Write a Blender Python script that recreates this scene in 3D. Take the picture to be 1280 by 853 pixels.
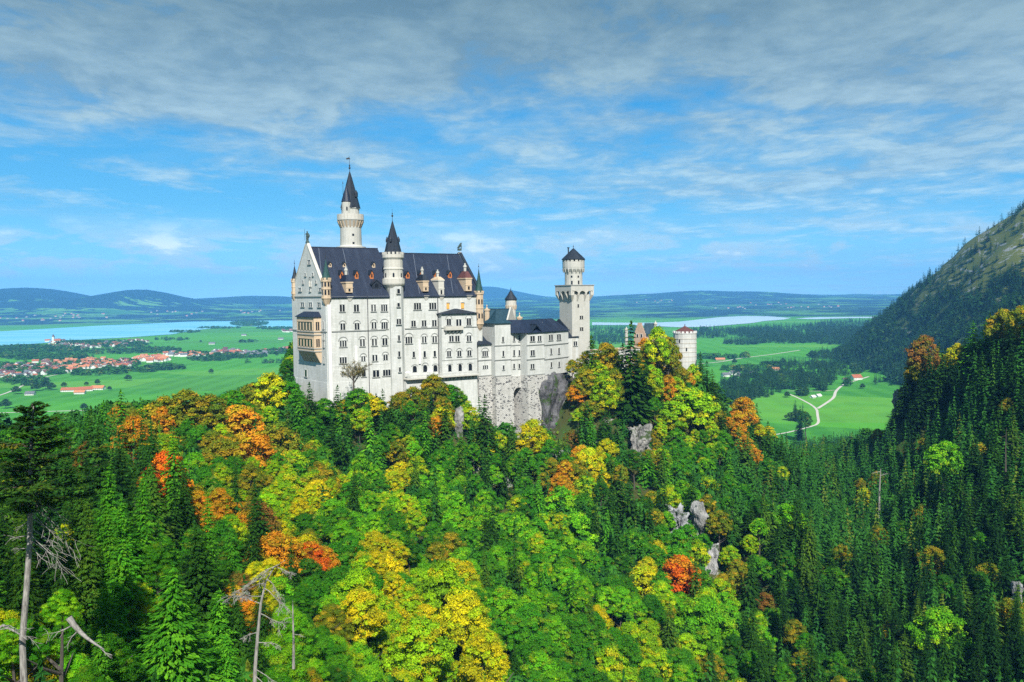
import bpy, math, random
import numpy as np
from mathutils import Vector, noise as mnoise

R = math.radians
rng = random.Random(7)
nrg = np.random.default_rng(11)
for o in list(bpy.data.objects):
    bpy.data.objects.remove(o)
scene = bpy.context.scene
col = scene.collection

# ------------------------------------------------------------------ camera
PITCH = math.atan(0.057)
ROLL = 0.0113
F0 = Vector((0, math.cos(PITCH), -math.sin(PITCH)))
R0 = Vector((1, 0, 0))
U0 = Vector((0, math.sin(PITCH), math.cos(PITCH)))
CR = R0 * math.cos(ROLL) - U0 * math.sin(ROLL)
CU = R0 * math.sin(ROLL) + U0 * math.cos(ROLL)
cam_d = bpy.data.cameras.new('camera')
cam = bpy.data.objects.new('camera', cam_d)
col.objects.link(cam)
cam_d.sensor_width = 36
cam_d.lens = 1000 / 1280 * 36
cam_d.clip_start = 0.5
cam_d.clip_end = 120000
from mathutils import Matrix
cam.matrix_world = Matrix(((CR.x, CU.x, -F0.x, 0), (CR.y, CU.y, -F0.y, 0), (CR.z, CU.z, -F0.z, 0), (0, 0, 0, 1)))
scene.camera = cam

# ------------------------------------------------------------------ light
SUN_EL, SUN_AZ = 44.0, 10.0            # azimuth: degrees to the east of south (behind the camera, to its right)
sv = Vector((math.sin(R(SUN_AZ)) * math.cos(R(SUN_EL)), -math.cos(R(SUN_AZ)) * math.cos(R(SUN_EL)), math.sin(R(SUN_EL))))
sun_d = bpy.data.lights.new('sun', 'SUN')
sun_d.energy = 4.6
sun_d.angle = R(0.6)
sun_d.color = (1.0, 0.95, 0.88)
sun = bpy.data.objects.new('sun', sun_d)
col.objects.link(sun)
sun.rotation_euler = (-sv).to_track_quat('-Z', 'Y').to_euler()
sun.location = (0, 0, 400)
scene.view_settings.view_transform = 'Standard'
scene.view_settings.look = 'None'
scene.view_settings.exposure = 0.56
scene.view_settings.gamma = 1.0
scene.view_settings.use_curve_mapping = False
scene.cycles.max_bounces = 6
scene.cycles.diffuse_bounces = 2
scene.cycles.glossy_bounces = 2
scene.cycles.transmission_bounces = 3
scene.cycles.transparent_max_bounces = 4
scene.cycles.volume_bounces = 1
scene.cycles.use_fast_gi = False
scene.cycles.use_denoising = False


class NT:
    """small node-tree builder"""
    def __init__(s, tree):
        s.t = tree
        s.t.nodes.clear()

    def n(s, kind, ins=None, **props):
        nd = s.t.nodes.new(kind)
        for k, v in props.items():
            setattr(nd, k, v)
        for k, v in (ins or {}).items():
            sock = nd.inputs[k]
            if isinstance(v, bpy.types.NodeSocket):
                s.t.links.new(v, sock)
            else:
                sock.default_value = v
        return nd

    def math(s, op, a, b=0.0, c=0.0, clamp=False):
        nd = s.n('ShaderNodeMath', {0: a, 1: b, 2: c}, operation=op)
        nd.use_clamp = clamp
        return nd.outputs[0]

    def vm(s, op, a, b=(0, 0, 0)):
        return s.n('ShaderNodeVectorMath', {0: a, 1: b}, operation=op).outputs[0]

    def mix(s, f, a, b, mode='MIX'):
        nd = s.t.nodes.new('ShaderNodeMix')
        nd.data_type = 'RGBA'
        nd.blend_type = mode
        for sock, v in ((nd.inputs[0], f), (nd.inputs[6], a), (nd.inputs[7], b)):
            if isinstance(v, bpy.types.NodeSocket):
                s.t.links.new(v, sock)
            elif sock == nd.inputs[0]:
                sock.default_value = v
            else:
                sock.default_value = (*v[:3], 1)
        return nd.outputs[2]

    def noise(s, vec, scale, detail=4, rough=0.5, dist=0.0, out='Fac'):
        return s.n('ShaderNodeTexNoise', {'Vector': vec, 'Scale': scale, 'Detail': detail, 'Roughness': rough, 'Distortion': dist}).outputs[out]

    def ramp(s, f, stops, interp='LINEAR'):
        nd = s.n('ShaderNodeValToRGB', {0: f})
        cr = nd.color_ramp
        cr.interpolation = interp
        while len(cr.elements) < len(stops):
            cr.elements.new(0.5)
        for e, (p, c) in zip(cr.elements, stops):
            e.position = p
            e.color = (*c, 1) if isinstance(c, (tuple, list)) else (c, c, c, 1)
        return nd.outputs[0]

    def map(s, f, a, b, c=0.0, d=1.0):
        return s.n('ShaderNodeMapRange', {0: f, 1: a, 2: b, 3: c, 4: d}).outputs[0]


world = bpy.data.worlds.new('World')
scene.world = world
world.use_nodes = True
w = NT(world.node_tree)
sky = w.n('ShaderNodeTexSky', sky_type='NISHITA', sun_disc=False)
sky.sun_elevation = R(SUN_EL)
sky.sun_rotation = R(180 - SUN_AZ)
sky.altitude = 900
sky.air_density = 1.0
sky.dust_density = 0.3
sky.ozone_density = 2.0
hs = w.n('ShaderNodeHueSaturation', {'Hue': 0.488, 'Saturation': 1.4, 'Value': 1.0, 'Color': sky.outputs[0]})
tc = w.n('ShaderNodeTexCoord').outputs['Generated']
sep = w.n('ShaderNodeSeparateXYZ', {0: tc})
dz = w.math('MAXIMUM', sep.outputs[2], 0.0)
den = w.math('ADD', dz, 0.07)
cu = w.math('DIVIDE', sep.outputs[0], den)
cv = w.math('DIVIDE', sep.outputs[1], den)
plane = w.n('ShaderNodeCombineXYZ', {0: cu, 1: cv, 2: 0.0}).outputs[0]
# high broken sheets of altocumulus, seen in perspective on a level layer
big = w.noise(w.vm('ADD', plane, (3.1, 1.7, 0)), 0.7, 4, 0.5, 0.6)
fine = w.noise(w.vm('MULTIPLY', plane, (1.0, 0.85, 1.0)), 2.3, 9, 0.62, 0.35)
tiny = w.noise(w.vm('MULTIPLY', plane, (1.0, 0.8, 1.0)), 10.0, 5, 0.6, 0.3)
band = w.math('ADD', w.map(dz, 0.07, 0.25, -0.15, 0.13), w.map(sep.outputs[0], -0.35, 0.25, -0.01, 0.11))
shape = w.math('ADD', w.math('ADD', w.math('MULTIPLY', big, 0.75), w.math('MULTIPLY', fine, 0.75)), band)
shape = w.math('ADD', shape, w.math('MULTIPLY', w.math('SUBTRACT', tiny, 0.5), 0.16))
veil = w.math('MULTIPLY', w.map(shape, 0.66, 0.90), 0.90)
# low puffs near the horizon
pv = w.n('ShaderNodeCombineXYZ', {0: sep.outputs[0], 1: sep.outputs[1], 2: w.math('MULTIPLY', sep.outputs[2], 3.6)}).outputs[0]
pn = w.noise(w.vm('ADD', pv, (0.3, 0.15, 0.45)), 9.0, 7, 0.58, 0.2)
pmask = w.math('MULTIPLY', w.map(dz, 0.014, 0.03), w.map(dz, 0.095, 0.06))
puff = w.math('MULTIPLY', w.map(pn, 0.475, 0.55), pmask)
# thin streaks
sn = w.noise(w.vm('MULTIPLY', tc, (2.2, 2.2, 15.0)), 1.9, 6, 0.62, 0.4)
streak = w.math('MULTIPLY', w.map(sn, 0.47, 0.74), w.math('MULTIPLY', w.map(dz, 0.0, 0.05), 0.42))
deep = w.ramp(w.map(dz, 0.0, 0.36), [(0.0, (2.3, 5.8, 7.8)), (0.12, (1.3, 4.2, 6.5)), (0.3, (0.62, 3.0, 5.4)), (0.6, (0.30, 2.15, 4.6)), (1.0, (0.26, 1.6, 3.5))])
skyc = w.mix(0.88, hs.outputs[0], deep)
veilcol = w.ramp(w.map(dz, 0.03, 0.36), [(0.0, (3.0, 4.7, 5.9)), (0.5, (2.3, 3.3, 3.9)), (1.0, (1.08, 1.72, 2.05))])
veilcol = w.mix(w.map(w.math('ADD', fine, w.math('MULTIPLY', tiny, 0.35)), 0.58, 0.82), w.vm('MULTIPLY', veilcol, (0.72, 0.80, 0.86)), w.vm('MULTIPLY', veilcol, (1.22, 1.18, 1.12)))
c1 = w.mix(streak, skyc, (1.8, 3.6, 5.0))
c2 = w.mix(veil, c1, veilcol)
c3 = w.mix(w.math('MULTIPLY', puff, 0.85), c2, w.mix(w.map(pn, 0.58, 0.68), (3.2, 4.6, 5.4), (6.4, 6.9, 7.0)))
bg = w.n('ShaderNodeBackground', {0: c3, 1: 0.116})
w.t.links.new(bg.outputs[0], w.n('ShaderNodeOutputWorld').inputs[0])


# ------------------------------------------------------------------ helpers
def ray(px, py):
    d = F0 + CR * ((px - 640) / 1000) + CU * ((426.5 - py) / 1000)
    return d / d.y


def at(px, py, Y):
    return ray(px, py) * Y


def gp(px, py, z=-190.0):
    d = ray(px, py)
    return d * (z / d.z)


def proj(x, y, z):
    p = Vector((x, y, z))
    f = p.dot(F0)
    return 640 + 1000 * p.dot(CR) / f, 426.5 - 1000 * p.dot(CU) / f


ORG = {}


def tag(o, label=None, cat=None, group=None, kind=None):
    if label: o['label'] = label
    if cat: o['category'] = cat
    if group: o['group'] = group
    if kind: o['kind'] = kind
    return o


def thing(name, label, cat, loc, group=None):
    o = bpy.data.objects.new(name, None)
    col.objects.link(o)
    o.location = loc
    o.empty_display_size = 1
    ORG[o.name] = Vector(loc)
    return tag(o, label, cat, group)


class MB:
    """collects polygons in world space and links them as one mesh object"""
    def __init__(s):
        s.v = []
        s.f = []
        s.m = []

    def poly(s, pts, m=0):
        i = len(s.v)
        s.v.extend([tuple(p) for p in pts])
        s.f.append(list(range(i, i + len(pts))))
        s.m.append(m)

    def loft(s, rings, m=0, cap0=True, cap1=True, closed=True):
        """rings: lists of points with equal counts, lowest first, counter-clockwise from above"""
        n = len(rings[0])
        for a, b in zip(rings[:-1], rings[1:]):
            for k in range(n if closed else n - 1):
                k2 = (k + 1) % n
                s.poly((a[k], a[k2], b[k2], b[k]), m)
        if cap0: s.poly(list(reversed(rings[0])), m)
        if cap1: s.poly(rings[-1], m)

    def prism(s, pts, z0, z1, m=0, cap0=True, cap1=True):
        s.loft([[(p[0], p[1], z0) for p in pts], [(p[0], p[1], z1) for p in pts]], m, cap0, cap1)

    def lathe(s, c, prof, n=16, m=0, rot=0.0, cap0=True, cap1=True):
        rings = []
        for r, z in prof:
            r = max(r, 0.012)
            rings.append([(c[0] + r * math.cos(rot + 2 * math.pi * k / n), c[1] + r * math.sin(rot + 2 * math.pi * k / n), z) for k in range(n)])
        s.loft(rings, m, cap0, cap1)

    def fbox(s, fr, u0, u1, v0, v1, z0, z1, m=0):
        s.prism([fr.P(u0, v0, 0), fr.P(u1, v0, 0), fr.P(u1, v1, 0), fr.P(u0, v1, 0)], z0, z1, m)

    def build(s, name, mats, parent=None, origin=None, smooth=False):
        if origin is None:
            if parent is not None:
                origin = ORG.get(parent.name, Vector((0, 0, 0)))
            else:
                a = np.array(s.v)
                origin = Vector((a[:, 0].mean(), a[:, 1].mean(), a[:, 2].min()))
        origin = Vector(origin)
        me = bpy.data.meshes.new(name)
        v = np.array(s.v, dtype=np.float64) - np.array(origin)
        me.from_pydata(v.tolist(), [], s.f)
        if not isinstance(mats, (list, tuple)): mats = [mats]
        for mt in mats: me.materials.append(mt)
        me.polygons.foreach_set('material_index', s.m)
        if smooth: me.polygons.foreach_set('use_smooth', [True] * len(s.f))
        uvl = me.uv_layers.new(name='UVMap')
        Z = Vector((0, 0, 1))
        vv = s.v
        uv = np.zeros((len(me.loops), 2))
        for p in me.polygons:
            nn = p.normal
            if abs(nn.z) < 0.98:
                t = Z.cross(nn).normalized()
                b = nn.cross(t) if abs(nn.z) > 0.05 else Z
                for li in p.loop_indices:
                    q = Vector(vv[me.loops[li].vertex_index])
                    uv[li] = (q.dot(t), q.dot(b))
            else:
                for li in p.loop_indices:
                    q = vv[me.loops[li].vertex_index]
                    uv[li] = (q[0], q[1])
        uvl.data.foreach_set('uv', uv.ravel())
        o = bpy.data.objects.new(name, me)
        col.objects.link(o)
        if parent is not None:
            o.parent = parent
            o.location = origin - ORG.get(parent.name, Vector((0, 0, 0)))
        else:
            o.location = origin
        ORG[o.name] = origin
        return o


class Frame:
    """a wall's own axes: u along the wall, v into the building, z up"""
    def __init__(s, O, U, V):
        s.O, s.U, s.V = Vector((O[0], O[1], 0)), Vector((U[0], U[1], 0)), Vector((V[0], V[1], 0))

    def P(s, u, v, z):
        q = s.O + s.U * u + s.V * v
        return (q.x, q.y, z)

    def uz(s, px, py, v=0.0):
        d = ray(px, py)
        o = s.O + s.V * v
        # t*d = o + u*U
        det = d.x * (-s.U.y) + s.U.x * d.y
        t = (o.x * (-s.U.y) + s.U.x * o.y) / det
        u = (d.x * o.y - d.y * o.x) / det
        u = ((Vector((t * d.x, t * d.y, 0)) - o).dot(s.U)) / s.U.dot(s.U)
        return u, t * d.z

    def u(s, px, v=0.0, py=420):
        return s.uz(px, py, v)[0]

    def z(s, px, py, v=0.0):
        return s.uz(px, py, v)[1]


def frame2(pa, Ya, pb, Yb, depth_dir=None):
    a, b = at(pa, 420, Ya), at(pb, 420, Yb)
    U = Vector((b.x - a.x, b.y - a.y, 0))
    L = U.length
    U /= L
    V = Vector((-U.y, U.x, 0)) if depth_dir is None else depth_dir
    f = Frame((a.x, a.y), U, V)
    f.L = L
    return f


def mat(name, base=(0.5, 0.5, 0.5), rough=0.8, spec=0.3, build=None):
    m = bpy.data.materials.new(name)
    m.use_nodes = True
    t = NT(m.node_tree)
    bs = t.n('ShaderNodeBsdfPrincipled', {'Base Color': (*base, 1), 'Roughness': rough, 'Specular IOR Level': spec})
    out = t.n('ShaderNodeOutputMaterial', {0: bs.outputs[0]})
    if build: build(t, bs, out)
    return m


def link(t, a, b):
    t.t.links.new(a, b)


def bump(t, bs, h, strength=0.4, dist=0.1):
    b = t.n('ShaderNodeBump', {'Height': h, 'Strength': strength, 'Distance': dist})
    link(t, b.outputs[0], bs.inputs['Normal'])


def stone(base, alt, brick=(1.4, 0.5), mortar=None, stain=0.35, contrast=0.3):
    def f(t, bs, out):
        uv = t.n('ShaderNodeUVMap').outputs[0]
        br = t.n('ShaderNodeTexBrick', {'Vector': uv, 'Color1': (*base, 1), 'Color2': (*alt, 1), 'Mortar': (*(mortar or alt), 1), 'Scale': 1.0,
                                        'Mortar Size': 0.03, 'Bias': 0.0, 'Brick Width': brick[0], 'Row Height': brick[1]})
        pos = t.n('ShaderNodeNewGeometry').outputs['Position']
        n1 = t.noise(pos, 0.16, 6, 0.62)
        n2 = t.noise(t.vm('MULTIPLY', pos, (1.0, 1.0, 0.16)), 0.9, 5, 0.6)
        c = t.mix(t.map(n1, 0.38, 0.68, 0, stain), br.outputs[0], tuple(x * 0.80 for x in alt))
        c = t.mix(t.map(n2, 0.46, 0.72, 0, min(1.0, stain * 1.2)), c, tuple(x * y for x, y in zip(alt, (0.68, 0.70, 0.66))))
        link(t, c, bs.inputs['Base Color'])
        bump(t, bs, br.outputs['Fac'], contrast, -0.06)
    return f


M = {}
M['lime'] = mat('limestone', rough=0.85, build=stone((0.68, 0.69, 0.66), (0.60, 0.61, 0.58), (1.6, 0.6), (0.46, 0.48, 0.46), 0.62))
M['lime2'] = mat('limestone_trim', rough=0.8, build=stone((0.64, 0.62, 0.55), (0.56, 0.54, 0.48), (1.0, 0.4), None, 0.3))
M['sand'] = mat('sandstone', rough=0.85, build=stone((0.62, 0.50, 0.35), (0.58, 0.44, 0.30), (0.9, 0.4), None, 0.3))
M['towerstone'] = mat('tower_stone', rough=0.85, build=stone((0.60, 0.59, 0.54), (0.52, 0.52, 0.47), (1.0, 0.45), (0.45, 0.43, 0.38), 0.4))
M['brick'] = mat('pale_brick', rough=0.9, build=stone((0.50, 0.30, 0.20), (0.58, 0.42, 0.30), (0.8, 0.3), (0.5, 0.45, 0.4), 0.3))


def masonry(t, bs, out):
    uv = t.n('ShaderNodeUVMap').outputs[0]
    br = t.n('ShaderNodeTexBrick', {'Vector': uv, 'Color1': (0.76, 0.75, 0.70, 1), 'Color2': (0.60, 0.59, 0.54, 1), 'Mortar': (0.30, 0.29, 0.27, 1), 'Scale': 1.0,
                                    'Mortar Size': 0.06, 'Bias': -0.35, 'Brick Width': 0.9, 'Row Height': 0.45})
    pos = t.n('ShaderNodeNewGeometry').outputs['Position']
    v = t.n('ShaderNodeTexVoronoi', {'Vector': t.vm('MULTIPLY', uv, (0.9, 1.6, 1)), 'Scale': 1.4}).outputs['Color']
    sepn = t.n('ShaderNodeSeparateXYZ', {0: v})
    dark = t.map(sepn.outputs[0], 0.82, 0.86, 0, 0.9)
    c = t.mix(dark, br.outputs[0], (0.07, 0.07, 0.08))
    n1 = t.noise(pos, 0.2, 6, 0.6)
    c = t.mix(t.map(n1, 0.45, 0.7, 0, 0.4), c, (0.40, 0.40, 0.37))
    n2 = t.noise(t.vm('MULTIPLY', pos, (1, 1, 0.12)), 0.5, 4, 0.6)
    c = t.mix(t.map(n2, 0.55, 0.75, 0, 0.4), c, (0.28, 0.29, 0.27))
    link(t, c, bs.inputs['Base Color'])
    bump(t, bs, br.outputs['Fac'], 0.8, -0.15)


M['masonry'] = mat('rough_masonry', rough=0.95, build=masonry)


def slate_b(base, alt, streak):
    def f(t, bs, out):
        uv = t.n('ShaderNodeUVMap').outputs[0]
        br = t.n('ShaderNodeTexBrick', {'Vector': uv, 'Color1': (*base, 1), 'Color2': (*alt, 1), 'Mortar': (*[x * 0.6 for x in base], 1), 'Scale': 1.0,
                                        'Mortar Size': 0.03, 'Brick Width': 0.55, 'Row Height': 0.4})
        pos = t.n('ShaderNodeNewGeometry').outputs['Position']
        n = t.noise(t.vm('MULTIPLY', uv, (0.45, 0.05, 1)), 1.3, 5, 0.6)
        c = t.mix(t.map(n, 0.5, 0.75, 0, 0.5), br.outputs[0], streak)
        n = t.noise(pos, 0.4, 5, 0.6)
        c = t.mix(t.map(n, 0.35, 0.7, 0, 0.4), c, tuple(x * 0.7 for x in base))
        link(t, c, bs.inputs['Base Color'])
        bump(t, bs, br.outputs['Fac'], 0.5, -0.05)
    return f


M['slate'] = mat('slate', rough=0.5, spec=0.4, build=slate_b((0.009, 0.018, 0.044), (0.014, 0.025, 0.054), (0.045, 0.065, 0.11)))
M['slate2'] = mat('dark_slate', rough=0.55, spec=0.4, build=slate_b((0.012, 0.02, 0.034), (0.02, 0.03, 0.045), (0.04, 0.055, 0.075)))
M['copper'] = mat('green_copper', rough=0.6, build=slate_b((0.02, 0.075, 0.07), (0.03, 0.09, 0.08), (0.08, 0.17, 0.15)))
M['bluecopper'] = mat('blue_copper', rough=0.5, build=slate_b((0.018, 0.055, 0.08), (0.025, 0.07, 0.10), (0.08, 0.15, 0.19)))
M['glass'] = mat('window_glass', (0.012, 0.014, 0.02), 0.15, 0.6)
M['bronze'] = mat('bronze', (0.06, 0.09, 0.08), 0.5, 0.5)
M['iron'] = mat('dark_iron', (0.03, 0.032, 0.038), 0.5, 0.5)
M['orange'] = mat('orange_wood', (0.50, 0.17, 0.05), 0.7)
M['ochre'] = mat('ochre_panel', (0.78, 0.42, 0.10), 0.8)
M['white'] = mat('white_plaster', rough=0.9, build=stone((0.74, 0.74, 0.72), (0.72, 0.72, 0.69), (2.4, 1.2), None, 0.12, 0.05))
M['terracotta'] = mat('terracotta', rough=0.8, build=slate_b((0.42, 0.12, 0.06), (0.50, 0.17, 0.08), (0.30, 0.09, 0.06)))
M['darkred'] = mat('dark_red_tile', rough=0.8, build=slate_b((0.13, 0.05, 0.05), (0.17, 0.07, 0.06), (0.08, 0.05, 0.06)))
# ------------------------------------------------------------------ terrain
CP = []       # ground control points (x, y, z)


def canopy(px, py, Y, h=11.0):
    p = at(px, py, Y)
    CP.append((p.x, p.y, max(p.z - h, -190.0)))


for a in [
    # bottom row of the picture
    (-160, 853, 45, 9), (0, 853, 52, 9), (160, 853, 66, 9), (320, 853, 84, 9), (480, 853, 112), (640, 853, 150), (800, 853, 172), (960, 853, 190), (1120, 853, 190), (1280, 853, 165), (1440, 853, 150),
    (640, 1100, 112), (960, 1100, 140), (320, 1100, 55, 8), (1280, 1100, 115), (0, 1100, 30, 7),
    (-160, 750, 60, 9), (0, 750, 62, 9), (160, 750, 82, 9), (320, 750, 112, 9), (480, 750, 145), (640, 750, 188), (800, 750, 212), (960, 750, 235), (1120, 750, 245), (1280, 750, 205), (1440, 750, 180),
    (0, 650, 92), (160, 650, 128), (320, 650, 165), (480, 650, 205), (640, 650, 243), (800, 650, 262), (960, 650, 300), (1060, 650, 355), (1160, 650, 300), (1280, 650, 250), (1440, 650, 230),
    (0, 590, 125), (160, 590, 172), (320, 590, 218), (480, 590, 255), (640, 590, 284), (800, 590, 300), (930, 590, 335), (1010, 590, 440), (1080, 590, 440), (1160, 590, 360), (1280, 590, 290),
    (0, 560, 150), (160, 545, 225), (320, 540, 262), (420, 535, 280), (500, 525, 300), (570, 525, 310), (640, 555, 318), (700, 545, 330), (800, 530, 345), (880, 510, 362), (950, 545, 372),
    (110, 512, 262), (200, 496, 285), (300, 482, 302), (350, 478, 310), (740, 478, 368), (790, 470, 385), (840, 470, 398), (900, 500, 400),
    (1020, 570, 640), (990, 553, 800, 14), (1050, 560, 620), (1100, 550, 520), (1130, 500, 460), (1150, 450, 440), (1200, 440, 420), (1280, 400, 380),
    (1160, 540, 400), (1280, 500, 320), (1220, 480, 370), (1440, 380, 330), (1440, 500, 280),
    (960, 562, 900, 14), (1040, 552, 780, 14),
]:
    canopy(*a)
# castle plateau (hidden inside and behind the buildings)
for px, Y, z in ((366, 325, -36), (408, 300, -46), (440, 312, -40), (480, 322, -38), (560, 330, -40), (600, 336, -46), (420, 345, -26), (520, 360, -26), (640, 348, -62), (680, 350, -60), (650, 365, -28), (700, 372, -28), (740, 380, -30), (560, 400, -30), (640, 400, -28), (800, 425, -34), (860, 420, -40), (720, 420, -30)):
    p = at(px, 420, Y)
    CP.append((p.x, p.y, z))
# ground behind the castle hill falling to the plain
for x, y, z in ((-300, 420, -110), (-200, 480, -120), (-100, 520, -120), (0, 540, -120), (100, 560, -120), (180, 560, -125), (240, 560, -135), (-500, 300, -90), (-600, 120, -60), (-320, 160, -30), (-200, 60, -22), (-120, 20, -20),
                (-500, 520, -175), (-300, 640, -182), (-100, 700, -182), (60, 740, -182), (200, 760, -182), (-800, 400, -180), (-700, 700, -190), (-1200, 500, -190), (-400, 850, -190), (0, 900, -190), (250, 950, -190), (380, 1000, -190),
                (450, 1080, -190), (520, 1200, -190), (560, 1000, -186), (600, 800, -150), (800, 1100, -150), (0, -60, -70), (-150, -80, 0), (150, -60, -60), (300, -60, 20), (500, 100, 60), (500, 350, 40), (700, 500, 60), (900, 800, 20), (1000, 1200, -40), (700, 1400, -190)):
    CP.append((x, y, z))
# ground under the trees on the castle terrace edge
for px, py, Y, h_ in ((388, 478, 288, 15), (418, 482, 286, 15), (446, 486, 296, 12), (478, 487, 302, 13), (517, 484, 303, 13), (541, 472, 304, 15), (573, 488, 308, 14), (604, 494, 310, 16), (667, 524, 300, 14), (640, 528, 300, 13), (742, 424, 352, 13), (764, 436, 362, 13), (786, 404, 372, 28),
                      (823, 412, 380, 20), (868, 484, 368, 17), (905, 508, 366, 16), (930, 496, 378, 16), (722, 478, 338, 12), (337, 468, 300, 15), (290, 488, 275, 14), (234, 488, 262, 15), (151, 488, 232, 20), (205, 566, 150, 14), (1155, 418, 412, 24), (1232, 398, 405, 20), (1275, 382, 380, 18),
                      (1180, 552, 300, 15), (985, 630, 262, 14), (442, 448, 291, 12)):
    p = at(px, py, Y)
    CP.append((p.x, p.y, p.z - h_))
# the mountain on the right
for px, py, Y in ((1280, 262, 1900), (1280, 330, 1700), (1240, 282, 2000), (1240, 370, 1650), (1200, 312, 2150), (1200, 385, 1750), (1160, 347, 2300), (1160, 405, 1850), (1130, 377, 2450), (1130, 425, 1950), (1100, 412, 2600), (1100, 448, 1950), (1065, 438, 2550), (1190, 430, 1500), (1240, 420, 1300)):
    p = at(px, py + 3, Y)
    CP.append((p.x, p.y, p.z))
for x, y, z in ((1500, 2100, 270), (1600, 1700, 240), (2000, 2400, 420), (2600, 3000, 400), (1700, 3100, -60), (1600, 3700, -190), (1250, 3200, -190), (1400, 4600, -190), (3500, 3200, 350), (1900, 1200, 260), (3000, 1500, 350), (1150, 2850, -190), (1330, 2950, -165), (2200, 4300, -190), (3000, 5200, -190), (2000, 3700, -120), (3200, 4300, -100)):
    CP.append((x, y, z))
for x in (-4500, -3000, -2000, -1200, -500, 100, 600):
    for y in (1300, 1800, 2500, 3500, 5000, 7000):
        CP.append((x, y, -190.0))
for x, y in ((780, 1500), (830, 1750), (880, 2000), (940, 2300), (1000, 3000), (1100, 3500), (1300, 5200), (2000, 6500), (2500, 5000), (4000, 6000), (700, 1300), (600, 1150)):
    CP.append((x, y, -190.0))
CP = np.array(CP)


def kern(d):
    return np.sqrt(d * d + 25.0)


_D = np.linalg.norm(CP[:, None, :2] - CP[None, :, :2], axis=2)
_A = np.zeros((len(CP) + 3, len(CP) + 3))
_A[:len(CP), :len(CP)] = kern(_D) - np.eye(len(CP)) * 3.0
_P = np.c_[np.ones(len(CP)), CP[:, :2] / 1000.0]
_A[:len(CP), len(CP):] = _P
_A[len(CP):, :len(CP)] = _P.T
_W = np.linalg.solve(_A, np.r_[CP[:, 2], 0, 0, 0])


def sn(x, y, s):
    """cheap smooth noise, -1..1"""
    x, y = x * s, y * s
    return (np.sin(x * 1.3 + 1.7 * np.sin(y * 0.9 + 0.4)) + np.sin(y * 1.7 + 1.3 * np.sin(x * 1.1 + 2.1)) + np.sin((x + y) * 0.8 + 1.1 * np.sin((x - y) * 1.4))) / 3.0


def bumpg(x, y, px, Y, top, sx, sy):
    c = at(px, 420, Y)
    return (top + 190.0) * np.exp(-((x - c.x) / sx) ** 2 - ((y - c.y) / sy) ** 2)


def height(x, y):
    x = np.atleast_1d(np.asarray(x, dtype=float))
    y = np.atleast_1d(np.asarray(y, dtype=float))
    z = np.empty_like(x)
    for i in range(0, len(x), 20000):
        s = slice(i, i + 20000)
        d = np.sqrt((x[s, None] - CP[None, :, 0]) ** 2 + (y[s, None] - CP[None, :, 1]) ** 2)
        z[s] = kern(d) @ _W[:len(CP)] + _W[-3] + _W[-2] * x[s] / 1000 + _W[-1] * y[s] / 1000
    far = np.clip((np.hypot(x, y) - 5500) / 2500, 0, 1)
    z = z * (1 - far) + -190.0 * far
    # soft floor: the plain is flat
    z = np.where(z < -176, -190 + 14 * np.clip((z + 190) / 14, 0, 1) ** 2, z)
    z = np.maximum(z, -190.0)
    nr = np.clip((1000 - y) / 300, 0, 1) * np.clip((z + 186) / 20, 0, 1)
    z = z + nr * (2.2 * sn(x, y, 0.045) + 1.0 * sn(x + 31, y, 0.13))
    mt = np.clip((np.hypot(x, y) - 1100) / 300, 0, 1) * np.clip((z + 185) / 60, 0, 1) * (1 - far)
    z = z + mt * (18 * sn(x, y, 0.011) + 14 * sn(x + 50, y, 0.027) + 9 * np.abs(sn(x, y + 9, 0.055)) + 4 * sn(x + 9, y, 0.11))
    # hills beyond the lake
    r = np.hypot(x, y)
    roll = np.clip((y - 6600 - np.maximum(0, x - 300) * 0.1) / 6500, 0, 1)
    z = z + roll * (95 + 34 * sn(x, y, 0.0011) + 18 * sn(x, y, 0.0032)) + np.clip((y - 14000) / 9000, 0, 1) * (70 + 26 * sn(x, y, 0.0006))
    z = z + bumpg(x, y, 35, 10500, 85, 850, 1300) + bumpg(x, y, -130, 11500, 105, 1200, 1500) + bumpg(x, y, 185, 10000, -5, 520, 900)
    z = z + bumpg(x, y, 90, 9300, -60, 1500, 1000) + bumpg(x, y, 605, 17500, 75, 900, 1500) + bumpg(x, y, 860, 13500, -50, 1500, 1500) + bumpg(x, y, 300, 12500, -60, 1600, 1800)
    return z


H1 = lambda x, y: float(height([x], [y])[0])


def axis(lo, a, b, hi, step, g):
    v = list(np.arange(a, b + 0.1, step))
    s, x = step, b
    while x < hi:
        s *= g
        x += s
        v.append(x)
    s, x, pre = step, a, []
    while x > lo:
        s *= g
        x -= s
        pre.append(x)
    return np.array(pre[::-1] + v)


gx = axis(-16000, -330, 480, 16000, 6.0, 1.032)
gy = axis(-400, -40, 640, 18500, 6.0, 1.026)
GX, GY = np.meshgrid(gx, gy)
GZ = height(GX.ravel(), GY.ravel())
nx, ny = len(gx), len(gy)
me = bpy.data.meshes.new('ground')
V = np.c_[GX.ravel(), GY.ravel(), GZ]
me.vertices.add(len(V))
me.vertices.foreach_set('co', V.ravel())
idx = np.arange(nx * ny).reshape(ny, nx)
Q = np.c_[idx[:-1, :-1].ravel(), idx[:-1, 1:].ravel(), idx[1:, 1:].ravel(), idx[1:, :-1].ravel()]
me.loops.add(Q.size)
me.loops.foreach_set('vertex_index', Q.ravel())
me.polygons.add(len(Q))
me.polygons.foreach_set('loop_start', np.arange(0, Q.size, 4))
me.polygons.foreach_set('loop_total', np.full(len(Q), 4))
me.polygons.foreach_set('use_smooth', np.ones(len(Q), dtype=bool))
me.update()
me.validate()
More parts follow.
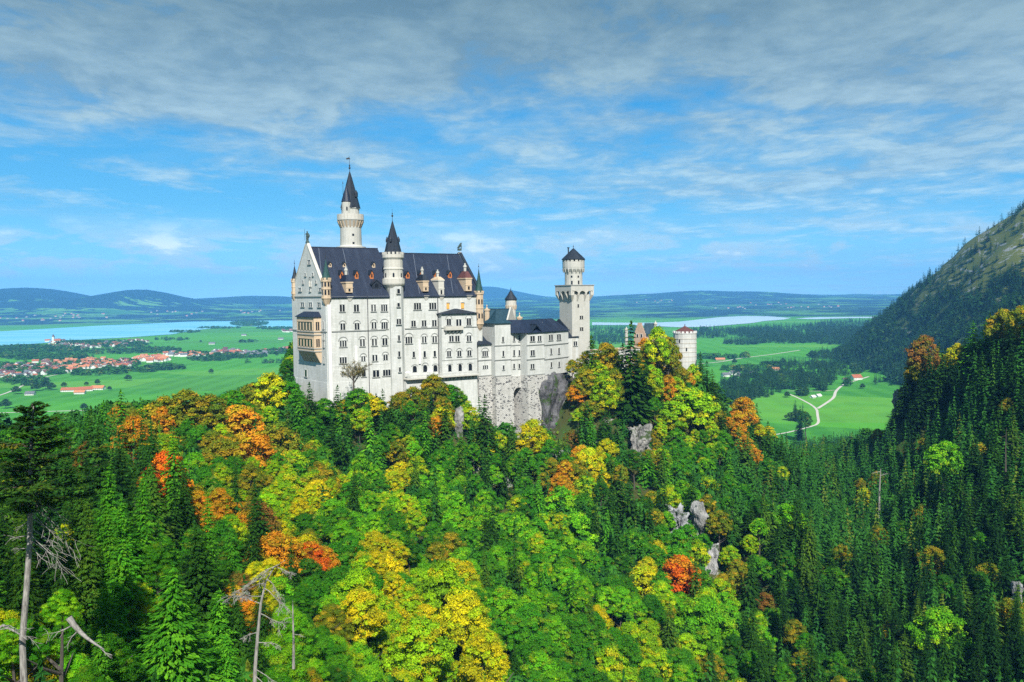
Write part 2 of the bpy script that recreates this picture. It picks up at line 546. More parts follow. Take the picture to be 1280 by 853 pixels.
near = np.clip((1050 - GY.ravel()) / 60, 0, 1) * np.clip((GZ + 187.5) / 3, 0, 1) * np.clip((700 - GX.ravel()) / 1.0, 0, 1)
near = np.clip((GZ + 187.5) / 3, 0, 1) * (np.hypot(GX.ravel(), GY.ravel()) < 1150)
mtn = np.clip((GZ + 187) / 6, 0, 1) * (np.hypot(GX.ravel(), GY.ravel()) >= 1150) * (GY.ravel() < 6500)
a1 = me.attributes.new('woodland', 'FLOAT', 'POINT'); a1.data.foreach_set('value', near.astype(np.float32))
a2 = me.attributes.new('upland', 'FLOAT', 'POINT'); a2.data.foreach_set('value', mtn.astype(np.float32))


def ground_mat(t, bs, out):
    pos = t.n('ShaderNodeNewGeometry').outputs['Position']
    nrm = t.n('ShaderNodeNewGeometry').outputs['Normal']
    sp = t.n('ShaderNodeSeparateXYZ', {0: pos})
    wood = t.n('ShaderNodeAttribute', attribute_name='woodland').outputs['Fac']
    up = t.n('ShaderNodeAttribute', attribute_name='upland').outputs['Fac']
    # meadows: fields of slightly different green, mown in stripes
    vor = t.n('ShaderNodeTexVoronoi', {'Vector': t.vm('MULTIPLY', pos, (0.0018, 0.0042, 0.0)), 'Scale': 1.0}).outputs['Color']
    vs = t.n('ShaderNodeSeparateXYZ', {0: vor})
    grass = t.mix(vs.outputs[0], (0.055, 0.27, 0.016), (0.085, 0.34, 0.018))
    grass = t.mix(t.map(vs.outputs[1], 0.68, 0.72, 0, 0.6), grass, (0.15, 0.36, 0.04))
    grass = t.mix(t.map(vs.outputs[2], 0.74, 0.78, 0, 0.6), grass, (0.03, 0.17, 0.02))
    n = t.noise(t.vm('MULTIPLY', pos, (0.004, 0.02, 0)), 1.0, 5, 0.6)
    grass = t.mix(t.map(n, 0.42, 0.7, 0, 0.5), grass, (0.09, 0.33, 0.03))
    n = t.noise(pos, 0.02, 6, 0.6)
    grass = t.mix(t.map(n, 0.45, 0.75, 0, 0.45), grass, (0.03, 0.17, 0.02))
    wv = t.n('ShaderNodeTexWave', {'Vector': t.vm('MULTIPLY', pos, (0.006, 0.03, 0)), 'Scale': 1.0, 'Distortion': 1.5, 'Detail': 3.0}).outputs['Fac']
    grass = t.mix(t.map(wv, 0.3, 0.8, 0, 0.28), grass, (0.11, 0.38, 0.035))
    # beyond the lake: woods and meadows in a patchwork
    big = t.noise(t.vm('MULTIPLY', pos, (0.0013, 0.0020, 0.0)), 1.0, 6, 0.62, 0.6)
    sm = t.noise(t.vm('MULTIPLY', pos, (0.006, 0.009, 0.0)), 1.0, 4, 0.6)
    v = t.math('ADD', big, t.math('MULTIPLY', t.math('SUBTRACT', sm, 0.5), 0.35))
    high = t.map(sp.outputs[2], -90, 110, 0.0, 0.16)
    farwood = t.map(t.math('ADD', v, high), 0.448, 0.468)
    fargrass = t.mix(vs.outputs[2], (0.04, 0.17, 0.04), (0.12, 0.30, 0.06))
    farc = t.mix(farwood, fargrass, (0.007, 0.032, 0.036))  # wood green shifted to blue, painting in some of the distance haze
    c = t.mix(t.map(sp.outputs[1], 6000, 6500), grass, farc)
    # mountain: rough grass, scrub and bare rock
    mgr = t.mix(t.noise(pos, 0.02, 6, 0.65), (0.05, 0.10, 0.015), (0.19, 0.18, 0.035))
    mgr = t.mix(t.map(sp.outputs[2], -120, 20, 1, 0), mgr, (0.03, 0.075, 0.02))
    rk = t.noise(t.vm('MULTIPLY', pos, (1, 1, 2.2)), 0.022, 7, 0.7, 1.0)
    rock = t.mix(t.noise(pos, 0.12, 6, 0.7), (0.16, 0.17, 0.18), (0.42, 0.42, 0.42))
    mc = t.mix(t.map(t.math('ADD', rk, t.map(sp.outputs[2], -60, 60, -0.03, 0.035)), 0.585, 0.615), mgr, rock)
    c = t.mix(up, c, mc)
    # floor of the near woods: leaf litter, moss, rock
    lit = t.mix(t.noise(pos, 0.25, 6, 0.65), (0.030, 0.055, 0.015), (0.10, 0.09, 0.03))
    lit = t.mix(t.map(t.noise(pos, 0.05, 5, 0.6), 0.5, 0.6), lit, (0.05, 0.09, 0.02))
    rr = t.noise(pos, 0.07, 7, 0.7)
    lit = t.mix(t.map(rr, 0.60, 0.64), lit, (0.33, 0.33, 0.31))
    c = t.mix(wood, c, lit)
    link(t, c, bs.inputs['Base Color'])
    bump(t, bs, t.noise(pos, 0.3, 6, 0.65), 0.5, 1.5)


M['ground'] = mat('ground', rough=1.0, spec=0.1, build=ground_mat)
me.materials.append(M['ground'])
ground = bpy.data.objects.new('ground', me)
col.objects.link(ground)
tag(ground, kind='structure')


# ------------------------------------------------------------------ water
def flat_poly(name, pts, m, z, kind='structure', label=None, cat=None):
    mb = MB()
    P = [gp(x, y, z) for x, y in pts]
    mb.poly([(p.x, p.y, z) for p in P][::-1] if sum((P[i].x * P[(i + 1) % len(P)].y - P[(i + 1) % len(P)].x * P[i].y) for i in range(len(P))) < 0 else [(p.x, p.y, z) for p in P])
    o = mb.build(name, m)
    return tag(o, label, cat, kind=kind)


def wmat(c1, c2):
    def f(t, bs, out):
        pos = t.n('ShaderNodeNewGeometry').outputs['Position']
        n = t.noise(t.vm('MULTIPLY', pos, (0.0012, 0.006, 0)), 1.0, 5, 0.6, 0.5)
        link(t, t.mix(t.map(n, 0.4, 0.65), c1, c2), bs.inputs['Base Color'])
        bump(t, bs, t.noise(pos, 0.05, 4, 0.6), 0.25, 0.4)
    return f


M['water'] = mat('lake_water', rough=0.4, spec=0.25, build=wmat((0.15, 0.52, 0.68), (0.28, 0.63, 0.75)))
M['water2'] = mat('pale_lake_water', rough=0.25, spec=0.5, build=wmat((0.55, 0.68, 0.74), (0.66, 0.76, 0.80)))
flat_poly('lake', [(-420, 426), (-200, 419), (0, 414.5), (60, 411), (130, 407), (200, 404), (250, 401.5), (300, 400), (366, 396.5), (420, 394.5), (520, 392), (600, 392), (600, 398), (520, 403), (400, 408), (366, 409.5), (345, 411), (310, 407.5), (290, 409), (262, 411), (240, 413.5), (215, 418), (180, 420.5), (150, 422.5), (100, 425), (70, 428), (40, 430), (0, 432.5), (-200, 438), (-420, 445)], M['water'], -188.6)
flat_poly('reservoir', [(740, 403), (768, 403.5), (815, 403.5), (850, 402.2), (880, 398.8), (902, 396.5), (932, 395.2), (962, 395.6), (989, 397.6), (980, 399.6), (955, 401.5), (940, 404), (915, 406), (884, 408.7), (850, 409.2), (826, 408.2), (790, 406.5), (740, 406.5)], M['water2'], -188.4)
flat_poly('reservoir', [(994, 398.6), (1006, 397.4), (1024, 396.6), (1070, 396.2), (1112, 396.2), (1112, 397.6), (1060, 398.0), (1020, 399.2)], M['water2'], -188.2)


def strip(name, pts, width, m, z=-189.9):
    """a path along the ground"""
    P = [gp(x, y) for x, y in pts]
    for _ in range(2):
        Q2 = [P[0]]
        for a, b in zip(P[:-1], P[1:]):
            Q2 += [a * 0.75 + b * 0.25, a * 0.25 + b * 0.75]
        P = Q2 + [P[-1]]
    mb = MB()
    L, Rr = [], []
    for i, p in enumerate(P):
        t = (P[min(i + 1, len(P) - 1)] - P[max(i - 1, 0)]).normalized()
        nrm = Vector((-t.y, t.x, 0)) * width / 2
        for lst, q in ((L, p + nrm), (Rr, p - nrm)):
            lst.append((q.x, q.y, max(H1(q.x, q.y), -190) + 0.18 + (z + 189.9)))
    for i in range(len(P) - 1):
        mb.poly((Rr[i], Rr[i + 1], L[i + 1], L[i]))
    return tag(mb.build(name, m), kind='structure')


M['gravel'] = mat('pale_gravel', rough=0.95, build=stone((0.62, 0.58, 0.50), (0.56, 0.52, 0.45), (3, 2), None, 0.2, 0.1))
strip('gravel_path', [(982, 491), (1000, 498.5), (1021, 510), (1022, 520), (1024, 530), (1012, 534), (985, 541), (960, 545)], 3.8, M['gravel'])
strip('gravel_path', [(1022, 511), (1034, 503.5), (1043, 497), (1044, 490), (1050, 484), (1058, 479), (1070, 476), (1086, 471)], 5.0, M['gravel'], -189.86)
strip('gravel_path', [(984, 489), (1010, 489.5), (1030, 489), (1044, 488)], 3.0, M['gravel'], -189.8)
strip('country_road', [(-60, 517), (0, 516.5), (60, 514.5), (118, 513)], 6.0, M['gravel'])
strip('country_road', [(-30, 502), (10, 492), (40, 476), (80, 466), (160, 462), (215, 460)], 5.0, M['gravel'], -189.82)
strip('country_road', [(872, 455), (900, 453), (925, 448), (960, 444), (1000, 438)], 7.0, M['gravel'], -189.84)

# ------------------------------------------------------------------ haze
hz = MB()
hz.prism([(gx[0] - 50, gy[0] - 50), (gx[-1] + 50, gy[0] - 50), (gx[-1] + 50, gy[-1] + 50), (gx[0] - 50, gy[-1] + 50)], -192.5, float(GZ.max()) + 5)
mz = bpy.data.materials.new('haze')
mz.use_nodes = True
t = NT(mz.node_tree)
HAZE_D = 6.2e-5
vol = t.n('ShaderNodeVolumePrincipled', {'Color': (0.15, 0.46, 1.0, 1), 'Density': HAZE_D, 'Anisotropy': -0.25})
t.t.links.new(vol.outputs[0], t.n('ShaderNodeOutputMaterial').inputs['Volume'])
tag(hz.build('haze', mz, origin=(0, 0, 0)), kind='stuff')
# ------------------------------------------------------------------ castle
A0 = at(408, 420, 300)
th, ga = R(31), R(39)
VG = Vector((-math.sin(ga), math.cos(ga), 0))
F = Frame((A0.x, A0.y), (math.cos(th), math.sin(th)), VG)
L = F.u(603)
W = 30.3
ZE, ZR1, ZR2 = 0.75, 19.6, 17.9
US = F.u(472, W / 2, 312)


def lights(mb, fr, v, uc, z0, z1, n, lw, gap, arch=True, m=1, hood=0.0, sill=True, plate=True):
    """dark arched openings between stone mullions, standing slightly proud of the wall face (v grows into the wall)"""
    tot = n * lw + (n - 1) * gap
    e = 0.16
    if plate:
        pts = [(uc - tot / 2 - e, z0 - 0.05), (uc + tot / 2 + e, z0 - 0.05), (uc + tot / 2 + e, z1 + e), (uc - tot / 2 - e, z1 + e)]
        mb.poly([fr.P(u, v - 0.05, z) for u, z in pts], 0)
        for (ua, za), (ub, zb) in zip(pts, pts[1:] + pts[:1]):
            mb.poly([fr.P(ua, v, za), fr.P(ub, v, zb), fr.P(ub, v - 0.05, zb), fr.P(ua, v - 0.05, za)], 0)
    for i in range(n):
        c = uc - tot / 2 + lw / 2 + i * (lw + gap)
        r = lw / 2
        if arch:
            zs = z1 - r
            pts = [(c - r, z0), (c + r, z0), (c + r, zs)] + [(c + r * math.cos(a), zs + r * math.sin(a)) for a in (0.6, 1.1, 1.57, 2.04, 2.54)] + [(c - r, zs)]
        else:
            pts = [(c - r, z0), (c + r, z0), (c + r, z1), (c - r, z1)]
        mb.poly([fr.P(u, v - 0.07, z) for u, z in pts], m)
        if i < n - 1:
            fbx(mb, fr, c + r, c + r + gap, v - 0.2, v - 0.05, z0, z1 - r * 0.6, 0)
    for sx in (-1, 1):
        ue = uc + sx * (tot / 2 + 0.09)
        fbx(mb, fr, ue - 0.09, ue + 0.09, v - 0.2, v - 0.05, z0, z1, 0)
    fbx(mb, fr, uc - tot / 2 - 0.18, uc + tot / 2 + 0.18, v - 0.24, v - 0.05, z1 + 0.02, z1 + 0.2, 0)
    if sill: fbx(mb, fr, uc - tot / 2 - 0.35, uc + tot / 2 + 0.35, v - 0.34, v - 0.02, z0 - 0.28, z0 - 0.03, 2)
    if hood:
        rr = tot / 2 + 0.35
        zc = z1 - 0.1
        prev = None
        for k in range(11):
            a = math.pi * k / 10
            p0 = (uc + rr * math.cos(a), zc + rr * math.sin(a) * hood)
            p1 = (uc + (rr + 0.28) * math.cos(a), zc + (rr + 0.28) * math.sin(a) * hood)
            if prev:
                q0, q1 = prev
                mb.poly([fr.P(p0[0], v - 0.2, p0[1]), fr.P(q0[0], v - 0.2, q0[1]), fr.P(q1[0], v - 0.2, q1[1]), fr.P(p1[0], v - 0.2, p1[1])][::-1], 2)
                mb.poly([fr.P(q1[0], v, q1[1]), fr.P(p1[0], v, p1[1]), fr.P(p1[0], v - 0.2, p1[1]), fr.P(q1[0], v - 0.2, q1[1])], 2)
                mb.poly([fr.P(q0[0], v, q0[1]), fr.P(p0[0], v, p0[1]), fr.P(p0[0], v - 0.2, p0[1]), fr.P(q0[0], v - 0.2, q0[1])][::-1], 2)
            prev = (p0, p1)


def fbx(mb, fr, u0, u1, v0, v1, z0, z1, m=0):
    mb.fbox(fr, u0, u1, v0, v1, z0, z1, m)


M['sillstone'] = mat('sill_stone', (0.34, 0.35, 0.33), 0.9)
WM = [M['lime'], M['glass'], M['sillstone']]


def win(parent, fr, px, py0, py1, n=1, lw=2.0, gap=1.1, v=0.0, hood=0.0, arch=True, sill=True, name='window', mats=None):
    """px, py: centre column, head and foot as seen; lw, gap in the picture's pixels at that wall"""
    u, z1 = fr.uz(px, py0, v)
    _, z0 = fr.uz(px, py1, v)
    k = fr.u(px + 1, v, py0) - u
    mb = MB()
    lights(mb, fr, v, u, z0, z1, n, lw * k * 1.16, gap * k * 0.74, arch, hood=hood, sill=sill)
    return mb.build(name, mats or WM, parent, origin=fr.P(u, v, z0))


def turret(name, parent, c, r, z0, z1, spire, n=8, mats=('sand', 'copper'), corbel=4.0, crown=0.25, finial=2.2, slits=2, smooth=False, nocrown=False):
    """corbelled corner turret: stone body, coloured spire as a child, finial"""
    mb = MB()
    prof = [(r * 0.15, z0 - corbel), (r * 0.55, z0 - corbel * 0.62), (r * 0.62, z0 - corbel * 0.55), (r * 0.9, z0 - corbel * 0.15), (r * 1.05, z0 - 0.1), (r * 1.05, z0 + 0.3), (r * 0.94, z0 + 0.35), (r * 0.94, z1 - 1.0),
            (r * 1.08, z1 - 0.7), (r * 1.1, z1)]
    mb.lathe(c, prof, n, rot=math.pi / n)
    mid = (z0 + z1) / 2
    mb.lathe(c, [(r * 0.99, mid - 0.2), (r * 1.02, mid - 0.15), (r * 1.02, mid + 0.15), (r * 0.99, mid + 0.2)], n, rot=math.pi / n)
    if not nocrown:
        for k in range(n):
            a0 = math.pi / n + 2 * math.pi * (k + 0.2) / n
            a1 = math.pi / n + 2 * math.pi * (k + 0.8) / n
            pts = [(c[0] + rr * math.cos(a), c[1] + rr * math.sin(a)) for a, rr in ((a0, r * 0.92), (a0, r * 1.08), (a1, r * 1.08), (a1, r * 0.92))]
            mb.prism(pts, z1 + 0.01, z1 + 0.75)
    body = mb.build(name, [M[mats[0]]], parent, origin=(c[0], c[1], z0))
    sp = MB()
    sp.lathe(c, [(r * 0.93, z1 + 0.02), (r * 0.93, z1 + 0.5), (r * 0.55, z1 + (spire - z1) * 0.38), (r * 0.26, z1 + (spire - z1) * 0.72), (0.05, spire)], n, rot=math.pi / n)
    s = sp.build('spire', [M[mats[1]]], body)
    fi = MB()
    fi.lathe(c, [(0.07, spire - 0.4), (0.07, spire + finial * 0.3), (0.28, spire + finial * 0.4), (0.07, spire + finial * 0.5), (0.05, spire + finial)], 6)
    fi.build('finial', [M['iron']], body)
    if slits:
        s2 = MB()
        for zz in ([mid + (z1 - mid) * 0.25] if slits == 1 else [z0 + (mid - z0) * 0.35, mid + (z1 - mid) * 0.25]):
            for k in range(n):
                a = 2 * math.pi * (k) / n
                if math.sin(a) > 0.3: continue
                ca, sa = math.cos(a), math.sin(a)
                rr = r * 0.94 * math.cos(math.pi / n) + 0.03
                q = Vector((c[0] + rr * ca, c[1] + rr * sa, 0))
                tt = Vector((-sa, ca, 0)) * 0.22 * min(r, 1.6)
                hgt = min(1.9, (mid - z0) * 0.5)
                s2.poly([(q.x - tt.x, q.y - tt.y, zz), (q.x + tt.x, q.y + tt.y, zz), (q.x + tt.x, q.y + tt.y, zz + hgt), (q.x, q.y, zz + hgt + 0.35), (q.x - tt.x, q.y - tt.y, zz + hgt)])
        if s2.v: s2.build('slit_window', [M['glass']], body)
    return body


# ---------------- the palace
palace = thing('palace_building', 'tall white limestone palace block with steep dark blue slate roof', 'palace', F.P(L / 2, 2, -45))
mb = MB()
# main block with a small horizontal plinth step and battered foot
fp = lambda u0, u1, v0, v1: [F.P(u0, v0, 0), F.P(u1, v0, 0), F.P(u1, v1, 0), F.P(u0, v1, 0)]
zb = F.z(454, 476)
mb.prism(fp(0, L, 0, W), zb, ZE, cap0=False)
lo = [(p[0], p[1], -62) for p in fp(-0.9, L, -0.8, W + 1.2)]
hi = [(p[0], p[1], zb) for p in fp(-0.12, L, -0.12, W + 0.12)]
mb.loft([lo, hi])
wall = mb.build('wall', [M['lime']], palace)
# string courses, cornice
mb = MB()
for ua, ub, pa, pb in ((0, F.u(482), (408, 414.3), (482, 412.2)), (F.u(506), L, (508, 409.6), (600, 408.6))):
    z = (F.z(*pa) + F.z(*pb)) / 2
    fbx(mb, F, ua - (0.3 if ua == 0 else 0), ub, -0.32, 0.01, z - 0.28, z + 0.1)
    if ua == 0:
        fbx(mb, F, -0.32, 0.01, 0.0, W, z - 0.28, z + 0.1)
fbx(mb, F, -0.3, L + 0.3, -0.4, 0.01, ZE - 0.75, ZE - 0.45)
fbx(mb, F, -0.3, 0.01, 0.0, W, ZE - 0.5, ZE)
for k in range(int(L / 0.8)):
    u = 0.4 + k * 0.8
    fbx(mb, F, u, u + 0.35, -0.3, 0.01, ZE - 1.25, ZE - 0.76)
mb.build('string_course', [M['sillstone']], wall)
uc0 = F.u(486)
mb = MB()
z = F.z(460, 456)
fbx(mb, F, 0, uc0, -0.07, 0.0, z - 0.12, z + 0.12)
mb.build('plinth_ledge', [M['lime']], wall)
# pilasters and flues
for px, y0, y1, wd, dp in ((411, 381, 512, 4.6, 0.9), (444, 433, 462, 3.2, 0.5), (523.5, 425, 455, 2.6, 0.5)):
    mb = MB()
    ua, ub = F.u(px - wd / 2), F.u(px + wd / 2)
    fbx(mb, F, ua, ub, -dp, 0.0, F.z(px, y1), F.z(px, y0))
    mb.build('pilaster', [M['white']], palace)
# down pipes
for px, y0, y1 in ((459.5, 370, 492), (547, 370, 470)):
    mb = MB()
    u = F.u(px)
    c = F.P(u, -0.55, 0)
    mb.lathe(c, [(0.14, F.z(px, y1)), (0.14, F.z(px, y0))], 6)
    mb.build('down_pipe', [M['iron']], palace)


def roof(name, parent, fr, u0, u1, v0, v1, ze, zr, m, ov=0.6, over_u=0.0, ridge=True, thick=0.25):
    mb = MB()
    vm = (v0 + v1) / 2
    k = (zr - ze) / (vm - v0)
    a, b = u0 - over_u, u1 + over_u
    ring = []
    for u in (a, b):
        ring.append([fr.P(u, v0 - ov, ze - ov * k), fr.P(u, vm, zr), fr.P(u, v1 + ov, ze - ov * k), fr.P(u, v1 + ov, ze - ov * k - thick), fr.P(u, vm, zr - thick * 1.6), fr.P(u, v0 - ov, ze - ov * k - thick)])
    A, B = ring
    for i in range(6):
        j = (i + 1) % 6
        mb.poly((A[i], A[j], B[j], B[i]))
    for quad in ((0, 1, 4, 5), (1, 2, 3, 4)):
        mb.poly([A[i] for i in quad][::-1])
        mb.poly([B[i] for i in quad])
    if ridge:
        fbx(mb, fr, a, b, vm - 0.2, vm + 0.2, zr - 0.1, zr + 0.25)
    return mb.build(name, [m], parent)


r1 = roof('roof', palace, F, 0.55, US, 0, W, ZE, ZR1, M['slate'])
r2 = roof('roof', palace, F, US + 0.01, L - 0.45, 0, W, ZE, ZR2, M['slate'])
M['cable'] = mat('zinc_strip', (0.16, 0.19, 0.24), 0.6)
for px0, px1, zr_c, rf in ((428, 441, ZR1, r1), (516, 524, ZR2, r2), (558, 566, ZR2, r2), (398, 404, ZR1, r1)):
    kc = (zr_c - ZE) / (W / 2)
    ua_c, ub_c = F.u(px0, W / 2, 314), F.u(px1, 0.5, 366)
    mb = MB()
    mb.poly([F.P(ub_c - .07, 0.3, ZE + 0.3 * kc + .07), F.P(ub_c + .07, 0.3, ZE + 0.3 * kc + .07), F.P(ua_c + .07, W / 2 - .3, zr_c - .3 * kc + .07), F.P(ua_c - .07, W / 2 - .3, zr_c - .3 * kc + .07)])
    mb.build('roof_strip', [M['cable']], rf)
# infill gables under the roof so nothing is open
mb = MB()
for u, zr in ((US - 0.3, ZR1 - 0.6), (L - 1.2, ZR2 - 0.6)):
    pts = [(0.1, ZE), (W - 0.1, ZE), (W / 2, zr)]
    a = [F.P(u, v, z) for v, z in pts]
    b = [F.P(u + 0.28, v, z) for v, z in pts]
    mb.poly(a[::-1]); mb.poly(b)
    for i in range(3):
        j = (i + 1) % 3
        mb.poly((a[i], a[j], b[j], b[i]))
mb.build('gable_infill', [M['lime2']], palace)


def gable(name, parent, fr, u0, u1, v0, v1, ze, zr, m, lift=0.9, foot=1.0):
    mb = MB()
    vm = (v0 + v1) / 2
    pts = [(v0, ze), (v1, ze), (v1, ze + foot), (vm + 0.7, zr + lift), (vm + 0.7, zr + lift + 0.7), (vm - 0.7, zr + lift + 0.7), (vm - 0.7, zr + lift), (v0, ze + foot)]
    a = [fr.P(u0, v, z) for v, z in pts]
    b = [fr.P(u1, v, z) for v, z in pts]
    mb.poly(a); mb.poly(b[::-1])
    for i in range(len(pts)):
        j = (i + 1) % len(pts)
        mb.poly((a[j], a[i], b[i], b[j]))
    o = mb.build(name, [m], parent)
    # coping along the raking edges
    mb = MB()
    for s, ve in ((1, v0), (-1, v1)):
        p0, p1 = (ve, ze + foot), (vm - s * 0.7, zr + lift)
        for k in range(1):
            q = [(p0[0], p0[1]), (p1[0], p1[1]), (p1[0], p1[1] + 0.45), (p0[0], p0[1] + 0.45)]
            a = [fr.P(u0 - 0.25, v, z) for v, z in q]
            b = [fr.P(u1 + 0.2, v, z) for v, z in q]
            mb.poly(a); mb.poly(b[::-1])
            for i in range(4):
                j = (i + 1) % 4
                mb.poly((a[j], a[i], b[i], b[j]))
    mb.build('coping', [M['lime2']], o)
    return o


g1 = gable('gable', palace, F, -0.02, 0.75, 0, W, ZE, ZR1, M['lime'])
g2 = gable('gable', palace, F, L - 0.6, L + 0.1, 0, W, ZE, ZR2, M['lime2'], 0.35, 0.5)
for c_ in g2.children: c_.data.materials[0] = M['slate2']
# the west wall's own frame: u runs from the far corner to the near one
G = Frame(F.P(0, W, 0), -VG, F.U)


def statue(parent, c, z, h, kind):
    mb = MB()
    x, y = c
    if kind == 'knight':
        mb.lathe(c, [(0.8, z), (0.8, z + 0.5), (0.55, z + 0.6), (0.5, z + 1.0)], 8)
        for s in (-1, 1):
            mb.lathe((x + s * 0.25, y), [(0.24, z + 1.0), (0.3, z + 1.0 + h * 0.25), (0.32, z + 1 + h * 0.45)], 8)
        mb.lathe(c, [(0.5, z + 1 + h * 0.42), (0.45, z + 1 + h * 0.5), (0.62, z + 1 + h * 0.75), (0.2, z + 1 + h * 0.82), (0.27, z + 1 + h * 0.9), (0.2, z + 1 + h)], 8)
        mb.lathe((x - 0.95, y - 0.1), [(0.07, z + 1), (0.07, z + 1 + h * 1.1), (0.02, z + 1 + h * 1.25)], 6)
        mb.loft([[(x - 0.95 + i, y - 0.1 + j, z + 1 + h * 0.62) for i, j in ((-.12, -.12), (.12, -.12), (.12, .12), (-.12, .12))], [(x - 0.4 + i, y + j, z + 1 + h * 0.72) for i, j in ((-.12, -.12), (.12, -.12), (.12, .12), (-.12, .12))]])
        mb.lathe((x + 0.6, y - 0.3), [(0.1, z + 1 + h * 0.25), (0.42, z + 1 + h * 0.4), (0.42, z + 1 + h * 0.6), (0.1, z + 1 + h * 0.68)], 8)
    else:
        mb.lathe(c, [(0.9, z), (0.9, z + 0.8), (0.6, z + 0.9)], 8)
        rings = []
        for k, (dx, dzz, rr) in enumerate(((-0.7, 1.0, 0.55), (-0.2, 1.6, 0.75), (0.3, 2.4, 0.7), (0.55, 3.0, 0.55), (0.75, 3.35, 0.42))):
            rings.append([(x + dx + rr * math.cos(a) * 0.8, y + rr * math.sin(a) * 0.8, z + dzz) for a in [2 * math.pi * i / 8 for i in range(8)]])
        mb.loft(rings)
        for s in (-0.3, 0.3):
            mb.lathe((x + 0.75, y + s), [(0.17, z + 0.85), (0.2, z + 2.3)], 6)
    return mb.build('statue', [M['bronze']], parent)


pa = F.P(0.35, W / 2, 0)
statue(palace, (pa[0], pa[1]), ZR1 + 1.6, 3.6, 'knight')
pa = F.P(L - 0.3, W / 2, 0)
statue(palace, (pa[0], pa[1]), ZR2 + 1.6, 3.0, 'lion')

# corner turrets
def cpos(fr, px, v):
    u = fr.u(px, v)
    p = fr.P(u, v, 0)
    return (p[0], p[1]), p[1]


pc = F.P(0.6, 0.4, 0)
Yc = pc[1]
zt = lambda py, px, Y: at(px, py, Y).z
turret('corner_turret', palace, (pc[0], pc[1]), 1.85, zt(373, 409.5, Yc), zt(350, 409.5, Yc), zt(324, 409.5, Yc), mats=('sand', 'copper'), corbel=3.6)
pc = F.P(0.5, W - 2.2, 0)
turret('corner_turret', palace, (pc[0], pc[1]), 1.45, zt(367.5, 368, pc[1]), zt(351, 368, pc[1]), zt(332, 368, pc[1]), mats=('sand', 'slate2'), corbel=3.8, slits=0)
pc = F.P(F.u(599.5, 0.3), 0.3, 0)
turret('corner_turret', palace, (pc[0], pc[1]), 1.95, zt(405, 600, pc[1]), zt(366, 600, pc[1]), zt(336, 598, pc[1]), mats=('sand', 'copper'), corbel=3.0)
pc = F.P(L - 0.2, W - 3, 0)
turret('corner_turret', palace, (pc[0], pc[1]), 1.9, -6, ZE + 1.5, ZE + 11, mats=('sand', 'copper'), corbel=3.0, slits=0)

# stair turret in the middle of the south front
uc = F.u(496.5, -0.4)
c1 = F.P(uc, 0.2, 0)
Ym = c1[1]
mt = MB()
mt.lathe(c1, [(3.25, -62), (3.0, zt(470, 496, Ym)), (3.0, zt(358, 496, Ym))], 8, rot=R(31) + math.pi / 8)
uc2 = F.u(493.3, 1.2)
c2 = F.P(uc2, 1.2, 0)
Y2 = c2[1]
zz = lambda py: zt(py, 493.3, Y2)
tower2 = mt.build('stair_turret', [M['lime']], palace, origin=(c1[0], c1[1], -40))
mb = MB()
mb.lathe(c2, [(2.6, zz(366)), (3.4, zz(360)), (4.35, zz(356)), (4.45, zz(354.5)), (4.45, zz(348.5)), (3.85, zz(348.4)), (3.75, zz(348)), (3.75, zz(338)), (3.95, zz(337)), (3.95, zz(336)), (3.75, zz(335)), (3.75, zz(325)), (4.25, zz(322.5)), (4.25, zz(318.5)), (3.9, zz(318.4))], 20)
drum = mb.build('turret_drum', [M['lime2']], tower2, smooth=False)
mb = MB()
for k in range(16):
    a0, a1 = 2 * math.pi * (k + 0.15) / 16, 2 * math.pi * (k + 0.72) / 16
    mb.prism([(c2[0] + rr * math.cos(a), c2[1] + rr * math.sin(a)) for a, rr in ((a0, 3.8), (a0, 4.25), (a1, 4.25), (a1, 3.8))], zz(318.5), zz(315.6))
mb.build('battlement', [M['lime2']], tower2)
mb = MB()
mb.lathe(c2, [(3.55, zz(318)), (3.4, zz(316)), (2.5, zz(304)), (1.55, zz(293)), (0.7, zz(283)), (0.06, zz(275.5))], 8, rot=0.2)
for k in range(4):
    a = k * math.pi / 2 - 1.75
    x, y = c2[0] + 2.35 * math.cos(a), c2[1] + 2.35 * math.sin(a)
    mb.lathe((x, y), [(0.55, zz(303)), (0.55, zz(299.5)), (0.03, zz(295.5))], 6)
mb.build('spire', [M['slate2']], tower2)
mb = MB()
mb.lathe(c2, [(0.09, zz(276.5)), (0.09, zz(271.5)), (0.4, zz(270.5)), (0.4, zz(269.6)), (0.08, zz(268.7)), (0.22, zz(266.6)), (0.05, zz(266)), (0.04, zz(261))], 6)
mb.build('finial', [M['iron']], tower2)
FT = Frame(F.P(0, -2.85, 0), F.U, F.V)
for px, a, b, n, lwx in ((498, 361.5, 367, 1, 3.0), (498, 379, 383.5, 1, 2.6), (498.3, 399, 405.5, 2, 2.0), (498.5, 419.5, 426, 1, 2.0), (498.8, 439.5, 446, 1, 2.0), (499.6, 459.5, 465, 1, 2.0)):
    win(tower2, FT, px, a, b, n, lwx, 1.0)
# openings in the drum
mb = MB()
for k in range(20):
    a = 2 * math.pi * (k + 0.5) / 20
    if math.sin(a) > 0.2 or k % 3: continue
    q = Vector((c2[0] + 3.74 * math.cos(a), c2[1] + 3.74 * math.sin(a), 0))
    tt = Vector((-math.sin(a), math.cos(a), 0)) * 0.36
    mb.poly([(q.x - tt.x, q.y - tt.y, zz(347)), (q.x + tt.x, q.y + tt.y, zz(347)), (q.x + tt.x, q.y + tt.y, zz(342.5)), (q.x, q.y, zz(341.2)), (q.x - tt.x, q.y - tt.y, zz(342.5))])
mb.build('slit_window', [M['glass']], tower2)

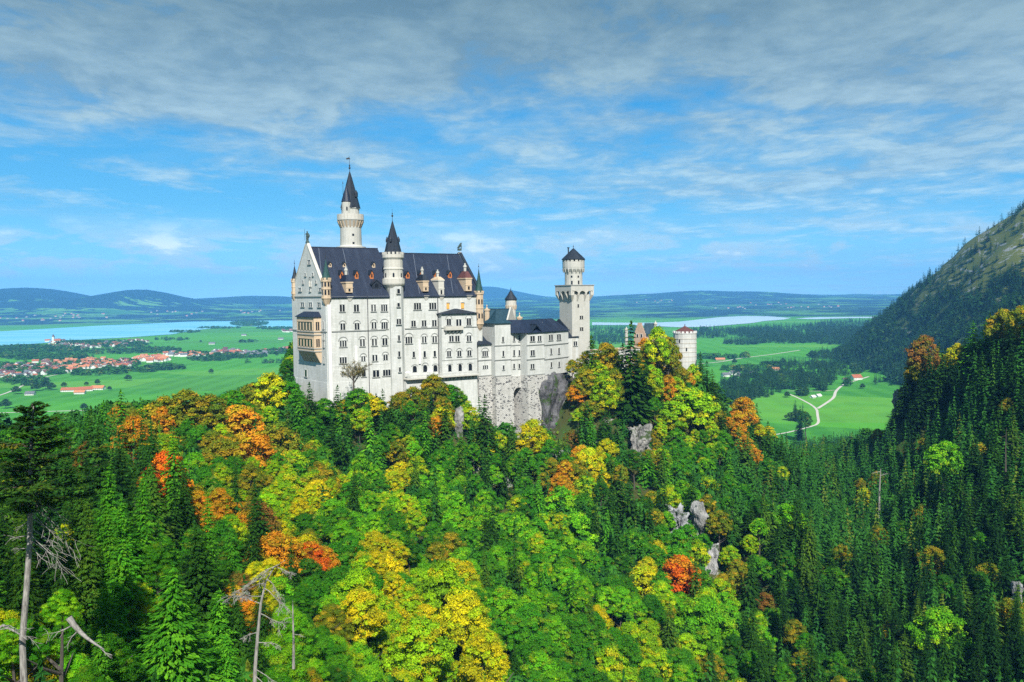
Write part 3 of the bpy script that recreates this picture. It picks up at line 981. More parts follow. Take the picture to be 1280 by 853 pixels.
# windows of the south front
for row in (
    # px, head, foot, lights, light width, gap, hood
    [(427.5, 381, 389.8, 2, 2.3, 1.1, 0), (445.2, 381, 389.8, 2, 2.3, 1.1, 0), (466.6, 381, 389.4, 2, 1.6, 2.4, 0), (480.0, 381, 389.2, 3, 1.7, 1.1, 0), (521.6, 379, 387.2, 3, 2.1, 0.9, 0), (540.6, 378.8, 387, 3, 2.1, 0.9, 0)],
    [(428.2, 404.6, 412.5, 2, 2.1, 1.2, .9), (446.0, 404.2, 412.2, 2, 2.1, 1.2, .9), (467.2, 403, 411, 2, 1.7, 2.2, .9), (480.4, 403, 411.2, 3, 1.8, 1.0, .8), (516.6, 401.2, 408.4, 2, 2.0, 1.0, 0), (529.8, 400.8, 408.2, 2, 2.0, 1.1, 0), (542.6, 400.4, 408, 2, 2.0, 1.1, 0)],
    [(428.7, 426, 433.6, 3, 1.7, 1.5, .9), (452.7, 424.2, 433, 2, 1.8, 2.2, .9), (467.7, 423.8, 432.2, 2, 1.8, 2.4, .9), (480.8, 423, 431.6, 2, 2.2, 1.3, .9), (510.8, 421.4, 429.6, 3, 1.9, 1.1, .9), (530, 420.8, 428.6, 2, 1.7, 1.8, .9), (543, 420.4, 428.4, 2, 1.7, 1.8, .9)],
    [(428.7, 446.8, 454.6, 3, 2.0, 1.1, 0), (453.9, 445.6, 452, 2, 1.6, 1.7, 1.0), (468.3, 443.9, 451.4, 2, 2.0, 2.0, 0), (481.6, 443.4, 450.6, 2, 1.9, 1.2, .9), (517, 439.8, 446.8, 1, 2.4, 0, 0), (530.6, 439.2, 446.6, 1, 2.4, 0, 0), (543.2, 438.8, 446, 1, 2.4, 0, 0)],
    [(454.4, 462.6, 471, 1, 4.2, 0, 0), (469.8, 463, 471.4, 2, 3.0, 1.2, 0), (483.2, 462.4, 469.8, 3, 2.4, 0.7, 0), (518.2, 457.6, 465.6, 1, 4.4, 0, .5), (531.2, 456.6, 465.2, 1, 4.4, 0, .8), (544, 456.6, 464.6, 1, 4.4, 0, .5)],
):
    for px, a, b, n, lw_, gp_, hd in row:
        win(palace, F, px, a, b, n, lw_, gp_, hood=hd, sill=hd == 0 or b < 450)
for px, a, b in ((559.6, 378.6, 386.2), (577.8, 378.2, 385.8)):
    u, z1 = F.uz(px, a); _, z0 = F.uz(px, b)
    k = F.u(px + 1) - u
    mb = MB()
    fbx(mb, F, u - 4.4 * k, u + 4.4 * k, -0.3, 0.0, z0, z1 + 0.2, 3)
    lights(mb, F, -0.31, u, z1 - 1.6 * k, z1, 3, 1.8 * k, 1.2 * k, sill=False)
    mb.build('window', WM + [M['ochre']], palace, origin=F.P(u, 0, z0))

# projecting block at the east end of the south front, with its own low roof
uR0, uR1 = F.u(552.4, -2.6), F.u(596.0, -2.6)
FR = Frame(F.P(0, -2.6, 0), F.U, F.V)
zR = FR.z(575, 391.8)
mb = MB()
mb.prism([F.P(uR0, -2.6, 0), F.P(uR1, -2.6, 0), F.P(uR1, 0.5, 0), F.P(uR0, 0.5, 0)], -60, zR)
blk = mb.build('projecting_bay', [M['lime']], palace)
mb = MB()
um = (uR0 + uR1) / 2
a = [F.P(uR0 - 0.8, -3.4, zR), F.P(uR1 + 0.5, -3.4, zR), F.P(uR1 + 0.5, 0.02, zR), F.P(uR0 - 0.8, 0.02, zR)]
b = [F.P(um - 0.5, 0.0, zR + 1.9), F.P(um + 0.5, 0.0, zR + 1.9), F.P(um + 0.5, 0.03, zR + 1.9), F.P(um - 0.5, 0.03, zR + 1.9)]
lo = [(p[0], p[1], zR - 0.22) for p in a]
mb.loft([lo, a, b])
mb.build('bay_roof', [M['slate2']], blk)
for px, a, b, n, lwx, g, hd in ((560.8, 399, 406.6, 2, 2.1, 0.6, 1.2), (573.2, 399.4, 407.6, 2, 2.3, 1.4, 0), (585.8, 398.2, 406.6, 2, 2.1, 0.6, 1.2),
                                (564.0, 420, 427.2, 2, 1.9, 1.2, 0), (571.4, 420, 427.2, 2, 1.9, 1.0, 0), (586, 419.6, 427, 2, 1.9, 1.2, .9),
                                (561, 439, 446, 2, 1.8, 0.9, .9), (573.9, 438.8, 445.6, 2, 1.8, 0.9, .9), (586.4, 438.2, 445, 2, 1.8, 0.9, .9),
                                (562, 456, 464.6, 1, 3.6, 0, .4), (574.9, 455.2, 464, 1, 3.6, 0, .4), (587.6, 454.6, 463.4, 1, 3.8, 0, .4)):
    win(blk, FR, px, a, b, n, lwx, g, hood=hd, sill=b < 450)
mb = MB()
z = FR.z(575, 409)
fbx(mb, FR, uR0 - 0.25, uR1 + 0.2, -0.28, 0.0, z - 0.25, z + 0.08)
z = FR.z(575, 449.6)
fbx(mb, FR, uR0 - 0.12, uR1, -0.14, 0.0, z - 0.1, z + 0.1)
mb.build('string_course', [M['sillstone']], blk)
# balcony on brackets
ua, ub = FR.u(557, -1.4), FR.u(579.5, -1.4)
mb = MB()
z0, z1 = FR.z(568, 412.4), FR.z(568, 407.6)
fbx(mb, FR, ua, ub, -1.5, 0, z0 - 0.1, z0 + 0.35)
fbx(mb, FR, ua, ub, -1.5, -1.3, z0 + 0.36, z1)
fbx(mb, FR, ua, ua + 0.2, -1.29, 0, z0 + 0.36, z1)
fbx(mb, FR, ub - 0.2, ub, -1.29, 0, z0 + 0.36, z1)
bal = mb.build('balcony', [M['lime2']], palace)
mb = MB()
for k in range(5):
    u = ua + 0.5 + k * (ub - ua - 1.4) / 4
    q = [(u, -1.35, z0 - 0.12), (u, 0, z0 - 0.12), (u, 0, z0 - 1.9), (u, -0.35, z0 - 1.5)]
    mb.loft([[FR.P(u, v, z) for _, v, z in q], [FR.P(u + 0.45, v, z) for _, v, z in q]])
mb.build('bracket', [M['sillstone']], bal)

# terrace walk on arched brackets along the foot
FTc = Frame(F.P(0, -4.6, 0), F.U, F.V)
ut0, ut1 = FTc.u(508), FTc.u(599)
zt0 = FTc.z(550, 471.0)
mb = MB()
fbx(mb, FTc, ut0, ut1, 0, 4.65, zt0 - 0.5, zt0)
terr = mb.build('terrace', [M['lime2']], palace)
mb = MB()
fbx(mb, FTc, ut0, ut1, 0.05, 0.3, zt0 + 0.01, zt0 + 0.25)
fbx(mb, FTc, ut0, ut1, 0.05, 0.3, zt0 + 0.95, zt0 + 1.15)
k = ut0
while k < ut1:
    fbx(mb, FTc, k, k + 0.16, 0.1, 0.25, zt0 + 0.26, zt0 + 0.94)
    k += 0.55
mb.build('parapet', [M['lime']], terr)
mb = MB()
k = FTc.u(560)
while k < ut1 - 0.8:
    q = [(0.1, zt0 - 0.52), (2.0, zt0 - 0.52), (2.0, zt0 - 2.3), (1.5, zt0 - 1.9)]
    mb.loft([[FTc.P(k, v, z) for v, z in q], [FTc.P(k + 0.5, v, z) for v, z in q]])
    k += 1.75
mb.build('bracket', [M['sillstone']], terr)
mb = MB()
mb.loft([[FTc.P(u, v, -66) for u, v in ((ut0 + 0.4, 0.2), (ut1, 0.2), (ut1, 6), (ut0 + 0.4, 6))], [FTc.P(u, v, zt0 - 0.5) for u, v in ((ut0 + 0.4, 1.9), (ut1, 1.9), (ut1, 6), (ut0 + 0.4, 6))]])
mb.build('retaining_wall', [M['lime']], terr)
for px in (511.6, 539):
    q = FTc.P(FTc.u(px), 1.5, 0)
    um_ = MB()
    um_.lathe(q, [(0.04, zt0), (0.04, zt0 + 2.5)], 6)
    um_.lathe(q, [(1.3, zt0 + 2.2), (0.6, zt0 + 2.75), (0.03, zt0 + 3.0)], 8)
    o = um_.build('parasol', [M['white']], None, origin=(q[0], q[1], zt0))
    tag(o, 'pale parasol on the terrace ' + ('beside the stair turret foot' if px < 520 else 'between two arched terrace windows'), 'parasol', 'parasols on the castle terrace')

# dormers standing on the roof slope
def roof_pt(px, py, zr):
    """where the sight line meets the south slope"""
    k = (zr - ZE) / (W / 2)
    lo_, hi_ = 0.0, W / 2
    for _ in range(40):
        v = (lo_ + hi_) / 2
        u, z = F.uz(px, py, v)
        if z > ZE + k * v: lo_ = v
        else: hi_ = v
    return u, v, ZE + k * v


def dormer(px, ytop, ybot, wpx, zr, m='orange', name='dormer', rm='slate2'):
    u, v, z = roof_pt(px, ybot, zr)
    kx = F.u(px + 1, v, ybot) - u
    h = abs(F.z(px, ytop, v) - F.z(px, ybot, v))
    hw = wpx * kx / 2
    kk = (zr - ZE) / (W / 2)
    d = h / kk + 0.3
    v -= 0.15
    mb = MB()
    prof = [(u - hw, z - 0.3), (u + hw, z - 0.3), (u + hw, z + h * 0.55), (u, z + h), (u - hw, z + h * 0.55)]
    mb.loft([[F.P(a, v, b) for a, b in prof], [F.P(a, v + d, b) for a, b in prof]])
    o = mb.build(name, [M[m]], palace)
    mb = MB()
    for s in (-1, 1):
        q = [(u + s * hw * 1.25, z + h * 0.45), (u, z + h + 0.02), (u, z + h + 0.28), (u + s * hw * 1.25, z + h * 0.45 + 0.25)]
        if s > 0: q = q[::-1]
        mb.loft([[F.P(a, v - 0.3, b) for a, b in q], [F.P(a, v + d, b) for a, b in q]])
    mb.build('dormer_roof', [M[rm]], o)
    mb = MB()
    w_ = hw * 0.42
    mb.poly([F.P(a, v - 0.03, b) for a, b in ((u - w_, z + h * 0.12), (u + w_, z + h * 0.12), (u + w_, z + h * 0.5), (u, z + h * 0.66), (u - w_, z + h * 0.5))])
    mb.build('dormer_window', [M['glass']], o)
    return o


for px, a, b in ((427, 338.5, 348.2), (445.8, 338.5, 348.2), (464.6, 338.5, 348.2)):
    dormer(px, a, b, 4.2, ZR1)
for px, a, b in ((412.5, 328, 333.6), (430.3, 328, 333.6), (467, 328, 334.2)):
    dormer(px, a, b, 3.6, ZR1, m='sand')
for px, a, b in ((509.6, 339.4, 347.8), (526, 339, 347.6), (545.2, 338.8, 347.4), (562.4, 339, 347.2), (579.6, 339.4, 347.4)):
    dormer(px, a, b, 4.4, ZR2)


def stone_dormer(px, y0, y1, ytop, wpx, zr, rm, kind=0, foot=None):
    """square stone dormer at the eaves with hipped cap and a tall chimney above"""
    v = 0.6
    u = F.u(px, v, y1)
    kx = F.u(px + 1, v, y1) - u
    hw = wpx * kx / 2
    z0, z1, z2 = F.z(px, foot or y1, v), F.z(px, y0, v), F.z(px, ytop, v)
    mb = MB()
    fbx(mb, F, u - hw * 0.86, u + hw * 0.86, v - 0.7, v + 5, z0, z1 - 0.5)
    fbx(mb, F, u - hw, u + hw, v - 0.9, v + 5.2, z1 - 0.49, z1)
    fbx(mb, F, u - hw * 0.95, u + hw * 0.95, v - 0.8, v - 0.71, z0 + (z1 - z0) * 0.42, z0 + (z1 - z0) * 0.5)
    o = mb.build('stone_dormer', [M['sand'] if kind != 1 else M['lime2']], palace, origin=F.P(u, v, z0))
    zc = z1 + (z2 - z1) * (0.45 if kind == 0 else 0.3)
    mb = MB()
    a = [F.P(u - hw, v - 0.9, z1 + .01), F.P(u + hw, v - 0.9, z1 + .01), F.P(u + hw, v + 5.2, z1 + .01), F.P(u - hw, v + 5.2, z1 + .01)]
    b = [F.P(u - hw * 0.4, v + 0.6, zc), F.P(u + hw * 0.4, v + 0.6, zc), F.P(u + hw * 0.4, v + 3, zc), F.P(u - hw * 0.4, v + 3, zc)]
    mb.loft([a, b])
    mb.build('dormer_roof', [M[rm]], o)
    q = F.P(u, v + 1.8, 0)
    mb = MB()
    mb.lathe(q, [(hw * 0.36, z1 + 0.2), (hw * 0.36, zc + (z2 - zc) * 0.45), (hw * 0.5, zc + (z2 - zc) * 0.5), (hw * 0.44, zc + (z2 - zc) * 0.72), (hw * 0.22, zc + (z2 - zc) * 0.75), (hw * 0.2, z2)], 8)
    mb.build('chimney', [M['towerstone']], o)
    mb = MB()
    w_ = hw * 0.26
    za, zb_ = z0 + (z1 - z0) * 0.1, z0 + (z1 - z0) * 0.36
    mb.poly([F.P(x, v - 0.73, zq) for x, zq in ((u - w_, za), (u + w_, za), (u + w_, zb_), (u - w_, zb_))])
    mb.build('dormer_window', [M['glass']], o)
    # corbel below the eaves
    mb = MB()
    zf = ZE - 0.4
    mb.loft([[F.P(u - hw * .25, -0.1, zf - 1.9), F.P(u + hw * .25, -0.1, zf - 1.9), F.P(u + hw * .25, 0.05, zf - 1.9), F.P(u - hw * .25, 0.05, zf - 1.9)],
             [F.P(u - hw * .9, -0.62, zf), F.P(u + hw * .9, -0.62, zf), F.P(u + hw * .9, 0.05, zf), F.P(u - hw * .9, 0.05, zf)]])
    mb.build('corbel', [M['lime2']], o)


stone_dormer(435.8, 352.5, 366, 333, 9.6, ZR1, 'slate')
stone_dormer(531.2, 351, 364.5, 333.5, 7.8, ZR2, 'slate2')
stone_dormer(550.4, 350, 360, 337, 8.0, ZR2, 'sand', 1, foot=370)
stone_dormer(584.8, 347.6, 364, 329, 8.6, ZR2, 'darkred')
dormer(470.5, 350.5, 361, 10.5, ZR1, m='slate2', name='hipped_dormer')

# ---- west wall: gable niches, windows, two-storey loggia
for px, a, b, n in ((378.4, 378.5, 383.6, 2), (388.6, 378.5, 384, 2), (399.2, 378.6, 384, 2)):
    win(palace, G, px, a, b, n, 1.5, 0.8, mats=[M['lime2'], M['lime2'], M['sillstone']] if n == 9 else WM)
for px, a, b, n in ((386.6, 325.5, 330.5, 2), (381.8, 342, 345.2, 1), (391.2, 341.6, 345, 1), (379, 351.2, 354.8, 1), (395.2, 351.2, 354.4, 1), (375.2, 360.2, 364.2, 2), (400.6, 360.4, 364.4, 2), (387.6, 361.2, 364.4, 1)):
    win(palace, G, px, a, b, n, 1.3, 0.6, v=-0.05)
u, z1 = G.uz(388, 349.6, -0.05)
mb = MB()
z0 = G.z(388, 358.6)
lights(mb, G, -0.05, u, z0, z1, 1, 1.3, 0, m=1, hood=1.0)
nb = mb.build('niche', [M['lime'], M['sillstone'], M['sillstone']], palace, origin=G.P(u, 0, z0))
mb = MB()
q = G.P(u, -0.4, 0)
mb.lathe(q, [(0.35, z0), (0.3, z0 + 0.9), (0.38, z0 + 1.7), (0.15, z0 + 1.9), (0.2, z0 + 2.2), (0.05, z0 + 2.4)], 8)
mb.build('statue', [M['lime2']], nb)

dpt = 2.8
GB = Frame(G.P(0, -dpt, 0), G.U, G.V)
ub0, ub1 = GB.u(371.5), GB.u(392.5)
zA, zB, zC, zD = GB.z(382, 396.0), GB.z(382, 437.5), GB.z(382, 438), G.z(390, 452)
mb = MB()
sl = 0.0
gpt = lambda u, v, z: GB.P(u, v, z)
ringb = [(ub0, 0.0), (ub1, 0.0), (ub1, dpt + 0.3), (ub0, dpt + 0.3)]
mb.prism([gpt(u, v, 0) for u, v in ringb], zC, zA)
mb.loft([[gpt(u, v, zD) for u, v in ((ub0 + 0.2, dpt - 0.15), (ub1 - 0.2, dpt - 0.15), (ub1 - 0.2, dpt + 0.3), (ub0 + 0.2, dpt + 0.3))], [gpt(u, v, zC) for u, v in ringb]])
bay = mb.build('loggia_bay', [M['sand']], palace)
mb = MB()
um = (ub0 + ub1) / 2
a = [gpt(ub0 - 0.5, -0.5, zA), gpt(ub1 + 0.5, -0.5, zA), gpt(ub1 + 0.5, dpt, zA), gpt(ub0 - 0.5, dpt, zA)]
b = [gpt(ub0 + 1.6, dpt - 0.6, zA + 1.9), gpt(ub1 - 1.6, dpt - 0.6, zA + 1.9), gpt(ub1 - 1.6, dpt, zA + 1.9), gpt(ub0 + 1.6, dpt, zA + 1.9)]
mb.loft([[(p[0], p[1], zA - 0.2) for p in a], a, b])
mb.build('bay_roof', [M['slate']], bay)
mb = MB()
for py in (414.5, 418.2, 435, 438.6):
    z = GB.z(382, py)
    fbx(mb, GB, ub0 - 0.25, ub1 + 0.25, -0.25, dpt, z - 0.16, z + 0.16)
mb.build('string_course', [M['sillstone']], bay)
for (ya, yb) in ((402.5, 412.6), (423.5, 433)):
    z1, z0 = GB.z(382, ya), GB.z(382, yb)
    mb = MB()
    ww = (ub1 - ub0)
    lights(mb, GB, 0.0, um, z0, z1, 5, ww * 0.125, ww * 0.055, sill=False)
    mb.build('arcade', [M['sand'], M['glass'], M['sillstone']], bay)
    # the bay's south side
    GS = Frame(GB.P(ub1, 0, 0), F.U, VG)
    mb = MB()
    lights(mb, GS, 0.0, dpt * 0.5, z0, z1, 2, dpt * 0.2, 0.2, sill=False)
    mb.build('arcade', [M['sand'], M['glass'], M['sillstone']], bay)
mb = MB()
for k in range(7):
    u = ub0 + 0.25 + k * (ub1 - ub0 - 0.8) / 6
    q = [(-0.05, zC - 0.02), (dpt - 0.1, zC - 0.02), (dpt - 0.1, zD - 0.2), (dpt - 0.5, zD)]
    mb.loft([[gpt(u, v, z) for v, z in q], [gpt(u + 0.32, v, z) for v, z in q]])
mb.build('bracket', [M['sand']], bay)
win(palace, G, 382.4, 462.5, 471, 1, 2.6, 0)
for px, a, b in ((404.4, 402, 411), (405, 418, 425), (405, 426, 434), (405.4, 447, 454)):
    win(palace, G, px, a, b, 1, 1.0, 0, v=-0.02)

# ---------------- north stair tower
Yn = 336
cn = at(438.7, 300, Yn)
zn = lambda py, px=438.7: at(px, py, Yn).z
k = Yn / 1000
nt = thing('round_tower', 'tallest round tower with dark spire and side turret behind the palace roof', 'tower', (cn.x, cn.y, -40))
cc = (cn.x, cn.y)
mb = MB()
mb.lathe(cc, [(4.8, -60), (4.7, zn(312)), (6.1, zn(311.8)), (6.1, zn(309)), (4.9, zn(308.6)), (4.45, zn(307)), (4.35, zn(286)), (4.4, zn(283.5)), (5.3, zn(276.5)), (5.5, zn(276)), (5.5, zn(274.6)), (4.9, zn(274.5))], 24)
mb.build('wall', [M['towerstone']], nt)
mb = MB()
for k_ in range(20):
    a = 2 * math.pi * (k_ + 0.5) / 20
    for r0_, r1_, za, zb_ in ((4.3, 5.35, 283, 278.6),):
        ca, sa = math.cos(a), math.sin(a)
        t_ = Vector((-sa, ca, 0)) * 0.3
        lo_ = [(cc[0] + r * ca + s * t_.x, cc[1] + r * sa + s * t_.y, zn(285)) for r, s in ((4.2, -1), (4.45, -1), (4.45, 1), (4.2, 1))]
        hi_ = [(cc[0] + r * ca + s * t_.x, cc[1] + r * sa + s * t_.y, zn(277.0)) for r, s in ((4.2, -1), (5.55, -1), (5.55, 1), (4.2, 1))]
        mb.loft([lo_, hi_])
mb.build('corbel', [M['sand']], nt)
mb = MB()
for k_ in range(24):
    a0, a1 = 2 * math.pi * (k_ + 0.04) / 24, 2 * math.pi * (k_ + 0.96) / 24
    mb.prism([(cc[0] + r * math.cos(a), cc[1] + r * math.sin(a)) for a, r in ((a0, 5.25), (a0, 5.48), (a1, 5.48), (a1, 5.25))], zn(274.6), zn(268.6))
mb.build('parapet', [M['lime2']], nt)
mb = MB()
mb.lathe(cc, [(3.75, zn(275)), (3.7, zn(262.5)), (3.95, zn(261.5)), (3.95, zn(260.5))], 16)
mb.build('upper_drum', [M['towerstone']], nt)
mb = MB()
mb.lathe((cc[0] + 0.1, cc[1]), [(4.15, zn(260.8)), (3.2, zn(249)), (2.3, zn(238.5)), (1.4, zn(228)), (0.5, zn(218)), (0.08, zn(214))], 8, rot=0.3)
dx = cc[0] + 2.9
mb.lathe((dx, cc[1] - 1.6), [(0.7, zn(247)), (0.7, zn(242)), (0.05, zn(238.5))], 6)
mb.build('spire', [M['slate2']], nt)
c3 = at(433.3, 265, Yn - 2.6)
mb = MB()
mb.lathe((c3.x, c3.y), [(0.2, zn(286)), (1.0, zn(282)), (1.9, zn(277)), (2.0, zn(254))], 12)
st = mb.build('side_turret', [M['towerstone']], nt)
mb = MB()
mb.lathe((c3.x, c3.y), [(2.15, zn(253.6)), (2.15, zn(253)), (1.2, zn(243.5)), (0.5, zn(237)), (0.04, zn(232))], 12)
mb.build('spire', [M['slate']], st)
mb = MB()
for a in (-1.3, -2.6):
    q = Vector((c3.x + 2.0 * math.cos(a), c3.y + 2.0 * math.sin(a), 0)); tt = Vector((-math.sin(a), math.cos(a), 0)) * 0.3
    mb.poly([(q.x - tt.x, q.y - tt.y, zn(264.5)), (q.x + tt.x, q.y + tt.y, zn(264.5)), (q.x + tt.x, q.y + tt.y, zn(260.5)), (q.x, q.y, zn(259.6)), (q.x - tt.x, q.y - tt.y, zn(260.5))])
mb.build('slit_window', [M['glass']], st)
mb = MB()
mb.lathe((c3.x - 1.3, c3.y), [(0.07, zn(250)), (0.07, zn(231)), (0.2, zn(230.4)), (0.03, zn(228))], 6)
mb.build('chimney_pipe', [M['iron']], nt)
mb = MB()
mb.lathe((cc[0] + 0.1, cc[1]), [(0.1, zn(216)), (0.1, zn(211.5)), (0.42, zn(211)), (0.42, zn(209.6)), (0.12, zn(209)), (0.3, zn(207.4)), (0.3, zn(206.6)), (0.08, zn(206)), (0.05, zn(195))], 6)
x0, y0 = cc[0] + 0.1, cc[1]
mb.loft([[(x0 - 1.2, y0 - .08, zn(199.6)), (x0 + 0.5, y0 - .08, zn(199.2)), (x0 + 0.5, y0 + .08, zn(199.2)), (x0 - 1.2, y0 + .08, zn(199.6))],
         [(x0 - 1.5, y0 - .08, zn(198.2)), (x0 - 0.2, y0 - .08, zn(196.9)), (x0 - 0.2, y0 + .08, zn(196.9)), (x0 - 1.5, y0 + .08, zn(198.2))]])
mb.build('weather_vane', [M['iron']], nt)
mb = MB()
for px, py in ((444, 294.5), (444.2, 304.8)):
    ax = (px - 438.7) * Yn / 1000
    a = -math.acos(max(-1, min(1, ax / 4.5)))
    q = Vector((cc[0] + 4.52 * math.cos(a), cc[1] + 4.52 * math.sin(a), 0)); tt = Vector((-math.sin(a), math.cos(a), 0)) * 0.42
    mb.poly([(q.x - tt.x, q.y - tt.y, zn(py + 1.2)), (q.x + tt.x, q.y + tt.y, zn(py + 1.2)), (q.x + tt.x, q.y + tt.y, zn(py - 1.2)), (q.x - tt.x, q.y - tt.y, zn(py - 1.2))])
mb.build('slit_window', [M['glass']], nt)

# ---------------- the bower and its masonry foot
bower = thing('bower_wing', 'low white castle wing of stepped blocks on a rough stone base', 'castle wing', (at(650, 470, 340).x, at(650, 470, 340).y, -64))


def seg(parent, pa_, Ya, pb_, Yb, depth, ytop, yfoot, zlow, m='lime', cap=True, name='wall_block', left=None, low_px=None):
    """one straight stretch of wall with the block behind it"""
    fr = frame2(pa_, Ya, pb_, Yb)
    zt_ = fr.z((pa_ + pb_) / 2, ytop)
    zf_ = fr.z((pa_ + pb_) / 2, yfoot)
    mb = MB()
    fbx(mb, fr, 0, fr.L, 0, depth, zf_, zt_)
    o = mb.build(name, [M[m]], parent)
    if zlow is not None:
        mb = MB()
        mb.loft([[fr.P(u, v, zlow) for u, v in ((-0.2, -1.5), (fr.L + 0.2, -1.5), (fr.L + 0.3, depth), (-0.3, depth))], [fr.P(u, v, zf_ - 0.01) for u, v in ((-0.1, -0.12), (fr.L + 0.05, -0.12), (fr.L + 0.05, depth), (-0.1, depth))]])
        mb.build('masonry_base', [M['masonry']], o)
    fr.zt, fr.zf, fr.o = zt_, zf_, o
    return fr


def ledges(fr, ys, px):
    mb = MB()
    for y in ys:
        z = fr.z(px, y)
        fbx(mb, fr, -0.25, fr.L + 0.25, -0.3, 0.05, z - 0.24, z + 0.1)
    mb.build('string_course', [M['sillstone']], fr.o)


def hip(name, parent, fr, u0, u1, v0, v1, z, zr, m, inset=0.35, ov=0.6, conc=False):
    mb = MB()
    um, vm = (u0 + u1) / 2, (v0 + v1) / 2
    hl = max(0.05, (u1 - u0) / 2 * inset)
    a = [fr.P(u0 - ov, v0 - ov, z), fr.P(u1 + ov, v0 - ov, z), fr.P(u1 + ov, v1 + ov, z), fr.P(u0 - ov, v1 + ov, z)]
    lo_ = [(p[0], p[1], z - 0.22) for p in a]
    b = [fr.P(um - hl, vm - 0.05, zr), fr.P(um + hl, vm - 0.05, zr), fr.P(um + hl, vm + 0.05, zr), fr.P(um - hl, vm + 0.05, zr)]
    rings = [lo_, a]
    if conc:
        f = 0.42
        for p_, zz_ in ((0.55, 0.24), (0.28, 0.58)):
            rings.append([tuple(bb + (aa - bb) * p_ for aa, bb in zip(A_[:2], B_[:2])) + (z + (zr - z) * zz_,) for A_, B_ in zip(a, b)])
    rings.append(b)
    mb.loft(rings)
    return mb.build(name, [M[m]], parent)


K0 = seg(bower, 597.6, 331.5, 613.6, 335.5, 10, 430.5, 470, -72)
hip('roof', bower, K0, 0, K0.L, 0, 8, K0.zt, K0.z(604, 413.5), 'slate2', 0.02, 0.7, conc=True)
ledges(K0, (450, 469.5), 605)
win(K0.o, K0, 606.2, 439, 445.4, 3, 1.6, 0.9, hood=.8)
win(K0.o, K0, 606.6, 457, 461.6, 3, 1.3, 1.1, sill=False)
K1 = seg(bower, 618.7, 333.0, 638.2, 337.4, 13, 404, 470, -76)
hip('roof', bower, K1, 0, K1.L, 0, 9, K1.zt, K1.z(627, 386.5), 'bluecopper', 0.08, 0.6, conc=True)
ledges(K1, (431.6, 449.6, 469.5), 628)
for px, a, b in ((628.5, 421.2, 427.6), (628.9, 438.8, 445.6), (629.3, 457, 462.4)):
    win(K1.o, K1, px, a, b, 1, 1.7, 0)
K2 = seg(bower, 638.3, 338.6, 654.2, 342.4, 13, 415.6, 470, None)
ledges(K2, (431.2, 449.2), 646)
for a, b in ((419.8, 426.6), (437.8, 444.8), (455, 460.8)):
    for px in (642.4, 649.0):
        win(K2.o, K2, px, a, b, 1, 1.6, 0)
K3 = seg(bower, 659, 337.9, 680.2, 344.2, 14, 415.4, 468.5, -78)
ledges(K3, (430.8, 448.6, 468.2), 670)
win(K3.o, K3, 665.4, 420.2, 426.8, 2, 2.1, 0.9)
win(K3.o, K3, 674.2, 420, 426.6, 2, 1.6, 1.0)
win(K3.o, K3, 665.6, 438, 444.8, 2, 1.8, 1.0)
win(K3.o, K3, 665.4, 455.2, 461.2, 2, 1.6, 1.2)
K4 = seg(bower, 680.2, 344.2, 710.4, 358.6, 13, 414.8, 467.5, None)
ledges(K4, (430, 447.6), 695)
win(K4.o, K4, 688.3, 418.6, 425.4, 2, 1.8, 0.9)
win(K4.o, K4, 698.4, 418.2, 425, 2, 1.8, 0.9)
for px, a, b in ((688.7, 435.8, 442.6), (698.5, 435.2, 442.0), (688.9, 453, 459.2), (698.7, 452.4, 458.6)):
    win(K4.o, K4, px, a, b, 1, 1.6, 0)
# stone below K2: tall arched niche between two piers
fr = K2
zf = fr.zf
uA, uB = fr.u(641.6, -0.5), fr.u(653.4, -0.5)
mb = MB()
fbx(mb, fr, -0.1, uA, -0.5, 12, -76, zf)
zs = fr.z(647, 491.5)
r_ = (uB - uA) / 2
ucn = (uA + uB) / 2
arc = [(uA, zs)] + [(ucn - r_ * math.cos(a), zs + r_ * math.sin(a)) for a in [math.pi * i / 8 for i in range(1, 8)]] + [(uB, zs)]
for (ua_, za), (ub_, zb_) in zip(arc[:-1], arc[1:]):
    q = [(ua_, za), (ub_, zb_), (ub_, zf), (ua_, zf)]
    mb.loft([[fr.P(u, -0.5, z) for u, z in q], [fr.P(u, 11.5, z) for u, z in q]])
fbx(mb, fr, uB, fr.L + 0.4, -0.5, 12, -76, zf)
fbx(mb, fr, uA, uB, 11.6, 12, -76, zf)
mb.build('masonry_base', [M['masonry']], K2.o)
# side pier right of K3
mb = MB()
fr = K3
fbx(mb, fr, fr.L - 0.4, fr.L + 1.0, -0.9, 6, -74, fr.z(682, 470))
mb.build('buttress', [M['masonry']], K3.o)
# slate roof over K2..K4
mb = MB()
e0, e1, e2, e3 = K2.P(-0.3, -0.6, 0), K3.P(0, -0.7, 0), K4.P(0, -0.6, 0), K4.P(K4.L + 0.5, -0.6, 0)
ze_ = K3.zt
bk = 6.5
t0, t1, t2, t3 = K2.P(0, bk, 0), K3.P(1.5, bk, 0), K4.P(1, bk, 0), K4.P(K4.L - 3.6, bk, 0)
b0, b1, b2, b3 = K2.P(-0.3, 13.4, 0), K3.P(0, 14.4, 0), K4.P(-2, 13.6, 0), K4.P(K4.L + 0.5, 13.6, 0)
zr_ = K3.z(670, 400.5) + 0.2
S = lambda p, z: (p[0], p[1], z)
for a, b, c, d in ((e0, e1, t1, t0), (e1, e2, t2, t1), (e2, e3, t3, t2)):
    mb.poly([S(a, ze_), S(b, ze_), S(c, zr_), S(d, zr_)])
    mb.poly([S(a, ze_ - 0.25), S(a, ze_), S(b, ze_), S(b, ze_ - 0.25)][::-1])
mb.poly([S(e3, ze_), S(b3, ze_), S(t3, zr_)])
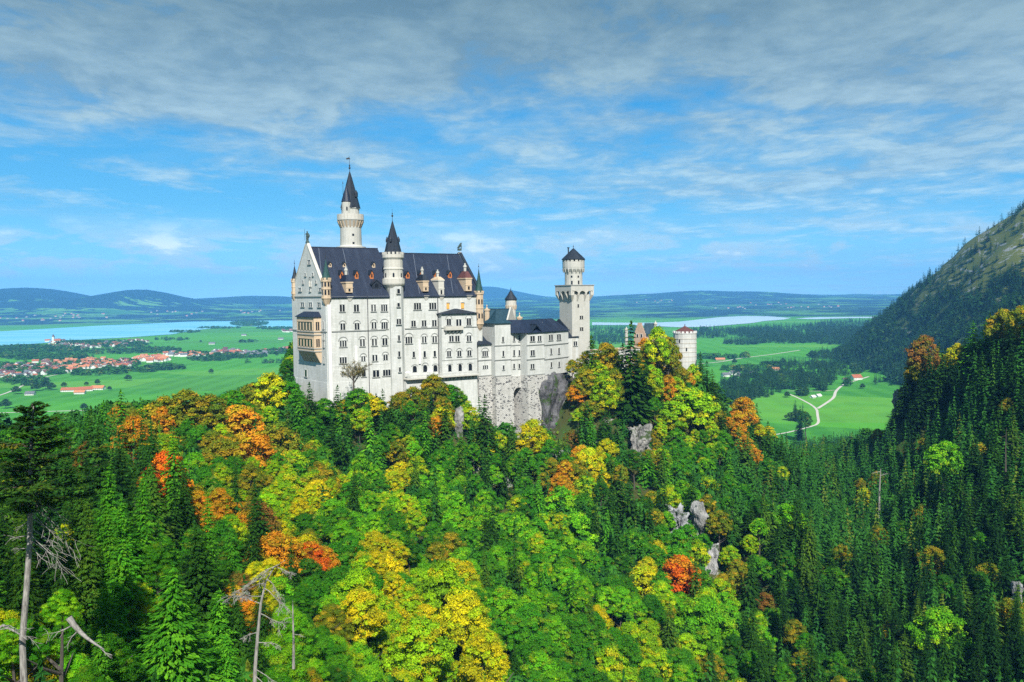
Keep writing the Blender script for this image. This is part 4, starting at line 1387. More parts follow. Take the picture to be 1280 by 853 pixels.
for a, b, c, d in ((b1, b0, t0, t1), (b2, b1, t1, t2), (b3, b2, t2, t3)):
    mb.poly([S(a, ze_), S(b, ze_), S(c, zr_), S(d, zr_)])
mb.poly([S(b0, ze_), S(e0, ze_), S(t0, zr_)])
mb.build('roof', [M['slate']], bower)
roof('cross_roof', bower, Frame(K3.P(2.0, -0.2, 0), Vector((-K3.V.x, -K3.V.y, 0)), K3.U), -7.2, 0.4, 0, 6.0, ze_ + 0.1, ze_ + 3.2, M['slate2'], ov=0.3)
# end gable of K4
mb = MB()
uE = K4.L
pts = [(uE, 0.2, ze_), (uE, 9.5, ze_), (uE, 9.5, ze_ + 0.9), (uE, 4.8, ze_ + 5.0), (uE, 0.2, ze_ + 0.9)]
mb.loft([[K4.P(u - 0.7, v, z) for u, v, z in pts], [K4.P(u, v, z) for u, v, z in pts]])
mb.build('gable', [M['slate2']], bower)
# small link building towards the square tower
K5 = seg(bower, 709.6, 362.0, 722.5, 364.6, 8, 421.5, 466, -60, 'lime')
hip('roof', bower, K5, 0, K5.L, 0, 8, K5.zt, K5.z(712, 411.5), 'slate2', 0.2, 0.4)
win(K5.o, K5, 719, 427, 432.4, 2, 1.6, 0.8)

# ---------------- knights' house behind, round stair tower
kh = thing('knights_house', 'gabled castle house with blue green metal roof behind the bower wing', 'castle wing', (at(635, 420, 372).x, 376, -28))
KH = frame2(606, 372, 641, 372)
KH = Frame(KH.P(0, 0, 0), Vector((math.cos(R(-18)), math.sin(R(-18)), 0)), Vector((math.sin(R(18)), math.cos(R(18)), 0)))
uL, uRr = KH.u(600, 0), KH.u(634, 0)
zke = KH.z(620, 405)
mb = MB()
fbx(mb, KH, uL, uRr, 0, 13, -40, zke)
mb.build('wall', [M['lime']], kh)
roof('roof', kh, KH, uL, uRr - 0.3, 0, 13, zke, KH.z(634, 386.5, 6.5), M['bluecopper'])
mb = MB()
vm = 6.5
zrk = KH.z(634, 386.5, 6.5)
pts = [(-0.3, -40), (13.3, -40), (13.3, zke + 0.4), (vm + 0.4, zrk + 0.9), (vm - 0.4, zrk + 0.9), (-0.3, zke + 0.4)]
mb.loft([[KH.P(uRr - 0.6, v, z) for v, z in pts], [KH.P(uRr + 0.1, v, z) for v, z in pts]])
mb.build('gable', [M['towerstone']], kh)
mb = MB()
for px, py in ((608.6, 384.5), (649.4, 394.5)):
    q = at(px, py, 372 if px < 620 else 380)
    mb.lathe((q.x, q.y), [(1.2, q.z - 14), (1.2, q.z - 1.8), (1.5, q.z - 1.5), (1.5, q.z - 0.8), (0.5, q.z - 0.6), (0.12, q.z + 0.4), (0.35, q.z + 0.7), (0.03, q.z + 1.4)], 8)
mb.build('pinnacle', [M['sand']], kh)
Yr = 392
cr_ = at(638.8, 390, Yr)
rt = thing('round_turret', 'small round turret with conical slate cap behind the blue green roof', 'tower', (cr_.x, cr_.y, -28))
zr3 = lambda py: at(638.8, py, Yr).z
mb = MB()
mb.lathe((cr_.x, cr_.y), [(2.3, -34), (2.3, zr3(386.5)), (2.7, zr3(383)), (2.75, zr3(375.2)), (2.5, zr3(375))], 16)
mb.build('wall', [M['lime2']], rt)
mb = MB()
mb.lathe((cr_.x, cr_.y), [(3.1, zr3(375)), (3.1, zr3(374.2)), (1.7, zr3(369)), (0.06, zr3(362.5))], 16)
mb.build('roof', [M['slate2']], rt)
mb = MB()
for k_ in range(16):
    a = 2 * math.pi * k_ / 16
    mb.lathe((cr_.x + 2.5 * math.cos(a), cr_.y + 2.5 * math.sin(a)), [(0.12, zr3(387)), (0.32, zr3(383)), (0.32, zr3(381.5))], 6)
mb.build('corbel', [M['sand']], rt)
mb = MB()
mb.lathe((cr_.x, cr_.y), [(0.07, zr3(363)), (0.25, zr3(361.4)), (0.05, zr3(360.8)), (0.04, zr3(359))], 6)
mb.build('finial', [M['iron']], rt)

# ---------------- square tower
Ys = 363
cs = at(715.2, 420, Ys)
FS = Frame((cs.x, cs.y), F.U, Vector((-F.U.y, F.U.x, 0)))
wR = FS.u(738)
wv = 9.9
wR = 9.9
sq = thing('square_tower', 'square white tower with arcaded gallery and round crenellated top', 'tower', FS.P(wR / 2, wv / 2, -30))
zs_ = lambda py, px=720: FS.z(px, py)
zg0, zg1 = zs_(378), zs_(357.2)
mb = MB()
fbx(mb, FS, 0, wR, 0, wv, -55, zg0 + 6.6)
mb.build('wall', [M['towerstone']], sq)
mb = MB()
ex = 1.45
zar = zs_(366.5)
ztop = zg1
fbx(mb, FS, -ex, wR + ex, -ex, wv + ex, zs_(363.4), ztop)
mb.build('gallery', [M['towerstone']], sq)
mb = MB()
fbx(mb, FS, -ex - 0.25, wR + ex + 0.25, -ex - 0.25, wv + ex + 0.25, ztop, ztop + 0.4)
mb.build('gallery_ledge', [M['sillstone']], sq)
# brackets with little arches between them, on the four sides
mb = MB()
sides = [(FS, wR), (Frame(FS.P(0, wv, 0), -FS.V, FS.U), wv), (Frame(FS.P(wR, 0, 0), FS.V, -FS.U), wv), (Frame(FS.P(wR, wv, 0), -FS.U, -FS.V), wR)]
zhi = zs_(363.5)
zlo = zs_(377)
for fr, ln in sides:
    n = 4
    pw = 0.75
    tot = ln + 2 * ex
    for i in range(n):
        uc_ = -ex + pw / 2 + i * (tot - pw) / (n - 1)
        lo_ = [fr.P(min(max(uc_ - .3, 0), ln - .3), -0.02, zlo), fr.P(min(max(uc_ + .3, 0.3), ln), -0.02, zlo), fr.P(min(max(uc_ + .3, .3), ln), 0.3, zlo), fr.P(min(max(uc_ - .3, 0), ln - .3), 0.3, zlo)]
        mid = [fr.P(uc_ - pw / 2, -ex * 0.9, zs_(369)), fr.P(uc_ + pw / 2, -ex * 0.9, zs_(369)), fr.P(uc_ + pw / 2, 0.3, zs_(369)), fr.P(uc_ - pw / 2, 0.3, zs_(369))]
        hi_ = [fr.P(uc_ - pw / 2, -ex, zhi), fr.P(uc_ + pw / 2, -ex, zhi), fr.P(uc_ + pw / 2, 0.3, zhi), fr.P(uc_ - pw / 2, 0.3, zhi)]
        mb.loft([lo_, mid, hi_])
        if i < n - 1:
            ua_ = uc_ + pw / 2
            ub_ = uc_ + (tot - pw) / (n - 1) - pw / 2
            r_ = (ub_ - ua_) / 2
            cu_ = (ua_ + ub_) / 2
            zsp = zs_(368)
            ht_ = zhi - zsp - 0.15
            pr = None
            for j in range(9):
                a = math.pi * j / 8
                pt = (cu_ - r_ * math.cos(a), zsp + ht_ * math.sin(a) ** 0.8)
                if pr:
                    q = [pr, pt, (pt[0], zhi), (pr[0], zhi)]
                    mb.loft([[fr.P(u, -ex, z) for u, z in q], [fr.P(u, -ex + 0.5, z) for u, z in q]])
                pr = pt
mb.build('arcade', [M['lime2']], sq)
cd = FS.P(wR / 2 - 0.4, wv / 2, 0)
Yd = cd[1]
zq = lambda py: at(719.5, py, Yd).z
mb = MB()
mb.lathe(cd, [(4.1, ztop + 0.2), (4.05, zq(343)), (4.15, zq(341)), (4.2, zq(340.4)), (4.95, zq(337)), (5.1, zq(334)), (5.1, zq(327.5)), (4.8, zq(327.4))], 20)
mb.build('upper_drum', [M['towerstone']], sq)
mb = MB()
for k_ in range(16):
    a0, a1 = 2 * math.pi * (k_ + 0.18) / 16, 2 * math.pi * (k_ + 0.82) / 16
    mb.prism([(cd[0] + r * math.cos(a), cd[1] + r * math.sin(a)) for a, r in ((a0, 4.7), (a0, 5.12), (a1, 5.12), (a1, 4.7))], zq(327.5), zq(324.9))
    a = 2 * math.pi * (k_ + 0.5) / 16
    mb.lathe((cd[0] + 4.75 * math.cos(a), cd[1] + 4.75 * math.sin(a)), [(0.1, zq(341)), (0.42, zq(337.2)), (0.42, zq(335.5))], 6)
mb.build('battlement', [M['towerstone']], sq)
mb = MB()
mb.lathe(cd, [(5.5, zq(324.9)), (5.5, zq(324.2)), (2.7, zq(317)), (0.08, zq(310.2))], 12)
mb.build('roof', [M['slate2']], sq)
mb = MB()
mb.lathe((cd[0] - 2.3, cd[1] + 0.5), [(0.3, zq(318)), (0.3, zq(310.5)), (0.55, zq(310)), (0.55, zq(309.2))], 8)
mb.build('chimney_pipe', [M['iron']], sq)
mb = MB()
mb.lathe(cd, [(0.08, zq(311)), (0.08, zq(309.2)), (0.35, zq(308.6)), (0.06, zq(307.8)), (0.04, zq(306))], 6)
mb.build('finial', [M['iron']], sq)
for px, a, b, w2 in ((722.6, 380.6, 384.6, 1), (726.6, 395, 399.4, 2), (726.8, 409.4, 413.8, 2)):
    win(sq, FS, px, a, b, w2, 1.5, 0.8, mats=[M['towerstone'], M['glass'], M['sillstone']], sill=False)
mb = MB()
for px, py, hh in ((716.4, 346.2, .9), (724.6, 346.2, .9), (716.6, 353.6, 1.7), (725, 353.4, 1.7)):
    ax = (px - 719.6) * Yd / 1000
    a = -math.acos(max(-1, min(1, ax / 4.1)))
    q = Vector((cd[0] + 4.13 * math.cos(a), cd[1] + 4.13 * math.sin(a), 0)); tt = Vector((-math.sin(a), math.cos(a), 0)) * 0.38
    zc = zq(py)
    mb.poly([(q.x - tt.x, q.y - tt.y, zc - hh / 2), (q.x + tt.x, q.y + tt.y, zc - hh / 2), (q.x + tt.x, q.y + tt.y, zc + hh / 2), (q.x - tt.x, q.y - tt.y, zc + hh / 2)])
mb.build('slit_window', [M['glass']], sq)

# ---------------- gatehouse end
cg = at(856, 440, 425)
gt = thing('gate_tower', 'pale crenellated gate tower with banded masonry and dark red roof', 'tower', (cg.x, cg.y, -45))
zg = lambda py: at(856, py, 425).z
mb = MB()
FG = Frame((at(842, 440, 424).x, at(842, 440, 424).y), (math.cos(R(10)), math.sin(R(10)), 0), (-math.sin(R(10)), math.cos(R(10)), 0))
mb.lathe((cg.x, cg.y), [(6.3, zg(500)), (6.1, zg(417.5)), (6.3, zg(417)), (6.3, zg(416.3)), (5.9, zg(416.2))], 16)
mb.build('wall', [M['lime']], gt)
mb = MB()
for y in (423, 428.5, 434, 439.5, 445, 451):
    mb.lathe((cg.x, cg.y), [(6.25, zg(y + .6)), (6.28, zg(y + .5)), (6.28, zg(y - .5)), (6.2, zg(y - .6))], 16, cap0=False, cap1=False)
mb.build('masonry_band', [M['lime2']], gt)
mb = MB()
for k_ in range(18):
    a0, a1 = 2 * math.pi * (k_ + 0.15) / 18, 2 * math.pi * (k_ + 0.75) / 18
    mb.prism([(cg.x + r * math.cos(a), cg.y + r * math.sin(a)) for a, r in ((a0, 5.7), (a0, 6.3), (a1, 6.3), (a1, 5.7))], zg(416.3), zg(414))
mb.build('battlement', [M['white']], gt)
mb = MB()
mb.lathe((cg.x, cg.y), [(5.3, zg(416)), (4.9, zg(413.4)), (2.0, zg(410)), (0.1, zg(407.5))], 10)
mb.lathe((cg.x, cg.y), [(0.1, zg(408)), (0.3, zg(406.5)), (0.04, zg(405))], 6)
mb.build('roof', [M['darkred']], gt)
mb = MB()
for px, y in ((846, 436), (855, 436), (847, 426)):
    ax = (px - 856) * .425
    a = -math.acos(max(-1, min(1, ax / 6.3)))
    q = Vector((cg.x + 6.33 * math.cos(a), cg.y + 6.33 * math.sin(a), 0)); tt = Vector((-math.sin(a), math.cos(a), 0)) * 0.3
    mb.poly([(q.x - tt.x, q.y - tt.y, zg(y + 2)), (q.x + tt.x, q.y + tt.y, zg(y + 2)), (q.x + tt.x, q.y + tt.y, zg(y - 2)), (q.x - tt.x, q.y - tt.y, zg(y - 2))])
mb.build('slit_window', [M['glass']], gt)

gh = thing('gatehouse', 'gatehouse with stepped orange brick gable and blue slate roof', 'gatehouse', (at(808, 440, 415).x, 415, -35))
GH = frame2(792.5, 416, 806, 412)
mb = MB()
zbase, ztp = GH.z(799, 470), GH.z(799, 420)
fbx(mb, GH, 0, GH.L, 0, 1.2, zbase, ztp)
for i in range(5):
    f = i / 5
    fbx(mb, GH, GH.L * f * 0.42, GH.L * (1 - f * 0.42), 0, 1.2, ztp + i * 1.35, ztp + (i + 1) * 1.35)
mb.build('stepped_gable', [M['brick']], gh)
mb = MB()
fbx(mb, GH, 0.2, GH.L + 7.5, 1.2, 10, zbase, ztp - 0.5)
mb.build('wall', [M['brick']], gh)
GH2 = frame2(806, 413, 824, 412)
mb = MB()
zre, zrr = GH2.z(815, 417.5), GH2.z(815, 404.5)
a = [GH2.P(-0.5, 0, zre), GH2.P(GH2.L + 0.5, 0, zre), GH2.P(GH2.L + 0.5, 10, zre), GH2.P(-0.5, 10, zre)]
b = [GH2.P(0, 4.8, zrr), GH2.P(GH2.L * 0.75, 4.8, zrr), GH2.P(GH2.L * 0.75, 5.2, zrr), GH2.P(0, 5.2, zrr)]
mb.loft([[(p[0], p[1], zre - 1.5) for p in a], a, b])
mb.build('roof', [M['bluecopper']], gh)
mb = MB()
for px, y in ((819.4, 402.6), (783, 410)):
    q = at(px, y, 416)
    mb.lathe((q.x, q.y), [(0.8, q.z - 9), (0.8, q.z - 1.4), (1.0, q.z - 1.2), (0.9, q.z - 0.4), (0.4, q.z - 0.3), (0.1, q.z + 0.6)], 8)
mb.build('chimney', [M['towerstone']], gh)
for px, a_, b_ in ((797, 418, 422), (802, 418, 422)):
    win(gh, GH, px, a_, b_, 1, 1.6, 0, sill=False)

cw = thing('courtyard_wall', 'long low white courtyard wall between the square tower and the gatehouse', 'wall', (at(760, 440, 390).x, 390, -38))
CW = frame2(738, 382, 800, 402)
mb = MB()
fbx(mb, CW, 0, CW.L, 0, 4, -44, CW.z(765, 437.5))
mb.build('wall', [M['lime']], cw)
mb = MB()
fbx(mb, CW, -0.3, CW.L + 0.3, -0.4, 4.4, CW.z(765, 437.5), CW.z(765, 436.2))
mb.build('coping', [M['sand']], cw)
rw = frame2(827.5, 402, 838, 404)
mb = MB()
fbx(mb, rw, 0, rw.L, 0, 5, rw.z(832, 492), rw.z(832, 458.5))
fbx(mb, rw, 0.6, rw.L * 0.5, 0, 4, rw.z(832, 458.5), rw.z(832, 456.5))
o = mb.build('bastion', [M['masonry']], None)
tag(o, 'small pale stone bastion on the rock below the gate tower', 'bastion')


def split_pieces(o):
    """each separate piece of a part becomes a part of its own"""
    me_ = o.data
    key = {}
    par = list(range(len(me_.polygons)))

    def find(i):
        while par[i] != i:
            par[i] = par[par[i]]
            i = par[i]
        return i
    for p in me_.polygons:
        for vi in p.vertices:
            c = me_.vertices[vi].co
            kk = (round(c.x, 3), round(c.y, 3), round(c.z, 3))
            if kk in key: par[find(p.index)] = find(key[kk])
            else: key[kk] = p.index
    grp = {}
    for p in me_.polygons: grp.setdefault(find(p.index), []).append(p.index)
    if len(grp) < 2: return
    base = o.name.split('.')[0]
    uvs = me_.uv_layers[0].data
    for ids in grp.values():
        vs, fs, ms, uv = [], [], [], []
        for i in ids:
            p = me_.polygons[i]
            n0 = len(vs)
            vs += [tuple(me_.vertices[v].co) for v in p.vertices]
            fs.append(list(range(n0, n0 + len(p.vertices))))
            ms.append(p.material_index)
            uv += [tuple(uvs[l].uv) for l in p.loop_indices]
        m2 = bpy.data.meshes.new(base)
        m2.from_pydata(vs, [], fs)
        for mt_ in me_.materials: m2.materials.append(mt_)
        m2.polygons.foreach_set('material_index', ms)
        m2.uv_layers.new(name='UVMap').data.foreach_set('uv', [x for q in uv for x in q])
        n_ = bpy.data.objects.new(base, m2)
        n_.parent = o.parent
        n_.location = o.location
        col.objects.link(n_)
    bpy.data.objects.remove(o)


for o in [o for o in bpy.data.objects if o.type == 'MESH' and o.parent and o.name.split('.')[0] in ('slit_window', 'gable_infill', 'pinnacle', 'masonry_band')]:
    split_pieces(o)
# ------------------------------------------------------------------ trees
def leaf_mesh(name, pos, nrm, size, tone, aspect=0.62, elong=None, mt='leaf'):
    """many leaf sprays: one rhombus each"""
    n = len(pos)
    nrm = nrm / (np.linalg.norm(nrm, axis=1, keepdims=True) + 1e-9)
    if elong is None:
        rv = nrg.normal(size=(n, 3))
    else:
        rv = elong
    t = np.cross(nrm, rv) if elong is None else rv - nrm * np.sum(rv * nrm, axis=1, keepdims=True)
    t /= np.linalg.norm(t, axis=1, keepdims=True) + 1e-9
    b = np.cross(nrm, t)
    s = size[:, None]
    v = np.empty((n, 4, 3))
    v[:, 0] = pos - t * s
    v[:, 1] = pos - b * s * aspect
    v[:, 2] = pos + t * s
    v[:, 3] = pos + b * s * aspect
    me = bpy.data.meshes.new(name)
    me.vertices.add(n * 4)
    me.vertices.foreach_set('co', v.reshape(-1).astype(np.float32))
    me.loops.add(n * 4)
    me.loops.foreach_set('vertex_index', np.arange(n * 4, dtype=np.int32))
    me.polygons.add(n)
    me.polygons.foreach_set('loop_start', np.arange(0, n * 4, 4, dtype=np.int32))
    me.polygons.foreach_set('loop_total', np.full(n, 4, dtype=np.int32))
    me.update()
    a = me.attributes.new('spray', 'FLOAT', 'FACE')
    a.data.foreach_set('value', tone.astype(np.float32))
    me.materials.append(M[mt])
    return me


def leaf_mat(t, bs, out, green=True):
    oc = t.n('ShaderNodeObjectInfo').outputs['Color']
    tint = t.n('ShaderNodeAttribute', attribute_name='tint', attribute_type='OBJECT').outputs['Color']
    sp = t.n('ShaderNodeAttribute', attribute_name='spray').outputs['Fac']
    clump = t.math('FRACT', sp)
    leafv = t.math('MULTIPLY', t.math('FLOOR', sp), 0.1)
    c = t.mix(t.map(clump, 0.58, 0.76), oc, tint)
    if green:
        # some sprays have not turned yet
        c = t.mix(t.map(clump, 0.08, 0.24, 0.55, 0.0), c, (0.07, 0.20, 0.014))
        c = t.mix(t.map(clump, 0.90, 0.97, 0.0, 0.5), c, (0.30, 0.20, 0.02))
    c = t.mix(1.0, c, t.n('ShaderNodeCombineColor', {0: t.map(leafv, 0, 1, 0.72, 1.30), 1: t.map(leafv, 0, 1, 0.75, 1.25), 2: t.map(leafv, 0, 1, 0.8, 1.15)}).outputs[0], 'MULTIPLY')
    link(t, c, bs.inputs['Base Color'])
    tr = t.n('ShaderNodeBsdfTranslucent', {0: c})
    mx = t.n('ShaderNodeMixShader', {0: 0.26, 1: bs.outputs[0], 2: tr.outputs[0]})
    link(t, mx.outputs[0], out.inputs[0])


M['leaf'] = mat('foliage', rough=0.7, spec=0.06, build=leaf_mat)
M['needle'] = mat('needles', rough=0.75, spec=0.05, build=lambda t, bs, out: leaf_mat(t, bs, out, False))


def bark(a, b):
    def f(t, bs, out):
        pos = t.n('ShaderNodeNewGeometry').outputs['Position']
        n = t.noise(t.vm('MULTIPLY', pos, (6, 6, 1.2)), 1.0, 6, 0.7)
        link(t, t.mix(t.map(n, 0.35, 0.65), a, b), bs.inputs['Base Color'])
        bump(t, bs, n, 0.7, 0.1)
    return f


M['bark'] = mat('bark', rough=0.95, build=bark((0.05, 0.042, 0.035), (0.13, 0.115, 0.095)))
M['greybark'] = mat('pale_dead_bark', rough=0.95, build=bark((0.14, 0.13, 0.12), (0.42, 0.40, 0.36)))


def crown_broad(name, seed, n, leaf, R_=5.0, H_=14.0, nclump=46, base=0.16, squash=0.55, round_=1.0):
    """broad crown R_ wide, from base*H_ up to H_: rounded sprays of leaves in layered clumps"""
    g = np.random.default_rng(seed)
    zc = H_ * (base + 1) / 2
    hz_ = H_ * (1 - base) / 2
    k = np.arange(nclump)
    zz_ = 1 - (k + 0.5) / nclump * 1.72
    ph = k * 2.39996 + g.uniform(-0.5, 0.5, nclump)
    rr = np.sqrt(np.maximum(0, 1 - zz_ ** 2))
    rad = g.uniform(0.66, 0.98, nclump)
    # uneven outline: a few strong limbs push their clumps out
    lob = 1 + 0.16 * np.sin(ph * 2 + seed) + 0.12 * np.sin(ph * 3 + seed * 2.3 + zz_ * 3)
    taper = np.clip(1.06 - 0.42 * np.clip(zz_, -0.2, 1), 0.5, 1.1)
    rr = rr * taper
    cx = rr * np.cos(ph) * R_ * rad * lob
    cy = rr * np.sin(ph) * R_ * rad * lob
    cz = zc + zz_ * hz_ * (0.74 + 0.16 * rad) * round_
    cr = R_ * g.uniform(0.20, 0.44, nclump) * (46 / nclump) ** 0.40
    wts = cr ** 2
    ci = g.choice(nclump, n, p=wts / wts.sum())
    u = g.normal(size=(n, 3))
    u[:, 2] = np.abs(u[:, 2]) * 1.0 - 0.25
    u /= np.linalg.norm(u, axis=1, keepdims=True)
    out = np.c_[cx, cy, cz - zc]
    outn = out / (np.linalg.norm(out, axis=1, keepdims=True) + 1e-6)
    u = u + outn[ci] * 0.55
    u /= np.linalg.norm(u, axis=1, keepdims=True)
    rsc = cr[ci] * g.uniform(0.25, 1.25, n) ** 0.5
    edge = 1 + 0.34 * np.sin(u[:, 0] * 7 + ci) * np.sin(u[:, 1] * 7 + ci * 2)
    pos = np.c_[cx[ci], cy[ci], cz[ci]] + u * (rsc * edge)[:, None] * np.array([1, 1, squash + 0.15])
    # inner leaves close the view through the crown
    m = n // 12
    ii = g.choice(n, m, replace=False)
    pos[ii] = np.array([0, 0, zc]) + (pos[ii] - np.array([0, 0, zc])) * g.uniform(0.3, 0.75, m)[:, None]
    nr = u * 0.8 + g.normal(size=(n, 3)) * 0.42 + np.array([0, 0, 0.35])
    size = leaf * np.exp(g.normal(size=n) * 0.32)
    ct = g.uniform(0.02, 0.98, nclump)
    tone = np.clip(ct[ci] + g.normal(size=n) * 0.08, 0.01, 0.98) + g.integers(0, 11, n)
    return leaf_mesh(name, pos, nr, size, tone, 0.72)


def crown_spruce(name, seed, n_lev, per, tw, R_=3.2, H_=20.0, base=0.08, leaf=0.42, droop=0.30, gap=0.0, dens=1.0):
    g = np.random.default_rng(seed)
    P_, N_, S_, T_, E_ = [], [], [], [], []
    for l in range(n_lev):
        f = (l + g.uniform(-0.3, 0.3)) / n_lev
        f = min(max(f, 0), 0.985)
        z0 = H_ * (base + (1 - base) * f)
        Lb = R_ * (1 - f) ** 0.82 * g.uniform(0.82, 1.15) + 0.22
        nb = max(4, int(per * (0.45 + 0.55 * (1 - f))))
        a0 = g.uniform(0, 6.28)
        for b in range(nb):
            if g.random() < gap: continue
            a = a0 + 2 * math.pi * b / nb + g.uniform(-0.25, 0.25)
            lb = Lb * g.uniform(0.62, 1.18)
            nt = max(2, int(tw * lb / R_ * dens) + 1)
            bt = g.uniform(0.02, 0.98)
            for k in range(nt):
                s = (k + g.uniform(0.2, 1.0)) / nt
                r = lb * s
                dz = -droop * lb * s ** 1.3 + 0.16 * lb * max(0, s - 0.65) * 2
                side = g.uniform(-1, 1) * 0.30 * lb * (1.15 - s)
                x = r * math.cos(a) - side * math.sin(a)
                y = r * math.sin(a) + side * math.cos(a)
                P_.append((x, y, z0 + dz - abs(side) * 0.25 + g.normal() * 0.06))
                N_.append((math.cos(a) * 0.50 + g.normal() * 0.28, math.sin(a) * 0.50 + g.normal() * 0.28, 0.85))
                E_.append((math.cos(a) - side * 0.8 * math.sin(a) / max(lb, .1), math.sin(a) + side * 0.8 * math.cos(a) / max(lb, .1), -0.55 + g.normal() * 0.25))
                S_.append(leaf * g.uniform(0.7, 1.3) * (0.55 + 0.6 * (1 - f)))
                T_.append(min(max(bt + g.normal() * 0.06, 0.01), 0.98) + g.integers(0, 11))
    for k in range(8):
        P_.append((g.normal() * 0.05, g.normal() * 0.05, H_ * (0.965 + 0.006 * k)))
        N_.append((g.normal(), g.normal(), 0.3)); E_.append((g.normal() * .2, g.normal() * .2, 1.0)); S_.append(leaf * 0.6); T_.append(3.3)
    return leaf_mesh(name, np.array(P_), np.array(N_), np.array(S_), np.array(T_), 0.42, np.array(E_), 'needle')


def trunk_mesh(name, r0, H_, limbs, seed, m='bark', sink=3.0, bend=0.0):
    g = random.Random(seed)
    mb = MB()

    def tube(pts, rads, n=6):
        rings = []
        for i, p in enumerate(pts):
            a_, b_ = Vector(pts[max(i - 1, 0)]), Vector(pts[min(i + 1, len(pts) - 1)])
            d = (b_ - a_).normalized()
            t_ = d.orthogonal().normalized() if abs(d.z) < 0.9 else Vector((1, 0, 0))
            b2 = d.cross(t_).normalized()
            t_ = b2.cross(d)
            rings.append([tuple(Vector(p) + (t_ * math.cos(2 * math.pi * k / n) + b2 * math.sin(2 * math.pi * k / n)) * rads[i]) for k in range(n)])
        mb.loft(rings)
    pts = [(bend * H_ * (z / H_) ** 2, 0.1 * math.sin(z), z) for z in np.linspace(-sink, H_, 7)]
    tube(pts, [r0 * (1.15 if i == 0 else 1.0 - 0.85 * i / 6) for i in range(7)])
    for i in range(limbs):
        z = H_ * g.uniform(0.3, 0.8)
        a = g.uniform(0, 6.28)
        l = H_ * g.uniform(0.12, 0.24)
        tube([(0, 0, z), (math.cos(a) * l * 0.5, math.sin(a) * l * 0.5, z + l * 0.35), (math.cos(a) * l, math.sin(a) * l, z + l * 0.8)], [r0 * 0.35, r0 * 0.22, r0 * 0.08], 5)
    o = mb.build(name, [M[m]], None, origin=(0, 0, 0))
    me_ = o.data
    bpy.data.objects.remove(o)
    return me_


CB = {  # crowns by distance class: far, middle, near
    2: [crown_broad('crown', 100 + i, 9000, 0.235, nclump=52 + 4 * i, base=0.12 + 0.03 * (i % 3), round_=0.95 + 0.05 * (i % 2)) for i in range(7)],
    1: [crown_broad('crown', 200 + i, 22000, 0.15, nclump=78 + 6 * i, base=0.12 + 0.03 * (i % 3)) for i in range(5)],
    0: [crown_broad('crown', 300 + i, 60000, 0.085, nclump=110 + 8 * i, base=0.10) for i in range(3)],
}
SP_THIN = {2: crown_spruce('crown', 431, 22, 10, 8, leaf=0.55, base=0.12, gap=0.3), 1: crown_spruce('crown', 531, 26, 12, 24, leaf=0.30, base=0.14, gap=0.32), 0: crown_spruce('crown', 631, 34, 14, 64, leaf=0.18, base=0.15, gap=0.32)}
CS = {
    2: [crown_spruce('crown', 400 + i, 26 + i, 13, 9, leaf=0.60, base=0.03) for i in range(6)],
    1: [crown_spruce('crown', 500 + i, 34 + 2 * i, 15, 30, leaf=0.32, base=0.03) for i in range(4)],
    0: [crown_spruce('crown', 600 + i, 46, 18, 80, leaf=0.185, base=0.04) for i in range(2)],
}
for k_ in CS: CS[k_].append(SP_THIN[k_])
TB = [trunk_mesh('trunk', 0.38, 12.0, 6, s) for s in (1, 2)]
TS = [trunk_mesh('trunk', 0.26, 16.0, 0, 3)]

# plain names for foliage colours: (word, leaf colour, second colour on some sprays)
COL = {
    'g1': ('bright green', (0.125, 0.42, 0.010), (0.25, 0.52, 0.012)),
    'g2': ('mid green', (0.048, 0.23, 0.009), (0.10, 0.32, 0.010)),
    'g3': ('deep green', (0.027, 0.135, 0.009), (0.055, 0.19, 0.010)),
    'yg': ('yellow-green', (0.26, 0.50, 0.009), (0.52, 0.56, 0.010)),
    'y': ('golden yellow', (0.64, 0.55, 0.008), (0.38, 0.54, 0.010)),
    'o': ('orange', (0.66, 0.27, 0.014), (0.52, 0.40, 0.014)),
    'r': ('red-orange', (0.72, 0.13, 0.012), (0.70, 0.30, 0.012)),
    'ol': ('olive', (0.20, 0.24, 0.013), (0.44, 0.32, 0.014)),
    'br': ('russet', (0.27, 0.13, 0.025), (0.14, 0.15, 0.02)),
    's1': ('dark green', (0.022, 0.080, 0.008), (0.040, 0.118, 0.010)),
    's2': ('blackish green', (0.011, 0.046, 0.008), (0.017, 0.062, 0.009)),  # on the eastern slopes this tone also carries painted cloud shade
    's3': ('fresh green', (0.06, 0.25, 0.012), (0.11, 0.33, 0.014)),
    's4': ('yellow-tinged green', (0.050, 0.13, 0.012), (0.09, 0.18, 0.014)),
}
